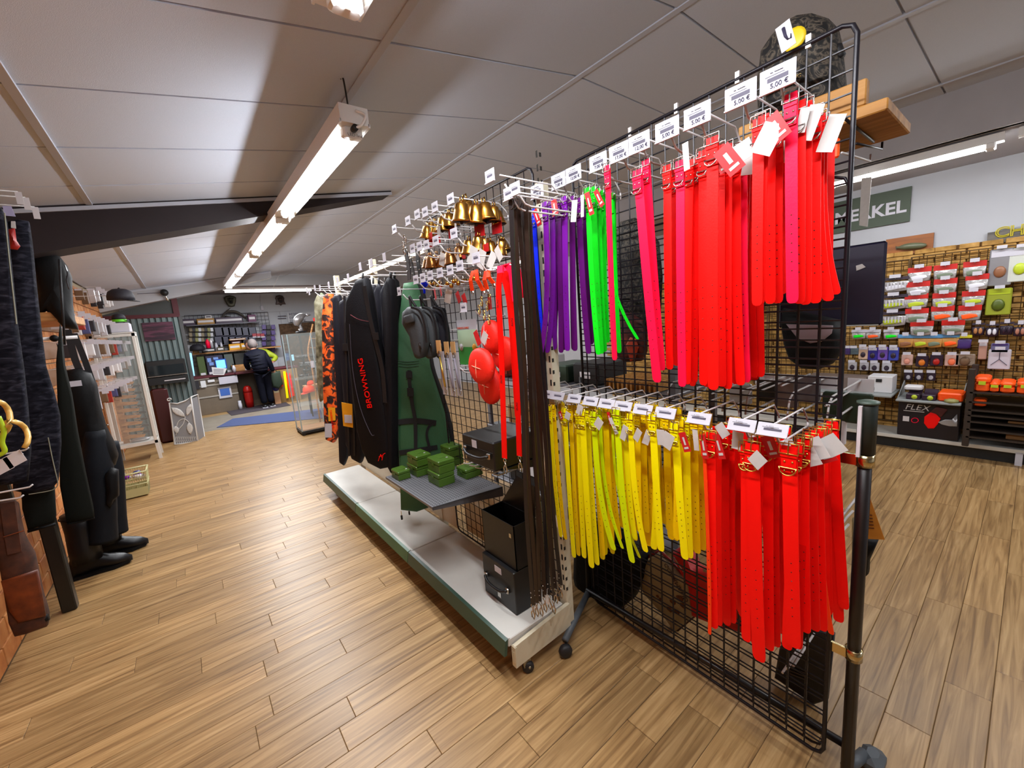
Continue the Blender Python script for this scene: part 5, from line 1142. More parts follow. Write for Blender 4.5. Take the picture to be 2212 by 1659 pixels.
# ---- wire basket
bk_ = thing('wire_basket', 'cream wire basket on the floor beyond the waders boots', 'basket', (-.62, 5.65, 0))
m_bas = M('basket_cream', 'b9b584', .5)
X0, X1, Y0, Y1, ZB = -.80, -.50, 5.55, 5.82, .26
for (p, q) in (((X0, Y0), (X1, Y0)), ((X1, Y0), (X1, Y1)), ((X1, Y1), (X0, Y1)), ((X0, Y1), (X0, Y0))):
    cx_, cy_ = (X0+X1)/2, (Y0+Y1)/2; f = .9
    lo = lambda s: Vector((cx_+(s[0]-cx_)*f, cy_+(s[1]-cy_)*f, .015)); hi = lambda s: Vector((s[0], s[1], ZB))
    MB().tube([hi(p), hi(q)], .008, 6).build('rim', m_bas, bk_); MB().tube([lo(p).lerp(hi(p), .5), lo(q).lerp(hi(q), .5)], .006, 6).build('band', m_bas, bk_)
    MB().prism([lo(p), lo(q), lo(q).lerp(hi(q), .35), lo(p).lerp(hi(p), .35)], (0, .002, 0)).build('lower_panel', m_bas, bk_)
    w = MB(); n = 16
    for k in range(n):
        u = (k+.5)/n; w.tube([lo(p).lerp(lo(q), u).lerp(hi(p).lerp(hi(q), u), .36), hi(p).lerp(hi(q), min(1, u+.06))], .0022, 4)
    for k in range(3): w.tube([lo(p).lerp(hi(p), .45+k*.16), lo(q).lerp(hi(q), .45+k*.16)], .0022, 4)
    o = w.build('wire_mesh', m_bas, bk_); o['kind'] = 'stuff'
MB().box((X0+.02, Y0+.02, .012), (X1-.02, Y1-.02, .02)).build('bottom', m_bas, bk_)
for i in range(14):
    p = (U(X0+.04, X1-.04), U(Y0+.04, Y1-.04), .19+U(0, .06)); cn = ['violet', 'pack_white', 'pack_clear', 'pack_blue'][i % 4]; mt = cmat('violet') if i % 4 == 0 else MATS[cn]
    t = thing('small_packet', 'small crumpled packet heaped in the cream wire basket', 'packet', p, 'packets in the wire basket'); MB().ball(p, .035, 8, 5, (1, .7, .6)).build('packet_body', mt, t)
# ================================================================ FAR END: corrugated booth, counter, wall goods
m_corr = M('corrugated_grey', '6f7f80', .45, metal=.35, var=.1, scale=3)
m_burg = M('burgundy', '4c0e1a', .5); m_burgd = M('burgundy_dark', '3c0a0c', .45)
m_blk2 = M('matt_black', '111214', .5)
YC = 9.2
cb = thing('corrugated_panel', 'grey corrugated metal partition with burgundy top trim by the counter', 'partition', (-.4, YC, 0))
zz = lambda px, py, y=YC: PY(px, py, y)
n = 12; x0, x1 = XL, PY(400, 760, YC).x
for i in range(n):
    a = x0+(x1-x0)*i/n; b = x0+(x1-x0)*(i+1)/n
    MB().prism([(a, YC, 0), (a+(b-a)*.18, YC-.03, 0), (a+(b-a)*.75, YC-.03, 0), (a+(b-a)*.93, YC, 0), (b, YC, 0), (b, YC+.02, 0), (a, YC+.02, 0)], (0, 0, 2.0)).build('panel', m_corr, cb)
MB().box((x0, YC-.04, 1.98), (x1+.02, YC+.1, 2.04)).build('trim', m_burg, cb); MB().prism([(x0, YC, 2.04), (x1, YC, 2.04), (x1, YC, 2.30), (x0, YC, 2.06)], (0, .05, 0)).build('upper_panel', M('panel_slate', '3c4040', .6), cb)
MB().box((x1-.05, YC-.03, 2.0), (x1+.03, YC+.06, 2.34)).build('trim', m_burg, cb); MB().box((x1, YC-.03, 0), (x1+.05, YC+.4, 2.0)).build('side_frame', M('frame_grey', '46484a', .5), cb)
pc = thing('canvas_picture', 'purple and pink sunset canvas picture on the corrugated partition', 'picture', zz(335, 716))
A, B = zz(306, 698), zz(380, 733); MB().box((A.x, YC-.06, B.z), (B.x, YC-.035, A.z)).build('canvas', M_ramp('sunset_canvas', [(.3, '180a1e'), (.47, '341628'), (.58, '5c2c44'), (.75, '241228')], scale=3, rough=.6, stretch=(1, 1, 7)), pc)
tv = thing('media_cabinet', 'black glass fronted unit mounted across the corrugated partition', 'cabinet', zz(360, 800, 9.1))
A, B = zz(312, 782, 9.0), zz(405, 806, 9.0); MB().bbox((A.x, 8.98, B.z), (B.x, 9.16, A.z), .01).build('body', m_blk2, tv); MB().box((A.x+.03, 8.975, B.z+.02), (B.x-.03, 8.98, A.z-.08)).build('glass', M('dark_glass', '1c2428', .08, spec=.8), tv)
MB().box((A.x, 8.97, B.z-.005), (B.x, 8.98, B.z+.008)).build('steel_line', m_chr, tv); MB().box((A.x, 8.98, B.z-.14), (B.x, 9.14, B.z-.02)).build('plinth', m_blk2, tv); MB().box((B.x-.32, 8.975, B.z-.09), (B.x-.04, 8.98, B.z-.075)).build('vent_line', m_cardg, tv)
br = thing('burgundy_chair', 'dark burgundy upholstered chair back beside the ornate white screen', 'chair', (-.4, 8.35, 0))
A, B = PY(322, 842, 8.35), PY(386, 960, 8.35); MB().bbox((A.x, 8.35, .0), (B.x, 8.43, A.z), .03).build('back', m_burgd, br); MB().bbox((A.x, 8.43, .3), (B.x, 8.8, .42), .02).build('seat', m_burgd, br)
for x in (A.x+.04, B.x-.04): MB().tube([(x, 8.75, 0), (x, 8.75, .3)], .015, 8).build('leg', m_blk2, br)
# ornate white folding screen
fs_ = thing('ornate_screen', 'white ornate metal folding screen with leaf relief on the floor', 'screen', (-.25, 8.05, 0))
m_scr = M('screen_white', 'c4c2c0', .5); m_scrg = M('screen_mesh', '86868a', .5, metal=.2)
S = lambda px, py: PY(px, py, 8.05)
fr = [S(366, 870), S(383, 872), S(400, 866), S(412, 858), S(420, 910), S(428, 953), S(405, 957), S(377, 960), S(372, 915)]
MB().tube(fr, .011, 8, closed=True).build('frame', m_scr, fs_); MB().prism([p+Vector((0, .01, 0)) for p in fr], (0, .004, 0)).build('mesh_sheet', m_scrg, fs_)
c0 = S(366, 868); MB().tube([c0+Vector((cos(q)*.03*(1-q/9), 0, sin(q)*.03*(1-q/9)+.03)) for q in [k*.6 for k in range(12)]], .008, 6).build('scroll', m_scr, fs_)
def leaf(p, q, w):
    p, q = S(*p), S(*q); d = q-p; sd = Vector((d.z, 0, -d.x)).normalized()*w; poly = [p, p+d*.25+sd*.8, p+d*.5+sd, p+d*.8+sd*.6, q, p+d*.8-sd*.6, p+d*.5-sd, p+d*.25-sd*.8]
    lf = MB().pillow([v+Vector((0, -.006, 0)) for v in poly], (0, -1, 0), .02, w*.4).build('leaf', m_scr, fs_)
    for k in range(5): MB().tube([p+d*(.2+.14*k)-sd*.5+Vector((0, -.018, 0)), p+d*(.28+.14*k)+sd*.5+Vector((0, -.018, 0))], .003, 4).build('vein', m_scr, lf)
leaf((370, 880), (400, 900), .045); leaf((412, 872), (404, 898), .035); leaf((408, 912), (412, 938), .04); leaf((378, 920), (384, 936), .035)
MB().tube(bez([S(380, 925), S(386, 910), (S(398, 905)), S(408, 912)], 5), .006, 6).build('stem', m_scr, fs_); MB().tube(bez([S(400, 900), S(396, 915), S(384, 930), S(380, 940)], 5), .006, 6).build('stem', m_scr, fs_)
w = MB(); 
for k in range(12):
    w.tube([S(379+k*4, 943), S(376+k*4.2+3, 959)], .003, 4); w.tube([S(382+k*4, 943), S(374+k*4.2, 959)], .003, 4)
o = w.build('lattice', m_scr, fs_); o['kind'] = 'stuff'
MB().tube([S(412, 858), S(412, 858)+Vector((.09, .28, 0)), S(428, 953)+Vector((.09, .28, 0)), S(428, 953)], .011, 8).build('side_leaf', m_scr, fs_)
MB().prism([S(412, 862), S(412, 862)+Vector((.09, .28, 0)), S(428, 953)+Vector((.09, .28, 0)), S(428, 953)], (.003, -.001, 0)).build('side_mesh', m_scrg, fs_)
# counter
YK = 10.75
m_lam = M('counter_laminate', '6e6152', .5, var=.06, scale=10); m_rail = M('alu_rail', 'c4c2bc', .3, metal=.7)
K = lambda px, py, y=YK: PY(px, py, y)
ct = thing('shop_counter', 'long shop counter with taupe drawer fronts and burgundy worktop', 'counter', (1.0, 11.0, 0))
XA, XB1, XE = K(414, 860).x, K(517, 860).x, 2.0
ZT = K(440, 815).z
dz = [(0.0, .36), (.385, .60), (.625, ZT-.05)]
for a, b in dz: MB().bbox((XA, YK, a), (XB1, YK+.03, b), .006).build('drawer_front', m_lam, ct)
for z in (.36, .60): MB().box((XA, YK-.012, z), (XB1, YK+.02, z+.03)).build('rail', m_rail, ct)
MB().box((XA, YK-.012, ZT-.05), (XA+.35, YK+.02, ZT-.02)).build('rail', m_rail, ct)
MB().box((XA, YK+.03, 0), (XB1, YK+.36, ZT-.02)).build('carcass', m_lam, ct)
MB().bbox((XA-.05, YK-.05, ZT-.02), (XB1+.0, YK+.40, ZT+.02), .006).build('worktop', m_burg, ct)
MB().box((XB1, YK+.32, 0), (1.449, YK+.37, ZT-.02)).build('recess_panel', M('recess_brown', '4a3c2c', .7), ct)
MB().bbox((XB1, YK-.11, ZT-.02), (2.02, YK+.40, ZT+.02), .006).build('worktop', m_burg, ct)
MB().box((1.45, YK-.10, 0), (1.98, YK+.38, ZT-.03)).build('side_cabinet', M('cabinet_tan', '8a6a3c', .6), ct)
cup = thing('counter_strip', 'clear accessory tray clipped along the counter front', 'tray', K(490, 822)); A, B = K(471, 815), K(514, 826); MB().box((A.x, YK-.08, B.z), (B.x, YK-.06, A.z)).box((A.x, YK-.08, B.z), (B.x, YK-.0, B.z+.01)).build('tray', M('tray_lilac', 'b8b4be', .3), cup)
for i, (px, py, w_, h_, mt) in enumerate([(426, 832, .07, .17, m_pks[4]), (439, 830, .09, .14, m_pks[1]), (456, 823, .12, .05, m_pks[1]), (482, 818, .06, .07, m_pks[2]), (497, 816, .09, .06, m_pks[7])]):
    p = K(px, py, YK-.02); t = thing('counter_packet', ['black narrow packet at the corner of the counter front', 'white card packet second on the counter front', 'flat white packet third on the counter front', 'small brown packet in the counter tray', 'silvery packet in the counter tray'][i], 'packet', p); MB().bbox((p.x-w_/2, p.y-.01, p.z-h_/2), (p.x+w_/2, p.y+.01, p.z+h_/2), .004).build('packet_body', mt, t)
fm = thing('framed_notice', 'white framed notice with blue picture on the counter drawer', 'notice', K(485, 846)); A, B = K(470, 838), K(502, 857); MB().box((A.x, YK-.02, B.z), (B.x, YK-.013, A.z)).build('frame', m_card, fm); MB().box((A.x+.03, YK-.023, B.z+.05), (B.x-.03, YK-.02, A.z-.03)).build('picture', M('notice_blue', '3a62b0', .5), fm)
for px, py, lb, cl in [(507, 806, 'clear spray bottle on the counter edge', m_pks[0])]:
    p = K(px, py, YK+.1); p.z = ZT+.02; t = thing('bottle', lb, 'bottle', p); MB().lathe([(.035, 0), (.037, .1), (.02, .14), (.014, .16)], p, 12).build('body', cl, t); MB().lathe([(.016, 0), (.016, .03)], p+Vector((0, 0, .16)), 10).build('cap', m_blk2, t)
mo = thing('monitor', 'small till screen showing bright blue on the counter', 'monitor', K(477, 790)); A, B = K(464, 778, YK+.1), K(490, 795, YK+.1)
MB().bbox((A.x-.01, YK+.1, B.z-.012), (B.x+.01, YK+.13, A.z+.012), .006).build('bezel', M('bezel_blue', '183c8c', .4), mo); MB().box((A.x+.012, YK+.096, B.z+.01), (B.x-.012, YK+.1, A.z-.01)).build('screen', M('screen_blue', '58a8f0', .4, emit=1.2), mo)
MB().box(((A.x+B.x)/2-.03, YK+.13, ZT+.02), ((A.x+B.x)/2+.03, YK+.17, A.z)).box(((A.x+B.x)/2-.09, YK+.08, ZT+.02), ((A.x+B.x)/2+.09, YK+.24, ZT+.03)).build('stand', m_blk2, mo)
p_ = thing('price_sheet', 'white printed sheet taped to the counter edge under the till screen', 'paper', K(474, 802)); MB().prism([K(457, 793, YK-.06), K(490, 796, YK-.06), K(484, 810, YK-.06), K(460, 810, YK-.06)], (0, .003, 0)).build('sheet', m_tagw, p_)
for k in range(4): MB().prism([K(461, 797+k*3, YK-.062), K(483, 797+k*3, YK-.062), K(483, 798+k*3, YK-.062), K(461, 798+k*3, YK-.062)], (0, .001, 0)).build('print_line', m_ink, p_)
sf = thing('light_strip', 'glowing pale blue vertical display strip at the counter end', 'sign', K(414, 790, 10.7)); MB().prism([K(409, 762, 10.7), K(414, 763, 10.7), K(421, 812, 10.7), K(416, 812, 10.7)], (0, .02, 0)).build('panel', M('pale_blue_glow', '8cc4e8', .4, emit=.5), sf)
# red bin
bn = thing('red_bin', 'red round-topped swing bin in the counter recess', 'bin', (1.02, 10.75, 0))
A, B = K(522, 835), K(549, 883); r = (B.x-A.x)/2*1.15; cx_ = (A.x+B.x)/2+.02; ht = A.z
MB().lathe([(r*.78, 0), (r*.9, ht*.3), (r*.98, ht*.68), (r*.98, ht*.70)], (cx_, 10.8, 0), 20).build('body', M('bin_red', 'b01008', .4), bn)
MB().lathe([(r, ht*.70), (r*.96, ht*.82), (r*.75, ht*.94), (r*.4, ht*.99), (0, ht)], (cx_, 10.8, 0), 20).build('dome', M('bin_red', 'b01008', .4), bn)
t = thing('white_jar', 'small white stacked jar beside the red bin', 'jar', K(519, 875, 10.7)); MB().lathe([(.035, 0), (.035, .13), (.03, .13), (.03, .20)], (K(520, 880, 10.7).x, 10.72, 0), 12).build('body', m_card, t)
# poster and ribbons right of the person
ps = thing('poster_board', 'upright advertising board with purple top and dog chew picture by the counter', 'poster', K(596, 850, 10.6)); A, B = K(585, 813, 10.6), K(608, 873, 10.6)
MB().box((A.x, 10.6, B.z), (B.x, 10.62, A.z)).build('board', M('poster_tan', 'c8946c', .5), ps); MB().box((A.x, 10.595, A.z-(A.z-B.z)*.26), (B.x, 10.6, A.z)).build('purple_top', M('poster_purple', '5a4a9c', .5), ps)
MB().box((A.x+.01, 10.594, B.z+(A.z-B.z)*.42), (B.x-.01, 10.6, B.z+(A.z-B.z)*.70)).build('picture', M('poster_cream', 'd8cca0', .5), ps); MB().lathe([(.07, 0), (.07, .004)], ((A.x+B.x)/2, 10.594, B.z+(A.z-B.z)*.58), 16, axis=(0, -1, 0)).build('emblem', M('poster_blue', '2a2a6c', .5), ps)
for i, (px, py, qx, qy, cl, w_) in enumerate([(603, 812, 606, 835, 'redd', .05), (614, 802, 621, 860, 'yellow', .025), (619, 805, 630, 858, 'orange', .03), (624, 806, 634, 855, 'redd', .025)]):
    t = thing('dog_lead', ['short red lead hanging left on the counter side', 'yellow lead hanging on the counter side', 'orange lead hanging on the counter side', 'dark red lead hanging rightmost on the counter side'][i], 'dog lead', K(px, py, 10.62)); MB().strap([K(px, py, 10.62), K((px+qx)/2, (py+qy)/2, 10.6), K(qx, qy, 10.62)], (w_, 0, 0), .006, False).build('strap', cmat(cl), t)
# mats
for nm, lb, q, mt in [('floor_mat', 'blue runner mat lying crosswise on the floor before the counter', [(468, 924), (503, 905), (820, 868), (820, 893)], M('mat_blue', '3c4870', .9)), ('floor_mat', 'dark grey mat under the person at the counter', [(488, 888), (500, 898), (628, 876), (612, 866)], M('mat_grey', '3a3238', .9))]:
    t = thing(nm, lb, 'mat', PZ(*q[0], 0)); MB().prism([PZ(a_, b_, .002) for a_, b_ in q], (0, 0, .008)).build('mat', mt, t)
# ---- far wall: wire grid, shelves and goods
YG = 11.9
G = lambda px, py, y=YG: PY(px, py, y)
fg = thing('display_grid', 'grey wire grid on the far white wall behind the counter', 'display stand', G(490, 760))
A, B = G(398, 682), G(589, 740); z0 = 1.0; w = MB(); zt = A.z
for k in range(22): w.tube([(A.x+(B.x-A.x)*k/21, YG, z0), (A.x+(B.x-A.x)*k/21, YG, zt)], .004, 4)
for k in range(14): w.tube([(A.x, YG, z0+(zt-z0)*k/13), (B.x, YG, z0+(zt-z0)*k/13)], .004, 4)
o = w.build('wires', M('wire_grey', '4a4850', .5), fg); o['kind'] = 'stuff'
MB().tube([(A.x, YG, z0), (A.x, YG, zt), (B.x, YG, zt), (B.x, YG, z0)], .008, 6, closed=True).build('frame', M('wire_grey', '4a4850', .5), fg)
s1_ = thing('wall_shelf', 'long dark glass shelf high on the far wall, carrying boxes', 'shelf', G(480, 702, 11.75)); A, B = G(402, 703, 11.6), G(563, 699, 11.6); MB().box((A.x, 11.6, A.z-.02), (B.x, 11.88, A.z)).build('board', M('smoke_glass', '4c4a58', .3), s1_); ZS1 = A.z
s2_ = thing('wall_shelf', 'long pine shelf on the far wall above the till', 'shelf', G(500, 756, 11.7)); A, B = G(412, 759, 11.55), G(607, 752, 11.55); ZS2 = (A.z+B.z)/2; MB().box((A.x, 11.55, ZS2-.03), (B.x, 11.88, ZS2)).build('board', m_wood, s2_)
def fbox(px0, px1, h, zs, y, mt, label, name='box', d=.15, cat='box'):
    a_ = G(px0, 740, y).x; b_ = G(px1, 740, y).x; t = thing(name, label, cat, ((a_+b_)/2, y, zs)); MB().bbox((a_, y, zs), (b_, y+d, zs+h), .006).build('carton', mt, t); MB().box((a_+.02, y-.002, zs+h*.35), (b_-.02, y, zs+h*.7)).build('label', m_cardg if mt.name != 'pack_white' else m_ink, t); return t
m_pur = M('box_purple', '3c2840', .5); m_ylw = M('box_yellow', 'd89a18', .5)
fbox(402, 430, .14, ZS1, 11.65, m_pur, 'dark purple box at the far end of the high glass shelf'); fbox(434, 472, .13, ZS1, 11.65, M('box_ochre', 'a8782c', .5), 'ochre long box on the high glass shelf'); fbox(453, 468, .07, ZS1+.13, 11.65, m_pks[1], 'small white box on top of the ochre box')
fbox(474, 533, .14, ZS1, 11.65, m_pur, 'long dark purple box under the antler on the high shelf'); fbox(545, 562, .17, ZS1, 11.66, M('box_magenta', '5c1c4c', .5), 'magenta box at the right end of the high glass shelf')
fbox(412, 426, .06, ZS2, 11.6, m_ylw, 'small flat ochre box at the left end of the pine shelf'); fbox(466, 482, .10, ZS2, 11.6, M('box_olive', '4c4430', .5), 'olive box in the middle of the pine shelf')
fbox(493, 518, .14, ZS2, 11.58, m_ylw, 'yellow box on the pine shelf, left of its twin'); fbox(519, 540, .14, ZS2, 11.58, m_ylw, 'yellow box on the pine shelf beside the person head'); fbox(500, 520, .06, ZS2+.14, 11.6, M('box_wine', '4c1420', .5), 'wine red flat box on top of the yellow boxes'); fbox(496, 532, .04, ZS2+.22, 11.6, m_wood, 'thin wooden tray above the wine red box'); 
fbox(432, 462, .09, ZS2, 11.6, m_blk2, 'low black box on the pine shelf by the cap')
for i, (px, w_) in enumerate([(448, .04), (456, .03), (466, .03), (477, .025)]):
    p = G(px, 740, 11.65); p.z = ZS2+(.09 if px < 464 else .0); t = thing('bottle', ['pink capped bottle on the black box', 'small pale bottle on the black box', 'tall white bottle on the pine shelf', 'short white bottle on the pine shelf'][i], 'bottle', p); MB().lathe([(w_, 0), (w_, .14), (w_*.5, .18), (w_*.5, .2)], p, 10).build('body', [cmat('pink'), m_pks[0], m_card, m_card][i], t)
cap_obj('cap', 'dark cap hanging slanted at the left end of the pine shelf', (G(424, 742, 11.5).x, 11.5, ZS2+.06), .14, m_capn, (.9, -.4, 0))
for i, (px, py) in enumerate([(570+10*c_, 706+12*r_) for r_ in range(5) for c_ in range(3)]):
    p = G(px, py, 11.84); t = thing('hanging_packet', 'small purple or dark packet on the far wall grid right of the person', 'packet', p, 'purple packets on the far wall grid'); MB().bbox((p.x-.045, 11.82, p.z-.06), (p.x+.045, 11.85, p.z+.05), .006).build('packet_body', [M('pack_purple', '4c3878', .4), m_pks[4], MATS['pack_purple']][i % 3], t)
for i in range(24):
    px, py = 412+(i % 8)*6.5, 712+(i//8)*11; p = G(px, py, 11.84); t = thing('hanging_packet', 'tiny packet on the far wall grid left of the white bottle', 'packet', p, 'tiny packets on the far wall grid'); MB().bbox((p.x-.03, 11.82, p.z-.045), (p.x+.03, 11.85, p.z+.045), .006).build('packet_body', [M('pack_tan', '8c7c60', .4), m_pks[7], m_pks[6], m_pks[4]][(i*3) % 4], t)
for i in range(12):
    px, py = 474+(i % 6)*14, 716+(i//6)*20; p = G(px, py, 11.84); t = thing('hanging_packet', 'dark slate blister pack on the far wall grid behind the person', 'packet', p, 'slate packs on the far wall grid'); MB().bbox((p.x-.085, 11.82, p.z-.10), (p.x+.085, 11.85, p.z+.10), .006).build('packet_body', M('pack_slate', '3c3c50', .35), t)
for i in range(3):
    p = G(550+i*8, 724, 11.82); t = thing('hanging_packet', 'red and white packet on the far wall grid above the person', 'packet', p, 'red white packets above the person'); MB().bbox((p.x-.05, 11.8, p.z-.03), (p.x+.05, 11.83, p.z+.04), .006).build('packet_body', M('pack_maroon', '9a2430', .4), t); MB().box((p.x-.05, 11.798, p.z-.06), (p.x+.05, 11.81, p.z-.03)).build('white_band', m_card, t)
# under-shelf goods and backroom items
for px0, px1, h, mt, lb in [(418, 434, .5, M('box_moss', '4a5a2c', .6), 'mossy green stack of goods under the pine shelf'), (437, 475, .42, M('box_indigo', '2c2840', .6), 'indigo boxes under the pine shelf'), (478, 497, .42, M('box_greygreen', '4c5450', .6), 'grey green crate under the pine shelf'), (500, 530, .42, M('box_dk', '22221e', .6), 'dark crate under the pine shelf')]:
    fbox(px0, px1, ZS2-.08, 0, 11.5, mt, lb, 'crate', .3, 'crate')
for i, (px, py, w_, h_) in enumerate([(452, 778, .07, .09), (457, 786, .08, .07), (466, 774, .09, .05)]):
    p = G(px, py, 11.495); t = thing('sticky_note', 'pale blue note stuck on the indigo boxes', 'paper', p, 'blue notes'); MB().box((p.x-w_/2, 11.494, p.z-h_/2), (p.x+w_/2, 11.499, p.z+h_/2)).build('note', M('note_blue', '7c9cdc', .6), t)
t = thing('crate', 'low brown wooden tray behind the counter by the person', 'crate', G(510, 795, 11.3)); A, B = G(500, 790, 11.3), G(530, 800, 11.3); MB().bbox((A.x, 11.3, B.z), (B.x, 11.5, A.z), .006).build('tray', m_wood, t); MB().box((A.x, 11.3, B.z-.5), (B.x, 11.5, B.z)).build('base', m_burgd, t)
# antler, trophies, sign
an = thing('antler', 'long curved antler lying on the high shelf of the far wall', 'antler', G(510, 680)); m_ant = M('antler_brown', '4c443c', .6)
MB().tube(bez([G(478, 688), G(487, 676), G(497, 673), G(510, 674), G(522, 680), G(532, 688)], 5), [.012+.02*sin(pi*k/25) for k in range(26)], 8).build('main_beam', m_ant, an)
MB().tube([G(484, 679), G(491, 671), G(498, 665)], [.02, .014, .004], 7).build('tine', m_ant, an); MB().tube([G(485, 683), G(498, 685), G(506, 689)], [.02, .014, .006], 7).build('tine', m_ant, an)
for i, (px, py, mt) in enumerate([(498, 650, M('bronze_green', '4c4a3c', .4, metal=.4)), (605, 649, M('bronze_brown', '4a3c3a', .4, metal=.4))]):
    o_ = G(px, py, 11.95); t = thing('wall_trophy', ['olive shield-shaped animal trophy high on the far wall', 'brown round-headed animal trophy high on the far wall'][i], 'trophy', o_)
    k = .13; out = [(-1, .55), (-.6, .85), (0, .98), (.6, .85), (1, .55), (.85, -.2), (.5, -.95), (0, -1.05), (-.5, -.95), (-.85, -.2)] if i == 0 else [(-.85, .4), (-.6, .85), (0, 1), (.6, .85), (.85, .4), (.7, -.1), (.95, -.75), (.3, -.7), (0, -1), (-.3, -.7), (-.95, -.75), (-.7, -.1)]
    MB().pillow([o_+Vector((a_*k*.95, 0, b_*k*1.05)) for a_, b_ in out], (0, -1, 0), .05, .02).build('plaque', mt, t); MB().ball(o_+Vector((0, -.06, 0)), .055, 12, 8, (1, 1.2, 1.3)).build('head', mt, t)
    MB().ball(o_+Vector((0, -.12, -.03)), .03, 8, 6).build('snout', m_blk2, t)
    for sx in (-1, 1): MB().ball(o_+Vector((sx*.05, -.07, .05)), .018, 8, 5).build('ear', mt, t)
sg = thing('notice_sign', 'white sign with black capitals on the far wall above the cork panel', 'sign', G(632, 686)); A, B = G(620, 678), G(655, 692); MB().box((A.x, 11.9, B.z-.03), (B.x+.3, 11.91, A.z+.03)).build('board', m_white, sg)
for k, tx in enumerate(['RESERVE', 'DEPOT', 'DE PECHE']): text(tx, (A.x+.04, 11.895, A.z-.045-.085*k), (1, 0, 0), (0, 0, 1), .085, m_inkd, sg, depth=.001)
for yy in (683, 688): 
    t = thing('wall_rail', 'thin dark rail on the far wall left of the sign', 'rail', G(612, yy), 'rails left of the sign'); A, B = G(601, yy), G(619, yy-.5); MB().box((A.x, 11.94, A.z-.008), (B.x, 11.96, A.z+.008)).build('rail', m_ink, t)
t = thing('wall_socket', 'small white junction box on the far wall joint', 'socket', G(566, 665)); p = G(566, 665, 11.97); MB().bbox((p.x-.03, 11.95, p.z-.06), (p.x+.03, 11.99, p.z+.05), .006).build('box', m_card, t); MB().tube([p+Vector((0, 0, .05)), p+Vector((.02, 0, .5))], .006, 5).build('cable', m_card, t)
t = thing('drinking_glass', 'stemmed glass trophy on the high shelf', 'glass', G(540, 690)); p = G(540, 690, 11.7); p.z = ZS1; MB().lathe([(.04, 0), (.008, .02), (.008, .09), (.035, .13), (.05, .2)], p, 12, cap=False).build('bowl', M('dark_glassy', '3c3c44', .2), t)
ck = struct(MB().box((G(603, 700).x, 11.96, 0), (G(700, 700).x, 12.0, G(603, 700).z)), 'door_1', M_ramp('cork_brown', [(.3, '2c1c10'), (.5, '4a3420'), (.7, '5c4430')], scale=18, rough=.9))
MB().box((G(605, 700).x, 11.945, 1.0), (G(605, 700).x+.03, 11.96, 1.1)).build('door_handle', m_chr, ck)
wn = thing('notice_paper', 'white notices pinned on the wall right of the person', 'paper', G(591, 785)); A, B = G(586, 762), G(602, 792); MB().box((A.x, 11.93, B.z), (B.x, 11.935, A.z)).build('sheet', m_card, wn); MB().box((A.x+.03, 11.925, A.z-.12), (B.x-.06, 11.93, A.z-.09)).build('print', m_inkd, wn)
# cctv lamp on the rear beam
cc = thing('spot_camera', 'black dome camera on a stalk fixed to the rear white beam', 'camera', PY(355, 632, 8.95)); p = PY(355, 632, 8.95); MB().ball(p, .055, 12, 8).build('dome', m_blk2, cc); MB().tube([p, p+Vector((.02, .02, -.12)), p+Vector((.03, .05, -.14))], .014, 8).build('stalk', m_chr, cc); MB().tube([p+Vector((-.05, 0, .0)), p+Vector((-.34, .03, -.01))], .004, 5).build('cable', m_ink, cc)
# glass showcase
gc = thing('glass_showcase', 'slim floor-standing glass showcase with black base beside the gun slips', 'display cabinet', (1.4, 6.85, 0))
zt = PY(635, 722, 6.8).z; xa = 1.19; MB().bbox((xa, 6.75, .03), (xa+.42, 7.15, .07), .005).build('base', m_blk2, gc)
for dx, dy in ((.03, .03), (.39, .03), (.03, .37), (.39, .37)): inst(cst, 'caster', gc, (xa+dx, 6.75+dy, -.01))
for dx, dy in ((0, 0), (.405, 0), (0, .385), (.405, .385)): MB().box((xa+dx, 6.75+dy, .07), (xa+dx+.015, 6.75+dy+.015, zt)).build('post', M('glass_edge', '9fb0b4', .25, metal=.3), gc)
MB().box((xa+.015, 6.755, .07), (xa+.405, 6.76, zt)).build('glass_front', m_glass, gc); MB().box((xa+.004, 6.765, .07), (xa+.008, 7.135, zt)).build('glass_side', m_glass, gc)
MB().box((xa, 6.75, zt), (xa+.42, 7.15, zt+.01)).build('glass_top', m_glass, gc)
for z in (.45, .85, 1.2): MB().box((xa+.015, 6.765, z), (xa+.405, 7.135, z+.006)).build('glass_shelf', m_glass, gc)
MB().box((xa+.02, 6.77, .07), (xa+.40, 7.13, .085)).build('floor_board', m_wood, gc)
fish = thing('fish_sculpture', 'silvery leaping fish sculpture on a dark stand above the showcase', 'sculpture', PY(655, 705, 8.5)); m_fish = M('fish_silver', '9a989a', .3, metal=.6)
F_ = lambda px, py: PY(px, py, 8.5)
MB().tube(bez([F_(641, 704), F_(643, 692), F_(652, 683), F_(662, 681)], 5), [.012+.065*sin(pi*min(1, (k+2)/16)) for k in range(16)], 12).build('body', m_fish, fish); MB().tube([F_(662, 681), F_(672, 680)], [.03, .002], 6).build('tail', m_fish, fish)
MB().tube(bez([F_(649, 692), F_(648, 702), F_(651, 712), F_(647, 715)], 4), [.02+.02*(k/12) for k in range(13)], 8).build('splash', m_fish, fish); MB().bbox((F_(640, 716).x, 8.4, F_(640, 716).z-.03), (F_(660, 716).x, 8.6, F_(640, 716).z), .01).build('plinth', m_blk2, fish)
rk = thing('shelf_rack', 'dark slatted rack carrying the fish and optics behind the showcase', 'rack', (2.0, 8.6, 0)); A = F_(632, 722); B = F_(690, 722)
MB().box((A.x, 8.45, A.z-.04), (B.x+.3, 8.9, A.z-.0)).build('top_board', m_blk2, rk)
for z in (.5, .95): MB().box((A.x+.1, 8.45, z), (B.x+.3, 8.9, z+.03)).build('shelf', m_wood if z < .6 else m_blk2, rk)
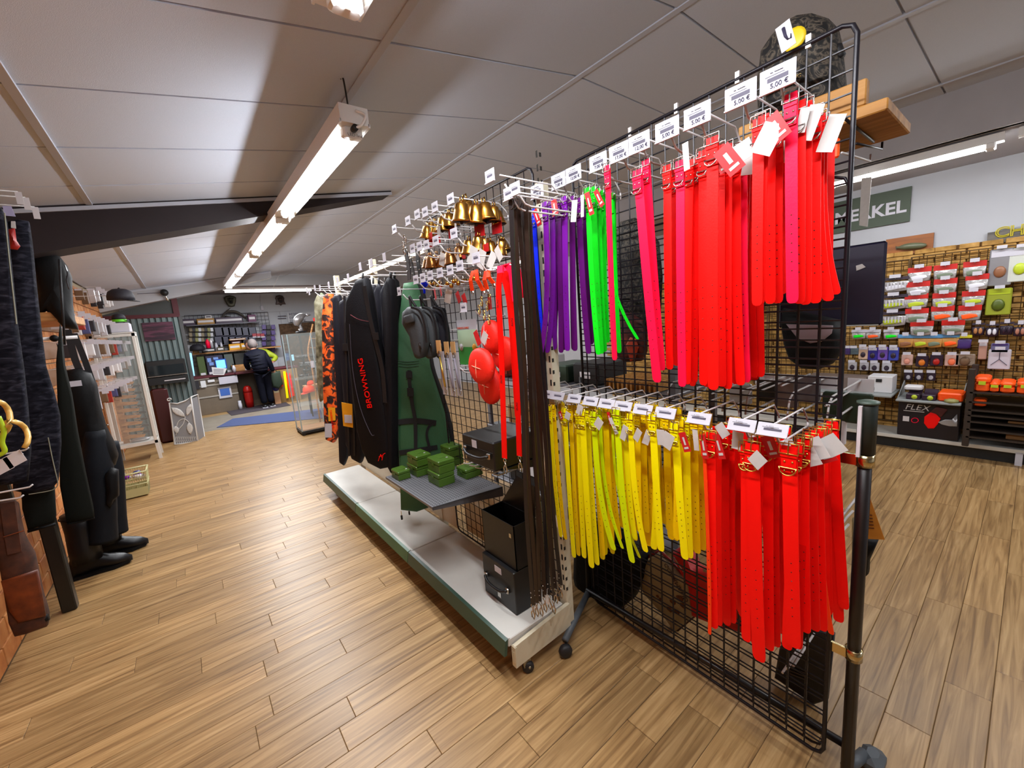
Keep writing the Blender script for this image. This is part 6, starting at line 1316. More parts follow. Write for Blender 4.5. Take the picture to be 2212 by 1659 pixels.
for x in (A.x+.1, B.x+.27): MB().box((x, 8.5, 0), (x+.03, 8.53, A.z)).build('post', m_blk2, rk)
for i, (px, py) in enumerate([(648, 772), (656, 790), (668, 770), (662, 800), (672, 795), (655, 812)]):
    p = PY(px, py, 8.4); t = thing('scope', 'dark optical instrument standing on the rack behind the showcase', 'optics', p, 'optics on the dark rack'); MB().lathe([(.03, -.06), (.03, .0), (.02, .01), (.02, .06), (.034, .07), (.034, .09)], p, 12, axis=(1, -.4, .1)).build('barrel', m_blk2, t); MB().lathe([(.026, 0), (.026, .004)], p+Vector((.085, -.034, .009)), 10, axis=(1, -.4, .1)).build('lens', m_pks[7], t)
cap_obj('cap', 'neon orange cap on the low wooden shelf behind the showcase', PY(668, 846, 8.2), .11, cmat('orange'), (-1, -.3, 0)); MB().tube([(PY(668, 846, 8.2).x, 8.2, 0), (PY(668, 846, 8.2).x, 8.2, PY(668, 846, 8.2).z+.1)], .012, 8).build('cap_stand', m_blk2, rk); cap_obj('cap', 'second smaller neon orange cap above the first behind the showcase', PY(672, 830, 8.35), .07, cmat('orange'), (-1, -.3, 0))
wr_ = thing('wooden_bow', 'curved pale wooden arc standing beside the khaki covers', 'bow', PY(670, 750, 7.6)); Q = lambda px, py: PY(px, py, 7.6); MB().tube(bez([Q(676, 700), Q(670, 730), (Q(666, 755)), Q(668, 775), Q(674, 795), Vector((Q(674, 795).x, 7.6, 0))], 4), .014, 8).build('arc', m_wood, wr_)
for yy in (731, 751): MB().tube([Q(670, yy), Q(684, yy+1)], .008, 6).build('rung', m_wood, wr_)
t = thing('price_sign', 'white framed price card on the khaki cover side of the showcase', 'sign', PY(675, 787, 6.744)); A, B = PY(670, 780, 6.744), PY(680, 794, 6.744); MB().box((A.x, 6.744, B.z), (B.x, 6.749, A.z)).build('card', m_card, t); MB().box((A.x+.02, 6.741, B.z+.025), (B.x-.02, 6.744, A.z-.025)).build('print', m_cardg, t)
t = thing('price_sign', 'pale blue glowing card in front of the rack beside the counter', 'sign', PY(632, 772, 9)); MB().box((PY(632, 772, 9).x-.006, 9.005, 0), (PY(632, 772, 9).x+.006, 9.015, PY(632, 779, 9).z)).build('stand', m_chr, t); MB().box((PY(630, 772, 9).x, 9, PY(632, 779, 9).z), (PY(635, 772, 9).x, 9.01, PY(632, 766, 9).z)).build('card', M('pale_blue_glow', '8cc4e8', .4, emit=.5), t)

# ---- the customer at the counter and the shopkeeper behind it
def skin_body(name, verts, edges, radii, mat, parent, root=0):
    me = bpy.data.meshes.new(name); off = origin(parent); me.from_pydata([tuple(Vector(v)-off) for v in verts], edges, [])
    o = bpy.data.objects.new(name, me); COL.objects.link(o); o.parent = parent; ORG[o] = off; me.materials.append(mat)
    sk = o.modifiers.new('skin', 'SKIN'); sk.use_smooth_shade = True
    for i, r in enumerate(radii): 
        d = me.skin_vertices[0].data[i]; d.radius = r if hasattr(r, '__len__') else (r, r); d.use_root = (i == root)
    ss = o.modifiers.new('sub', 'SUBSURF'); ss.levels = 1; ss.render_levels = 2
    return o
m_jkt = M('jacket_navy', '0a0b18', .7, spec=.12, bump=.15, bscale=30); m_trs = M('trousers_navy', '0c0d18', .8, spec=.1); m_skin = M('skin', 'b07a62', .55); m_hair = M('hair_grey', '6c6260', .8, bump=.5, bscale=90)
X, Y = 1.25, 10.35
pe = thing('person', 'person with grey hair and dark padded jacket standing at the counter, back turned', 'person', (X, Y, 0))
sh = 1.22
V = [(X-.01, Y, .72), (X-.02, Y+.06, 1.0), (X-.06, Y+.14, 1.20), (X-.07, Y+.18, 1.27),       # 0-3 spine
     (X-.21, Y+.14, 1.18), (X-.25, Y+.18, .98), (X-.20, Y+.38, .86),                       # 4-6 left arm
     (X+.10, Y+.10, 1.18), (X+.17, Y+.06, .98), (X+.22, Y+.12, .76)]                       # 7-9 right arm
E_ = [(0, 1), (1, 2), (2, 3), (2, 4), (4, 5), (5, 6), (2, 7), (7, 8), (8, 9)]
skin_body('jacket', V, E_, [(.165, .14), (.17, .14), (.15, .12), (.08, .08), (.075, .075), (.06, .06), (.05, .05), (.075, .075), (.06, .06), (.05, .05)], m_jkt, pe)
for k in range(6): 
    z = .84+k*.065; MB().tube([(X+cos(q)*.175-.02-.012*k, Y+.02+.018*k+sin(q)*.145, z) for q in [2*pi*j/18 for j in range(18)]], .006, 5, closed=True).build('quilt_seam', m_jkt, pe)
V = [(X, Y, .84), (X-.07, Y-.01, .74), (X-.07, Y-.0, .42), (X-.06, Y-.02, .09), (X+.07, Y-.01, .74), (X+.07, Y+.04, .42), (X+.08, Y+.02, .09)]
skin_body('trousers', V, [(0, 1), (1, 2), (2, 3), (0, 4), (4, 5), (5, 6)], [(.13, .12), (.10, .10), (.075, .075), (.065, .065), (.10, .10), (.075, .075), (.065, .065)], m_trs, pe)
for sx, yy in ((-.06, -.02), (.09, .02)):
    MB().ball((X+sx, Y+yy+.05, .045), .055, 12, 8, (.9, 2.1, .75)).build('shoe', m_blk2, pe); MB().prism([(X+sx-.05, Y+yy-.06, .0), (X+sx+.05, Y+yy-.06, .0), (X+sx+.05, Y+yy+.16, .0), (X+sx-.05, Y+yy+.16, .0)], (0, 0, .022)).build('white_sole', m_card, pe)
hc = Vector((X-.07, Y+.24, 1.39))
hd = MB().ball(hc, .10, 18, 12, (.82, .98, 1.12)).build('head', m_skin, pe)
MB().tube([(X-.07, Y+.19, 1.25), hc+Vector((0, 0, -.06))], .055, 12).build('neck', m_skin, pe)
MB().ball(hc+Vector((0, -.012, .016)), .108, 18, 12, (.84, .98, 1.05)).build('hair', m_hair, pe)
for sx in (-1, 1): MB().ball(hc+Vector((sx*.088, .02, -.01)), .022, 8, 6, (.5, .9, 1.3)).build('ear', m_skin, pe)
MB().ball(hc+Vector((0, .10, -.01)), .018, 8, 6, (.7, 1.2, 1.2)).build('nose', m_skin, pe); MB().box(hc+Vector((-.03, .09, -.05)), hc+Vector((.03, .096, -.043))).build('mouth', m_burg, pe)
for sx in (-1, 1): MB().ball(hc+Vector((sx*.035, .088, .015)), .011, 8, 6).build('eye', m_card, pe)
def hand(c, d, side, t):
    c = Vector(c); d = Vector(d).normalized(); up = Vector((0, 0, 1)); s = d.cross(up).normalized(); h = MB(); h.obox(c+d*.035, d*.04, s*.038, d.cross(s)*.013)
    for k in range(4): b = c+d*.07+s*(-.027+.018*k); L = (.05, .06, .056, .042)[k]; h.tube([b, b+d*L*.6+Vector((0, 0, -.006)), b+d*L+Vector((0, 0, -.022))], [.0095, .0085, .007], 7)
    h.tube([c+s*side*.03+d*.01, c+s*side*.055+d*.035, c+s*side*.055+d*.06], [.011, .010, .008], 7)
    h.build('hand', m_skin, t)
hand((X-.20, Y+.38, .86), (.3, 1, -.05), 1, pe); hand((X+.22, Y+.12, .76), (.1, .2, -1), -1, pe)
MB().ball((X-.0, Y+.075, 1.22), .03, 10, 6, (1.6, .4, .8)).build('collar_logo', m_cardg, pe)
gbg = thing('green_bag', 'dark green shopping bag held at the person side', 'bag', (X+.30, Y+.12, .40)); MB().pillow([(X+.14, Y+.15, .74), (X+.36, Y+.15, .76), (X+.38, Y+.15, .45), (X+.28, Y+.15, .36), (X+.16, Y+.15, .42)], (0, -1, 0), .12, .03).build('body', M('bag_green', '1c2c1c', .7), gbg); MB().tube([(X+.2, Y+.14, .74), (X+.25, Y+.13, .80), (X+.3, Y+.14, .75)], .008, 6).build('handle', m_blk2, gbg)
# shopkeeper
X, Y = 1.47, 11.38
p2 = thing('person', 'person in a lime yellow sleeved top half hidden behind the dark jacket', 'person', (X, Y, 0))
V = [(X, Y, .85), (X-.04, Y-.02, 1.02), (X-.14, Y-.05, 1.18), (X-.2, Y-.10, 1.25), (X+.04, Y-.06, 1.18), (X+.24, Y-.10, 1.03), (X+.12, Y-.22, .95), (X-.3, Y-.06, 1.15), (X-.32, Y-.16, 1.0), (X-.2, Y-.28, .92)]
skin_body('top', V, [(0, 1), (1, 2), (2, 3), (2, 4), (4, 5), (5, 6), (2, 7), (7, 8), (8, 9)], [(.15, .11), (.16, .12), (.14, .11), (.06, .06), (.07, .07), (.062, .062), (.05, .05), (.07, .07), (.06, .06), (.05, .05)], M('top_lime', '9aa81c', .6), p2)
V = [(X, Y, .88), (X-.09, Y, .75), (X-.09, Y, .4), (X-.09, Y, .08), (X+.09, Y, .75), (X+.09, Y, .4), (X+.09, Y, .08)]
skin_body('trousers', V, [(0, 1), (1, 2), (2, 3), (0, 4), (4, 5), (5, 6)], [(.15, .13), (.10, .10), (.075, .075), (.06, .06), (.10, .10), (.075, .075), (.06, .06)], M('apron_green', '2c4c3c', .7), p2)
hc = Vector((X-.283, Y-.14, 1.375)); MB().ball(hc, .10, 16, 10, (.82, .95, 1.12)).build('head', m_skin, p2); MB().ball(hc+Vector((0, .02, .03)), .105, 16, 10, (.84, .95, 1.0)).build('hair', M('hair_brown', '3c2c22', .8), p2)
MB().tube([(X-.2, Y-.10, 1.22), hc+Vector((0, 0, -.05))], .05, 10).build('neck', m_skin, p2); MB().ball(hc+Vector((0, -.10, -.01)), .018, 8, 6).build('nose', m_skin, p2)
for sx in (-1, 1): MB().ball(hc+Vector((sx*.035, -.088, .015)), .011, 8, 6).build('eye', m_card, p2)
hand((X+.14, Y-.22, .95), (-.6, -1, -.1), 1, p2); hand((X-.2, Y-.28, .92), (.2, -1, -.1), -1, p2)
for sx in (-.09, .09): MB().ball((X+sx, Y-.04, .045), .055, 10, 8, (.9, 2.0, .75)).build('shoe', m_blk2, p2)
# ================================================================ RIGHT WALL: tackle display
XW = 5.42
m_wbr = M('wire_brown', '4a3414', .5, metal=.3)
pb = thing('display_plinth', 'low white topped black plinth along the foot of the stone brick wall', 'plinth', (5.3, 1.2, 0))
MB().box((5.2, -2.0, 0), (XR-.02, 4.2, .10)).build('base', m_blk2, pb); MB().bbox((5.15, -2.0, .10), (XR-.02, 4.2, .135), .004).build('top', m_gwhite, pb)
MB().bbox((5.144, -.02, .0), (5.15, .02, .11), .002).build('hang_tag', m_card, pb)
for gi, (ya, yb, zt, lb) in enumerate([(.775, 1.95, 1.76, 'brown wire grid on the stone wall, the stretch beyond the red bag rows'), (-.28, .76, 1.775, 'brown wire grid on the stone wall behind the red topped bags'), (-1.4, -.30, 1.785, 'brown wire grid on the stone wall at the right photo edge'), (1.97, 3.1, 1.75, 'brown wire grid on the stone wall mostly hidden by the collars')]):
    g = thing('display_grid', lb, 'display stand', (XW, (ya+yb)/2, .14)); z0 = .2
    MB().tube([(XW, ya, z0), (XW, ya, zt), (XW, yb, zt), (XW, yb, z0)], .008, 6, closed=True).build('frame', m_wbr, g)
    y = ya+.052
    while y < yb-.02: MB().tube([(XW, y, z0), (XW, y, zt)], .0028, 4).build('upright_wire', m_wbr, g); y += .052
    z = zt-.052
    while z > z0+.02: MB().tube([(XW-.004, ya, z), (XW-.004, yb, z)], .0028, 4).build('cross_wire', m_wbr, g); z -= .052
def C1(x, y, X): return PX(1780+x/5.12, 480+y/5.12, X)
def C2(x, y, X): return PX(1780+x/5.12, 740+y/5.12, X)
m_lured = M('lure_bag_clear', 'b4b2b2', .2, metal=.35, bump=.8, bscale=45); m_lhdr = M('header_red', 'c01408', .4); m_hdrk = M('header_dark', '2a1a2c', .4)
LB = {}
def lure_bag(c, w, h, hdr_m, fill_m, label, group=None, tagw=.4, ratio=.34, slant=0.0, body=None):
    t = thing('hanging_packet', label, 'packet', c, group); X = c.x
    def q(u, v, dx=0): return Vector((X+dx, c.y-u*w/2, c.z+v*h/2+u*slant*h))
    MB().pillow([q(-1, .4), q(0, .45), q(1, .4), q(.96, -.3), q(.9, -.85), q(.3, -.98), q(-.4, -1), (q(-.92, -.85)), q(-.98, -.2)], (-1, 0, 0), .03, .02).build('bag', body or m_lured, t)
    MB().prism([q(-1, 1, -.012), q(1, 1, -.012), q(1, 1-2*ratio, -.014), q(-1, 1-2*ratio, -.014)], (.02, 0, 0)).build('header_card', hdr_m, t)
    if fill_m: MB().pillow([q(-.7, -.2, -.018), q(0, -.05, -.018), q(.6, -.15, -.018), q(.75, -.45, -.018), q(0, -.7, -.018), (q(-.6, -.75, -.018))], (-1, 0, 0), .01, .01).build('lure', fill_m, t)
    MB().tube([(XW, c.y, c.z+h*.42), (X-.03, c.y, c.z+h*.42)], .003, 5).build('peg', m_wht, t)
    MB().box((X-.045, c.y-w*tagw/2, c.z+h*.44), (X-.04, c.y+w*tagw/2, c.z+h*.44+.032)).build('price_card', m_card, t)
    return t
m_ly, m_lo, m_lg, m_ls = M('lure_yellow', 'b4c428', .4), M('lure_orange', 'ff5a10', .45), M('lure_greygreen', '6c7864', .35), M('lure_silver', 'dcdce4', .2)
RB = [(1055, 580, m_ls), (1340, 555, m_lg), (1665, 520, m_lg), (1040, 740, m_ls), (1340, 710, m_lg), (1690, 665, m_ls), (1020, 875, m_ly), (1325, 865, m_ly), (1650, 845, m_ly), (1025, 1035, m_lg), (1310, 1010, m_lo), (1610, 1005, m_lo), (1080, 1175, m_lg), (1425, 1165, m_lg)]
rn = ['top', 'second', 'third', 'fourth', 'lowest']; cn = ['left', 'middle', 'right']; ln = {'lure_silver': 'silvery', 'lure_greygreen': 'grey green', 'lure_yellow': 'yellow', 'lure_orange': 'orange'}
for i, (x, y, f) in enumerate(RB):
    c = C1(x, y, 5.36); A, B = C1(x-130, y, 5.36), C1(x+130, y, 5.36)
    lure_bag(c, abs(A.y-B.y), .135, m_lhdr, f, f'red topped lure bag with {ln[f.name]} bait, {rn[i//3]} row {cn[i%3]} on the stone wall', slant=0)
for i, (x, y, f) in enumerate([(790, 690, m_ls), (770, 885, m_ly), (760, 1070, m_ly)]):
    c = C1(x, y, 5.36); t = lure_bag(c, .20, .14, m_hdrk, f, f'dark topped striped lure bag, {["upper", "middle", "lower"][i]} of three beside the navy board', ratio=.2)
    for k in range(7): MB().box((c.x-.03, c.y-.075+k*.024, c.z-.035), (c.x-.02, c.y-.067+k*.024, c.z+.02)).build('stripe', m_card, t)
for i, (x, y, f) in enumerate([(385, 1240, cmat('green')), (545, 1240, m_lo), (745, 1240, cmat('green'))]):
    c = C1(x, y, 5.38); lure_bag(c, .115, .095, m_card, f, ['green lure in white card pack, nearer the grid stand', 'orange lure in white card pack under the navy board', 'green lure in white card pack beside the blue topped bags'][i], ratio=.28)
for i, (x, y, f) in enumerate([(905, 1315, M('jig_brown', '8a5a3c', .4)), (1070, 1315, m_ly), (1220, 1315, m_lg), (1400, 1310, m_lo)]):
    lure_bag(C1(x, y, 5.38), .11, .125, M('header_blue', '5a94c4', .35), f, f'blue topped bag with orange corner, {ORD[i]} of four from the grid stand', body=M('bag_orange_tan', 'c08a44', .35), ratio=.26)
lure_bag(C1(1550, 1325, 5.38), .09, .125, M('header_yellow', 'c8c020', .4), None, 'yellow topped purple bag right of the blue topped bags', body=M('pack_violet', '3c2468', .5), ratio=.2)
for i, (x, y) in enumerate([(1705, 1185), (1860, 1195), (2020, 1175), (2170, 1190)]):
    c = C1(x, y, 5.38); f = [M('grub_tan', 'b07848', .4), m_ls, m_hdrk, M('grub_pink', 'a8705c', .4)][i]
    t = lure_bag(c, .075, .11, m_hdrk, None, ['tan paired grubs pack with dark header', 'silvery paired grubs pack with dark header', 'wholly dark grubs pack between silvery and pinkish ones', 'pinkish grubs pack with dark header at the photo edge'][i], ratio=.15, body=m_hdrk)
    for s in (-1, 1): MB().ball((c.x-.02, c.y+s*.014, c.z-.012), .012, 8, 6, (.6, 1, 2.2)).build('grub', f, t)
def box_pack(cc, w, h, body_m, label, group=None, hdr=None, fill=None):
    t = thing('hanging_packet', label, 'packet', cc, group); MB().bbox((cc.x-.012, cc.y-w/2, cc.z-h/2), (cc.x+.012, cc.y+w/2, cc.z+h/2), .006).build('pack', body_m, t)
    if hdr: MB().box((cc.x-.015, cc.y-w*.42, cc.z+h*.28), (cc.x-.012, cc.y+w*.42, cc.z+h*.46)).build('header', hdr, t)
    if fill: MB().ball((cc.x-.014, cc.y, cc.z-h*.12), w*.28, 10, 6, (.4, 1, 1.3)).build('contents', fill, t)
    MB().tube([(XW, cc.y, cc.z+h*.5), (cc.x-.03, cc.y, cc.z+h*.5)], .003, 5).build('peg', m_wht, t); MB().box((cc.x-.045, cc.y-.028, cc.z+h*.5), (cc.x-.04, cc.y+.028, cc.z+h*.5+.026)).build('price_card', m_card, t); return t
box_pack(C1(1950, 500, 5.38), .13, .30, M('blister_grey', '8c8c90', .2, metal=.3), 'tall grey blister pack with brown lure below the wooden letters', hdr=m_card, fill=M('jig_brown', '8a5a3c', .4))
box_pack(C1(2170, 470, 5.38), .13, .27, M('blister_pale', 'c4c8c0', .2), 'blister pack with neon yellow and green lure at the right photo edge', hdr=m_card, fill=m_ly)
box_pack(C1(1930, 880, 5.38), .14, .22, M('lime_pack', '8c9424', .4), 'lime green pack with two worms below the tall grey blister', hdr=M('lime_header', 'a4b41c', .4), fill=M('lure_darkgreen', '4c5a14', .4))
pal = ['pack_violet', 'pack_steel', 'pack_whiteorange', 'pack_indigo', 'pack_lilac', 'pack_royal']; pcs = ['5c3c9c', '54646c', 'c8a890', '2c2484', '6c4cac', '3a44a4']
for i, (x, y) in enumerate([(255, 95), (335, 95), (435, 115), (540, 125), (650, 120), (770, 125)]):
    box_pack(C2(x, y, 5.38), .075, .13 if i > 1 else .07, M(pal[i], pcs[i], .4), ['narrow violet pack partly behind the grid post', 'steel grey square pack beside the grid post', 'white and peach hook pack', 'deep indigo hook pack', 'lilac hook pack between the darker ones', 'royal blue hook pack last of its row'][i], hdr=m_card if i > 1 else None, fill=m_hdrk if i > 1 else None)
for i, (x, y) in enumerate([(315, 260), (445, 262), (560, 267), (695, 270)]):
    box_pack(C2(x, y, 5.38), .072, .085, m_pks[0], f'small clear bag with grey contents, {ORD[i]} from the grid post below the violet packs', fill=m_hdrk)
for i, (x, y, w, f, lb) in enumerate([(920, 190, .08, M('peach', 'd8907c', .4), 'peach pot pack on the wall grid'), (1085, 205, .085, M('jar_orange', 'd8741c', .4), 'orange jar pack on the wall grid'), (1245, 195, .085, M('jar_red', 'b01c14', .4), 'red jar pack on the wall grid'), (1415, 195, .09, M('salmon', 'e8744c', .4), 'salmon orange pot pack on the wall grid'), (1560, 190, .12, m_pks[2], 'crumpled brown clear bag on the wall grid')]):
    c = C2(x, y, 5.38); t = box_pack(c, w, .105, M('pack_pink', 'c8a498', .35) if i in (0, 3) else (m_hdrk if i < 4 else M('crumple_tan', '8c7c6c', .25, bump=.8, bscale=40)), lb, fill=f)
for i, (x, y) in enumerate([(935, 370), (1050, 372), (1185, 375)]): box_pack(C2(x, y, 5.38), .058, .08, m_hdrk, f'tiny dark framed white pack, {ORD[i]} in the row above the grey shelf', fill=m_card)
box_pack(C2(1755, 90, 5.38), .05, .15, M('pack_pinkish', 'b08878', .4), 'slim pinkish pack above the dark rack', hdr=m_card); box_pack(C2(1945, 60, 5.37), .10, .08, M('pack_lilacgreen', '6c6c94', .4), 'lilac green header pack above the white tripod card', hdr=M('pack_violet', '3c2468', .5))
t = box_pack(C2(1938, 185, 5.37), .125, .17, m_card, 'white card with a fine dark tripod shape'); c = C2(1938, 185, 5.353)
for dy, dz in ((0, .06), (-.045, -.05), (.045, -.05)): MB().tube([c, c+Vector((0, dy, dz))], .002, 4).build('print', m_inkd, t)
# shelves, tank poster, racks
def PSH(x, y, z): return PZ(1780+x/5.12, 740+y/5.12, z)
m_gsh = M('shelf_grey', '8a8e8e', .45)
ZA = PX(1780+790/5.12, 740+630/5.12, 5.0).z
s = thing('wall_shelf', 'grey metal shelf above the black poster board on the stone wall', 'shelf', (5.2, .5, ZA)); ya, yb = C2(1515, 680, 5.02).y, C2(790, 630, 5.02).y
MB().bbox((5.02, ya, ZA-.02), (XW, yb, ZA), .004).build('shelf_top', m_gsh, s)
for y in (ya, yb-.006): MB().prism([(XW, y, ZA+.12), (XW-.05, y, ZA+.12), (5.1, y, ZA), (XW, y, ZA)], (0, .006, 0)).build('side_bracket', m_gsh, s)
sb_ = thing('wall_shelf', 'grey metal shelf holding a white carton, beside the grid stand post', 'shelf', (5.2, 1.1, ZA)); yc = C2(870, 560, 5.05).y
MB().bbox((5.02, yb+.03, ZA+.005), (XW, yb+.85, ZA+.025), .004).build('shelf_top', m_gsh, sb_)
cz = thing('carton', 'white carton with two black spots standing on the grey shelf', 'box', (5.2, yb+.2, ZA+.026)); y0, y1 = C2(755, 450, 5.15).y, C2(480, 450, 5.15).y; hz = C2(600, 375, 5.15).z
MB().bbox((5.15, y0, ZA+.026), (5.36, y1, hz), .004).build('body', m_pks[1], cz)
for x, y in ((607, 420), (523, 510)): p = C2(x, y, 5.149); MB().box((5.146, p.y-.022, p.z-.015), (5.15, p.y+.022, p.z+.015)).build('handle_hole', m_blk2, cz)
cz = thing('carton', 'grey brown carton beside the white one, half behind the post', 'box', (5.2, yb+.5, ZA+.026)); y2 = C2(270, 450, 5.15).y; MB().bbox((5.16, y1+.01, ZA+.026), (5.36, y2+.35, hz-.02), .004).build('body', M('carton_mauve', '6c5c54', .6), cz)
def dbox(x0, x1, yt, lb):
    a_, b_ = C2(x1, 600, 5.06).y, C2(x0, 600, 5.06).y; t = thing('reel_box', lb, 'box', (5.1, (a_+b_)/2, ZA)); z1 = C2(x0, yt, 5.2).z
    MB().bbox((5.06, a_, ZA+.001), (5.22, b_, ZA+.05), .004).build('tray', m_hdrk, t); MB().prism([(5.2, a_, ZA+.05), (5.2, b_, ZA+.05), (5.24, b_, z1), (5.24, a_, z1)], (.01, 0, 0)).build('raised_lid', m_hdrk, t)
    MB().lathe([(.02, 0), (.02, .001)], (5.059, (a_+b_)/2-.01, ZA+.025), 10, axis=(-1, 0, 0)).build('yellow_label', m_ly, t); return t
t = dbox(905, 1060, 500, 'dark open counter box with white packs on the grey shelf'); p = C2(990, 510, 5.15); MB().bbox((5.12, p.y-.06, p.z-.01), (5.22, p.y+.06, p.z+.03), .01).build('white_packs', m_pks[1], t)
dbox(1080, 1235, 515, 'dark open counter box beside the orange tray')
t = thing('tackle_tray', 'bright orange slatted tackle tray on the grey shelf', 'tray', (5.15, .2, ZA)); a_, b_ = C2(1540, 600, 5.08).y, C2(1255, 600, 5.08).y
MB().bbox((5.08, a_, ZA+.001), (5.3, b_, ZA+.075), .01).build('tray', m_lo, t)
for k in range(5): MB().box((5.074, a_+.02, ZA+.012+k*.012), (5.08, b_-.02, ZA+.017+k*.012)).build('rib', m_lo, t)
t = thing('round_tin', 'flat pale round tin in front of the orange tray', 'tin', (5.06, C2(1410, 635, 5.06).y, ZA)); MB().lathe([(.045, 0), (.045, .02), (.02, .03)], (5.062, C2(1410, 635, 5.06).y, ZA+.001), 14).build('tin', m_pks[6], t)
pb = thing('poster_box', 'big black advertising carton reading FLEX with red figure under the shelf', 'box', (5.2, .5, .136)); m_pbk = M('poster_black', '17131c', .35)
A, B = C2(818, 665, 5.12), C2(1478, 1075, 5.12); MB().bbox((5.16, B.y, .136), (5.36, A.y, ZA-.03), .004).build('carton', m_pbk, pb)
p = C2(890, 735, 5.155); text('FLEX', p, (0, -1, 0), (0, 0, 1), .075, m_pks[1], pb, depth=.001, shear=.25)
MB().box((5.152, C2(1110, 755, 5.155).y, p.z-.016), (5.158, C2(880, 745, 5.155).y, p.z-.010)).build('print_line', m_pks[1], pb)
O_ = lambda pts, X: [C2(x, y, X) for x, y in pts]
MB().pillow(O_([(1180, 770), (1240, 790), (1290, 840), (1260, 900), (1215, 950), (1150, 950), (1105, 890), (1110, 820)], 5.154), (-1, 0, 0), .006, .01).build('red_figure', cmat('red'), pb)
MB().pillow(O_([(1170, 770), (1250, 705), (1370, 740), (1330, 790), (1290, 830), (1240, 790)], 5.153), (-1, 0, 0), .005, .01).build('dark_figure', M('poster_maroon', '4a1414', .5), pb)
MB().pillow(O_([(1260, 880), (1340, 850), (1430, 850), (1475, 790), (1475, 930), (1380, 925), (1300, 905)], 5.152), (-1, 0, 0), .005, .01).build('pale_figure', m_pks[7], pb)
MB().tube([C2(1005+38*cos(q), 860+26*sin(q), 5.153) for q in [2*pi*k/16 for k in range(16)]], .003, 5, closed=True).build('badge', cmat('pink'), pb)
MB().box((5.154, C2(940, 850, 5.15).y, C2(900, 870, 5.15).z), (5.158, C2(870, 850, 5.15).y, C2(900, 815, 5.15).z)).build('badge', m_cardg, pb)
rk = thing('slatted_rack', 'dark slatted metal rack standing on the plinth at the right edge', 'rack', (5.1, -.2, .136)); m_rk = M('rack_brown', '2a1f18', .5)
yr = C2(1610, 600, 5.05).y; A = C2(1640, 290, 5.05)
MB().bbox((5.04, yr-.02, .136), (5.09, yr+.02, A.z), .004).build('post', m_rk, rk); MB().bbox((5.32, yr-.02, .136), (5.37, yr+.02, A.z), .004).build('post', m_rk, rk); MB().bbox((5.04, -1.4, .136), (5.09, -1.36, A.z), .004).build('post', m_rk, rk)
for k, yy in enumerate([545, 650, 740, 800, 870, 955, 1040]): z = C2(1650, yy, 5.05).z; MB().box((5.04, -1.38, z-.012), (5.38, yr, z)).build('slat', m_rk, rk)
z1, z2 = C2(1650, 545, 5.05).z, C2(1650, 705, 5.05).z
for i, (x0, x1, h, lb) in enumerate([(1655, 1825, .12, 'tall orange tackle box first on the dark rack'), (1830, 1930, .085, 'small orange tackle box second on the dark rack'), (1945, 2105, .09, 'orange tackle box third on the dark rack'), (2130, 2300, .10, 'orange tackle box at the right photo edge')]):
    b_, a_ = C2(x0, 540, 5.07).y, C2(x1, 540, 5.07).y; t = thing('tackle_box', lb, 'box', (5.15, (a_+b_)/2, z1)); MB().bbox((5.07, a_, z1+.001), (5.28, b_, z1+h*.6), .012).build('body', m_lo, t); MB().bbox((5.065, a_-.002, z1+h*.62), (5.285, b_+.002, z1+h), .012).build('lid', m_lo, t); MB().box((5.06, (a_+b_)/2-.02, z1+h*.5), (5.066, (a_+b_)/2+.02, z1+h*.75)).build('latch', m_ly, t)
b_, a_ = C2(1648, 680, 5.07).y, C2(1795, 680, 5.07).y; t = thing('tackle_box', 'single small orange tackle box on the second slat of the dark rack', 'box', (5.15, a_, z2)); MB().bbox((5.07, a_, z2+.001), (5.2, b_, z2+.055), .01).build('body', m_lo, t)
for i, (yt, yb_) in enumerate([(835, 905), (950, 1085)]):
    A, B = C2(2040-i*20, yt, 5.09), C2(2400, yb_, 5.09); t = thing('carton', ['flat brown carton on the upper slat at the right edge', 'taller brown carton with dark print on the lowest slat'][i], 'box', (5.15, A.y-.2, B.z)); zlo = C2(1650, [870, 1040][i], 5.05).z+.001; MB().bbox((5.09, A.y-.55, zlo), (5.3, A.y, zlo+(A.z-B.z)*.8), .004).build('body', M('carton_brown', '7c5428', .7, var=.08, scale=12), t)
# signs on the white wall above
XS = 5.49
sg = thing('name_sign', 'dark green board with white serif capitals MERKEL on the right wall', 'sign', PX(1850, 450, XS)); A, B = PX(1970, 402, XS), PX(1965, 478, XS)
MB().box((XS-.012, A.y, B.z), (XS+.008, A.y+1.05, A.z)).build('board', M('sign_green', '3c4838', .6), sg)
xx = PX(1958, 465, XS).y; bl = PX(1958, 457, XS); text('MERKEL', (XS-.014, bl.y, bl.z), (0, -1, 0), (0, 0, 1), .155, m_card, sg, depth=.002, align='RIGHT', bold=.004)
pl = thing('fish_plaque', 'brown wooden plaque with a mounted pike above the wall grid', 'plaque', PX(1965, 530, XS)); A, B = PX(1915, 520, XS), PX(2015, 545, XS)
MB().box((XS-.02, B.y, PX(2015, 543, XS).z), (XS+.008, A.y, PX(2015, 503, XS).z)).build('board', M_ramp('plaque_brown', [(.3, '7a4210'), (.7, '9c5a1c')], scale=6, rough=.5, stretch=(1, 1, 5)), pl)
q = [C1(x, y, XS-.04) for x, y in [(800, 282), (850, 278), (930, 268), (1010, 262), (1080, 258), (1135, 250)]]
MB().tube(bez(q, 4), [.006, .008, .010, .012, .018, .022, .026, .028, .029, .03, .03, .03, .03, .029, .028, .027, .025, .022, .018, .013, .006], 10).build('fish_body', M('pike_green', '5c6048', .35), pl)
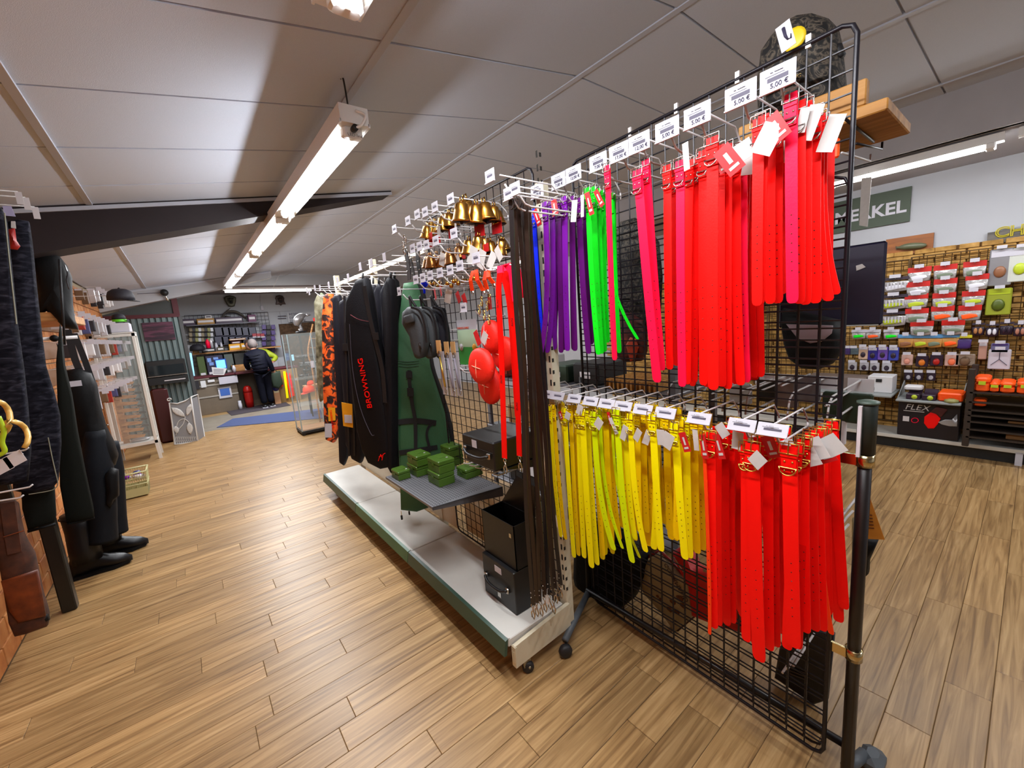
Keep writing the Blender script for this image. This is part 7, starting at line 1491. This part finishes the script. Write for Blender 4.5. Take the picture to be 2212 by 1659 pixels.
MB().prism([C1(790, 262, XS-.04), C1(835, 278, XS-.04), C1(795, 306, XS-.04)], (.004, 0, 0)).build('tail_fin', M('pike_fin', '4a3c28', .5), pl); MB().prism([C1(860, 290, XS-.05), C1(1040, 285, XS-.05), C1(1010, 292, XS-.05), C1(900, 297, XS-.05)], (.004, 0, 0)).build('belly', m_pks[1], pl)
ch = thing('letter_board', 'grey wooden board with yellow outlined capitals CH at the right edge', 'sign', PX(2170, 500, XS)); A, B = PX(2134, 503, XS), PX(2134, 528, XS)
MB().box((XS-.02, A.y-1.0, B.z-.0), (XS+.008, A.y, A.z)).build('board', M_ramp('weathered_grey', [(.3, '4c4844'), (.7, '6e6862')], scale=5, rough=.8, stretch=(1, 1, 6)), ch)
for k, (lt, lx) in enumerate((('C', 2148), ('H', 2179))): text(lt, (XS-.024, PX(lx, 515, XS).y, B.z+.045), (0, -1, 0), (0, 0, 1), .115, M('letter_yellow', 'b4a41c', .5), ch, outline=.004)
st = thing('paper_strip', 'white paper strip hanging below the right hand lamp', 'paper', PX(1872, 440, 4.45)); MB().prism([PX(1861, 385, 4.45), PX(1883, 382, 4.45), PX(1874, 490, 4.45), PX(1856, 487, 4.45)], (.003, 0, 0)).build('sheet', m_tagw, st); q_ = PX(1872, 384, 4.45); MB().tube([q_, Vector((4.5, q_.y, 2.45))], .002, 4).build('string', m_wht, st)
# ================================================================ BEHIND THE GRID STAND
m_ply = M_ramp('pine_board', [(.3, '8c5c20'), (.55, 'b07a34'), (.8, 'c8985a')], scale=4, rough=.6, stretch=(8, 1, 8), detail=5)
bs = thing('top_shelf_board', 'thick pine shelf board fixed high behind the grid stand', 'shelf', (1.65, .75, 1.955)); MB().bbox((1.50, .275, 1.955), (1.80, .66, 1.985), .003).build('board', m_ply, bs); MB().bbox((1.50, .32, 1.985), (1.53, .64, 2.05), .003).build('back_batten', m_ply, bs)
MB().tube([(PNX+.05, .35, 1.95), (1.75, .35, 1.95)], .004, 6).build('bracket', m_blk, bs); MB().tube([(PNX+.05, .6, 1.95), (1.75, .6, 1.95)], .004, 6).build('bracket', m_blk, bs)
def rear(name, label, cat, pxs, x, t_, mat, inset=.02, group=None, yaw=0.0):
    return bag(name, label, pxs, x, yaw, t_, mat, inset, cat, group=group)
th, c, N, a = rear('camouflage_backpack', 'dark camouflage backpack on the high board, its top above the grid', 'backpack', [(1650, 118), (1672, 85), (1700, 55), (1730, 38), (1765, 33), (1790, 40), (1812, 62), (1820, 95), (1824, 150), (1828, 215), (1818, 250), (1700, 262), (1645, 262), (1640, 190)], 1.62, .16, m_dkc, .05)
MB().pillow(on(th, N, c, a, [(1660, 150), (1740, 118), (1748, 190), (1700, 225), (1655, 225)], .09), N, .04, .02).build('front_pocket', m_dkc, th)
MB().prism(on(th, N, c, a, [(1663, 165), (1725, 152), (1725, 168), (1664, 185)], .115), N*.003).build('name_patch', M('patch_dark', '1a1510', .5), th)
p0, p1, pu = on(th, N, c, a, [(1666, 182), (1722, 168), (1666, 170)], .12); text('BROWNING', p0, p1-p0, pu-p0, (p1-p0).length/4.9, M('patch_gold', 'a88a3c', .5), th)
q = on(th, N, c, a, [(1716, 85)], .10)[0]; MB().lathe([(.030, 0), (.030, .004), (.022, .006)], q, 18, axis=tuple(N)).build('round_label', M('label_yellow', 'e8c81a', .4), th)
MB().tube([on(th, N, c, a, [(1808+k*3, 100+k*8)], .02)[0] for k in range(4)], .012, 6).build('strap_end', m_webb, th)
tg = thing('hook_card', 'white card with black hook print standing above the top frame', 'tag', PX(1697, 78, 1.36)); cpt = PX(1697, 78, 1.36); u = Vector((0, -cos(.25), sin(.25))); v = Vector((0, sin(.25), cos(.25)))
MB().obox(cpt, u*.017, v*.034, Vector((.0006, 0, 0))).build('card', m_card, tg); MB().tube([cpt+Vector((-.002, 0, 0))+v*.022, cpt+Vector((-.002, 0, 0))+v*.0, cpt+Vector((-.002, 0, 0))-v*.012+u*.003, cpt+Vector((-.002, 0, 0))-v*.014+u*.010, cpt+Vector((-.002, 0, 0))-v*.004+u*.012], [.004, .0035, .002, .002, .001], 6).build('hook_print', m_inkd, tg)
# navy board, round dark hat
nb = thing('navy_board', 'plain navy board with rounded corners and a pale chip, hung behind the stand', 'board', PX(1870, 620, 1.9)); A, B = PX(1916, 526, 1.9), PX(1905, 702, 1.9)
MB().bbox((1.9, A.y, B.z), (1.915, A.y+.32, A.z+.01), .012).build('board', M('navy_board', '1c1830', .45), nb); MB().prism([PX(*q_, 1.896) for q_ in [(1849, 574), (1862, 570), (1870, 577), (1858, 582), (1850, 585)]], (.003, 0, 0)).build('pale_chip', m_tagw, nb); MB().tube([(1.905, A.y+.01, B.z), (1.905, A.y+.31, B.z)], .003, 6).build('edge', m_gwhite, nb)
MB().tube([(1.92, A.y+.16, A.z-.05), (PNX+.1, A.y+.16, A.z-.02)], .004, 6).build('bracket_wire', m_blk, nb)
th, c, N, a = rear('round_bag', 'big round black bag with pale crescent behind the lower gap in the grid', 'bag', [(1695, 665), (1812, 690), (1822, 720), (1820, 760), (1800, 785), (1770, 798), (1735, 795), (1708, 775), (1696, 740), (1692, 700)], 1.72, .12, m_blackc, .03)
MB().pillow(on(th, N, c, a, [(1698, 700), (1800, 703), (1797, 720), (1775, 738), (1750, 742), (1722, 730)], .065), N, .01, .01).build('crescent', M('crescent_grey', '9a8c94', .6), th)
# camouflage jacket and red brown bag
th, c, N, a = rear('camouflage_jacket', 'dark brown leaf camouflage jacket hanging behind the grid between the pink collars', 'jacket', [(1345, 478), (1372, 470), (1392, 482), (1420, 520), (1428, 600), (1422, 690), (1400, 705), (1335, 700), (1328, 620), (1330, 520)], 1.62, .08, m_dkc, .03)
th, c, N, a = rear('camouflage_jacket', 'second dark camouflage garment further along behind the red bunches', 'jacket', [(1440, 490), (1490, 485), (1640, 560), (1655, 640), (1640, 720), (1560, 780), (1440, 760)], 1.75, .08, m_dkc, .03)
th, c, N, a = rear('game_bag', 'dark red brown bag with a leaf print hanging behind the green collars', 'bag', [(1330, 668), (1372, 672), (1395, 690), (1396, 760), (1385, 780), (1352, 782), (1330, 765)], 1.60, .06, M_ramp('red_brown_leaf', [(.35, '2c0a08'), (.55, '5c1408'), (.75, '8c2a10')], scale=18, rough=.6), .02)
q_ = PV(1365, 670, c, a); MB().tube([q_, q_+Vector((0, 0, .05)), Vector((PNX+PNK*q_.y+.02, q_.y, q_.z+.05))], .004, 5).build('hanging_loop', m_webb, th)
MB().pillow(on(th, N, c, a, [(1352, 745), (1362, 728), (1374, 732), (1380, 750), (1372, 775), (1362, 782)], .04), N, .01, .01).build('leaf_print', M('leaf_orange', 'a83414', .5), th)
# goods on back hooks at mid height: boards, green boxes, grey shelf
RH = [(1785, 900, 1830, 815), (1700, 880, 1760, 805), (1610, 870, 1700, 808), (1560, 865, 1640, 818), (1500, 858, 1590, 820), (1440, 850, 1540, 825)]
for i, (x0, y0_, x1_, y1_) in enumerate(RH):
    A = PP(x0, y0_+10, .02); y = A.y; t = thing('display_hook', f'white wire hook on the rear of the grid stand, {ORD[i]} from the free end', 'display hook', A, 'rear hooks')
    MB().tube([(A.x, y, 1.13), (A.x+.03, y, 1.13), (A.x+.3, y, 1.13), (A.x+.33, y, 1.155)], .0035, 6).tube([(A.x, y, 1.13), (A.x+.02, y, 1.19), (A.x+.05, y, 1.205), (A.x+.36, y, 1.205)], .003, 6).build('prong', m_wht, t); MB().box((A.x+.36, y-.035, 1.165), (A.x+.364, y+.035, 1.21)).build('price_card', m_cardg, t)
ra = thing('rear_shelving', 'low grey and pine shelving with boxes standing behind the grid stand', 'shop shelf', (2.2, 1.6, 0)); m_shg = M('shelf_steel', '6c6c72', .4, metal=.3)
for z in (.16, .62, 1.04): MB().bbox((1.95, 1.15, z-.02), (2.45, 2.9, z), .004).build('shelf', m_shg, ra)
for y in (1.16, 2.88): MB().box((1.97, y-.015, 0), (2.0, y+.015, 1.3)).box((2.40, y-.015, 0), (2.43, y+.015, 1.3)).build('post', m_shg, ra)
for k in range(12): MB().box((1.95, 1.25+k*.03, 1.045), (2.3, 1.262+k*.03, 1.10)).build('slat', m_ply, ra)
for i, (y, z, h, d, mt, lb) in enumerate([(1.68, 1.041, .14, .22, m_blk2, 'black glossy case on the low shelving behind the grid'), (1.95, 1.041, .12, .22, M('box_deepgreen', '1c3020', .5), 'deep green box on the low shelving behind the grid'), (2.25, 1.041, .17, .25, m_pks[0], 'clear crinkled pack on the low shelving behind the grid'), (2.6, 1.041, .14, .22, m_pks[5], 'small red box at the far end of the low shelving'), (1.3, .621, .2, .3, M('carton_mauve', '6c5c54', .6), 'mauve carton on the middle board of the low shelving'), (1.75, .621, .25, .3, m_blk2, 'black carton on the middle board of the low shelving'), (2.3, .621, .2, .35, M('carton_brown', '7c5428', .7), 'brown carton on the middle board of the low shelving'), (1.5, .161, .3, .4, m_pks[1], 'white carton on the lowest board of the low shelving'), (2.2, .161, .3, .5, m_blk2, 'black carton on the lowest board of the low shelving')]):
    t = thing('carton', lb, 'box', (2.1, y, z)); MB().bbox((2.0, y, z), (2.3, y+d, z+h), .01).build('body', mt, t); MB().box((1.997, y+d*.3, z+h*.3), (2.0, y+d*.7, z+h*.6)).build('label', m_cardg, t)
for i, (px, py, w_, h_, mt, lb) in enumerate([(1830, 880, .13, .10, M('box_deepgreen', '1c3020', .5), 'deep green folder hanging behind the post'), (1742, 838, .08, .09, m_shg, 'grey plastic tray hanging behind the lower grid'), (1700, 850, .07, .10, M('carton_mauve', '6c5c54', .6), 'mauve card pack behind the lower grid'), (1660, 845, .07, .08, m_blk2, 'black card pack behind the lower grid'), (1600, 850, .08, .08, m_pks[7], 'silvery pack behind the lower grid'), (1800, 930, .07, .09, m_cardg, 'pale printed card hanging behind the clamp')]):
    p = PX(px, py, 1.68); t = thing('hanging_packet', lb, 'packet', p); MB().bbox((p.x-.01, p.y-w_/2, p.z-h_/2), (p.x+.01, p.y+w_/2, p.z+h_/2), .004).build('pack', mt, t); MB().tube([(PNX+.08, p.y, p.z+h_/2), (p.x+.03, p.y, p.z+h_/2)], .003, 5).build('peg', m_wht, t)
# low goods behind the grid
th, c, N, a = rear('black_bag', 'bulky black bag hanging low behind the grid by the gondola', 'bag', [(1250, 1150), (1300, 1130), (1370, 1160), (1395, 1200), (1388, 1250), (1372, 1290), (1345, 1312), (1300, 1318), (1262, 1300), (1248, 1240)], 1.56, .14, m_blackc, .04)
th, c, N, a = rear('treat_bag', 'pale printed bag with biscuit picture and dark edges behind the grid', 'bag', [(1425, 1190), (1470, 1240), (1495, 1250), (1500, 1330), (1462, 1362), (1430, 1318), (1395, 1280), (1372, 1235)], 1.60, .05, M('kraft_pale', 'a4987c', .7, bump=.3, bscale=30), .01)
MB().tube(on(th, N, c, a, [(1372, 1235), (1395, 1205), (1425, 1190), (1450, 1212), (1478, 1245)], .0), .008, 6).build('dark_red_edge', M('edge_red', '7c1008', .5), th); MB().tube(on(th, N, c, a, [(1462, 1362), (1500, 1330)], .0), .007, 6).build('bottom_edge', M('edge_brown', '4a2414', .5), th)
for (x, y, r) in [(1453, 1300, .016), (1468, 1292, .018), (1446, 1316, .015), (1475, 1308, .016), (1462, 1322, .014), (1420, 1288, .008), (1426, 1294, .008)]: MB().pillow([on(th, N, c, a, [(x, y)], .027)[0]+Vector((0, cos(q)*r, sin(q)*r*(.8+.2*cos(3*q)))) for q in [2*pi*k/9 for k in range(9)]], (-1, 0, 0), .006, r*.4).build('biscuit', M_ramp('biscuit_brown', [(.4, '5c3414'), (.7, '7c4c20')], scale=60, rough=.8), th)
text('GOURMAND', on(th, N, c, a, [(1440, 1216)], .03)[0], (0, -.6, -.8), (0, .8, -.6), .03, m_hdrk, th)
th, c, N, a = rear('red_satchel', 'bright red canvas dummy bag hanging low behind the red collars', 'bag', [(1455, 1190), (1480, 1175), (1490, 1215), (1520, 1230), (1610, 1250), (1700, 1290), (1700, 1360), (1640, 1370), (1560, 1350), (1500, 1325), (1490, 1260)], 1.58, .08, M('satchel_red', 'c00c04', .55, bump=.1, bscale=100), .02)
MB().tube(on(th, N, c, a, [(1520, 1232), (1610, 1256), (1700, 1296)], .045), .006, 6).build('tan_piping', M('piping_tan', 'a07c50', .6), th); MB().tube(on(th, N, c, a, [(1455, 1203), (1468, 1222), (1480, 1240)], .05), .003, 6).build('steel_pin', m_chr, th)
th, c, N, a = rear('printed_bag', 'black bag with pale vertical print behind the gap between red bunches', 'bag', [(1588, 1040), (1606, 1035), (1606, 1250), (1586, 1240)], 1.6, .04, m_slip, .01)
for k in range(14): p = on(th, N, c, a, [(1592, 1050+k*13)], .024)[0]; MB().box((p.x, p.y-.008, p.z-.001), (p.x+.001, p.y+.0, p.z+.002)).build('print', m_cardg, th)
th, c, N, a = rear('black_packet', 'flat black printed packet hanging low by the free end of the stand', 'packet', [(1700, 1370), (1745, 1352), (1804, 1368), (1790, 1510), (1760, 1520), (1674, 1462), (1684, 1400)], 1.62, .03, M('packet_black', '14121a', .4, var=.2, scale=30), .01)
for yy in (1440, 1447, 1454): MB().prism(on(th, N, c, a, [(1706, yy), (1742, yy+14), (1742, yy+16), (1706, yy+2)], .018), N*.001).build('print', M('print_dim', '4c4440', .6), th)
for i, (px, py) in enumerate([(1725, 1400), (1735, 1392), (1748, 1385)]):
    p = PX(px, py, 1.55); t = thing('display_hook', 'bent white wire hook behind the grid above the flat black packet', 'display hook', p, 'hooks over the black packet'); MB().tube([(PNX+.03, p.y, p.z), (p.x+.05, p.y, p.z), (p.x+.10, p.y, p.z-.06)], .004, 6).build('prong', m_wht, t)
oc = thing('orange_card', 'orange brown instruction card sticking out beside the black post', 'card', PX(1885, 1120, 1.72)); MB().prism([PX(*q_, 1.72) for q_ in [(1852, 1078), (1880, 1078), (1911, 1166), (1852, 1163)]], (.003, 0, 0)).build('card', M('card_orange', 'b87420', .6), oc)
for k in range(5): MB().prism([PX(*q_, 1.717) for q_ in [(1862, 1110+k*7), (1884+k, 1112+k*7), (1884+k, 1114+k*7), (1862, 1112+k*7)]], (.001, 0, 0)).build('print', M('print_brown', '5c2c10', .6), oc)
th, c, N, a = rear('black_pouch', 'small black pouch below the orange card', 'pouch', [(1850, 1150), (1872, 1163), (1898, 1166), (1888, 1190), (1880, 1208), (1876, 1240), (1862, 1252), (1852, 1240)], 1.76, .06, m_blackc, .02)
th, c, N, a = rear('clear_pouch', 'clear olive plastic pouch hanging beside the post', 'pouch', [(1842, 1118), (1850, 1125), (1866, 1250), (1852, 1302), (1842, 1290)], 1.66, .03, M('clear_olive', '8c845c', .25, alpha=.6), .01)
for i, (px, py, x_) in enumerate([(1870, 1050, 1.75), (1842, 1085, 1.62), (1835, 1110, 1.6), (1800, 1120, 1.5), (1812, 1105, 1.5), (1825, 1140, 1.5)]):
    p = PX(px, py, x_); t = thing('display_hook', 'white wire hook jutting behind the black post near the orange card', 'display hook', p, 'hooks by the orange card'); MB().tube([(PNX+.03, p.y+.01, p.z-.03), (p.x-.03, p.y, p.z), (p.x+.04, p.y, p.z-.005)], .004, 6).build('prong', m_wht, t)
t = thing('orange_buckle', 'small orange plastic buckle on the upright wire below the pine board', 'buckle', PX(1803, 318, 1.46)); p = PX(1803, 318, 1.46); MB().bbox((p.x, p.y-.010, p.z-.028), (p.x+.01, p.y+.008, p.z+.022), .004).build('buckle', m_lo, t)
for i, (a_, b_) in enumerate([((1818, 330), (1880, 348)), ((1850, 310), (1905, 322))]):
    t = thing('display_hook', ['white wire hook below the pine board pointing away', 'thin dark wire hook under the pine board end'][i], 'display hook', PX(*a_, 1.5)); A, B = PX(*a_, 1.45), PX(*b_, 1.75); MB().tube([A, B, B+Vector((.0, 0, .02))], .003, 6).build('prong', m_wht if i == 0 else m_blk, t)
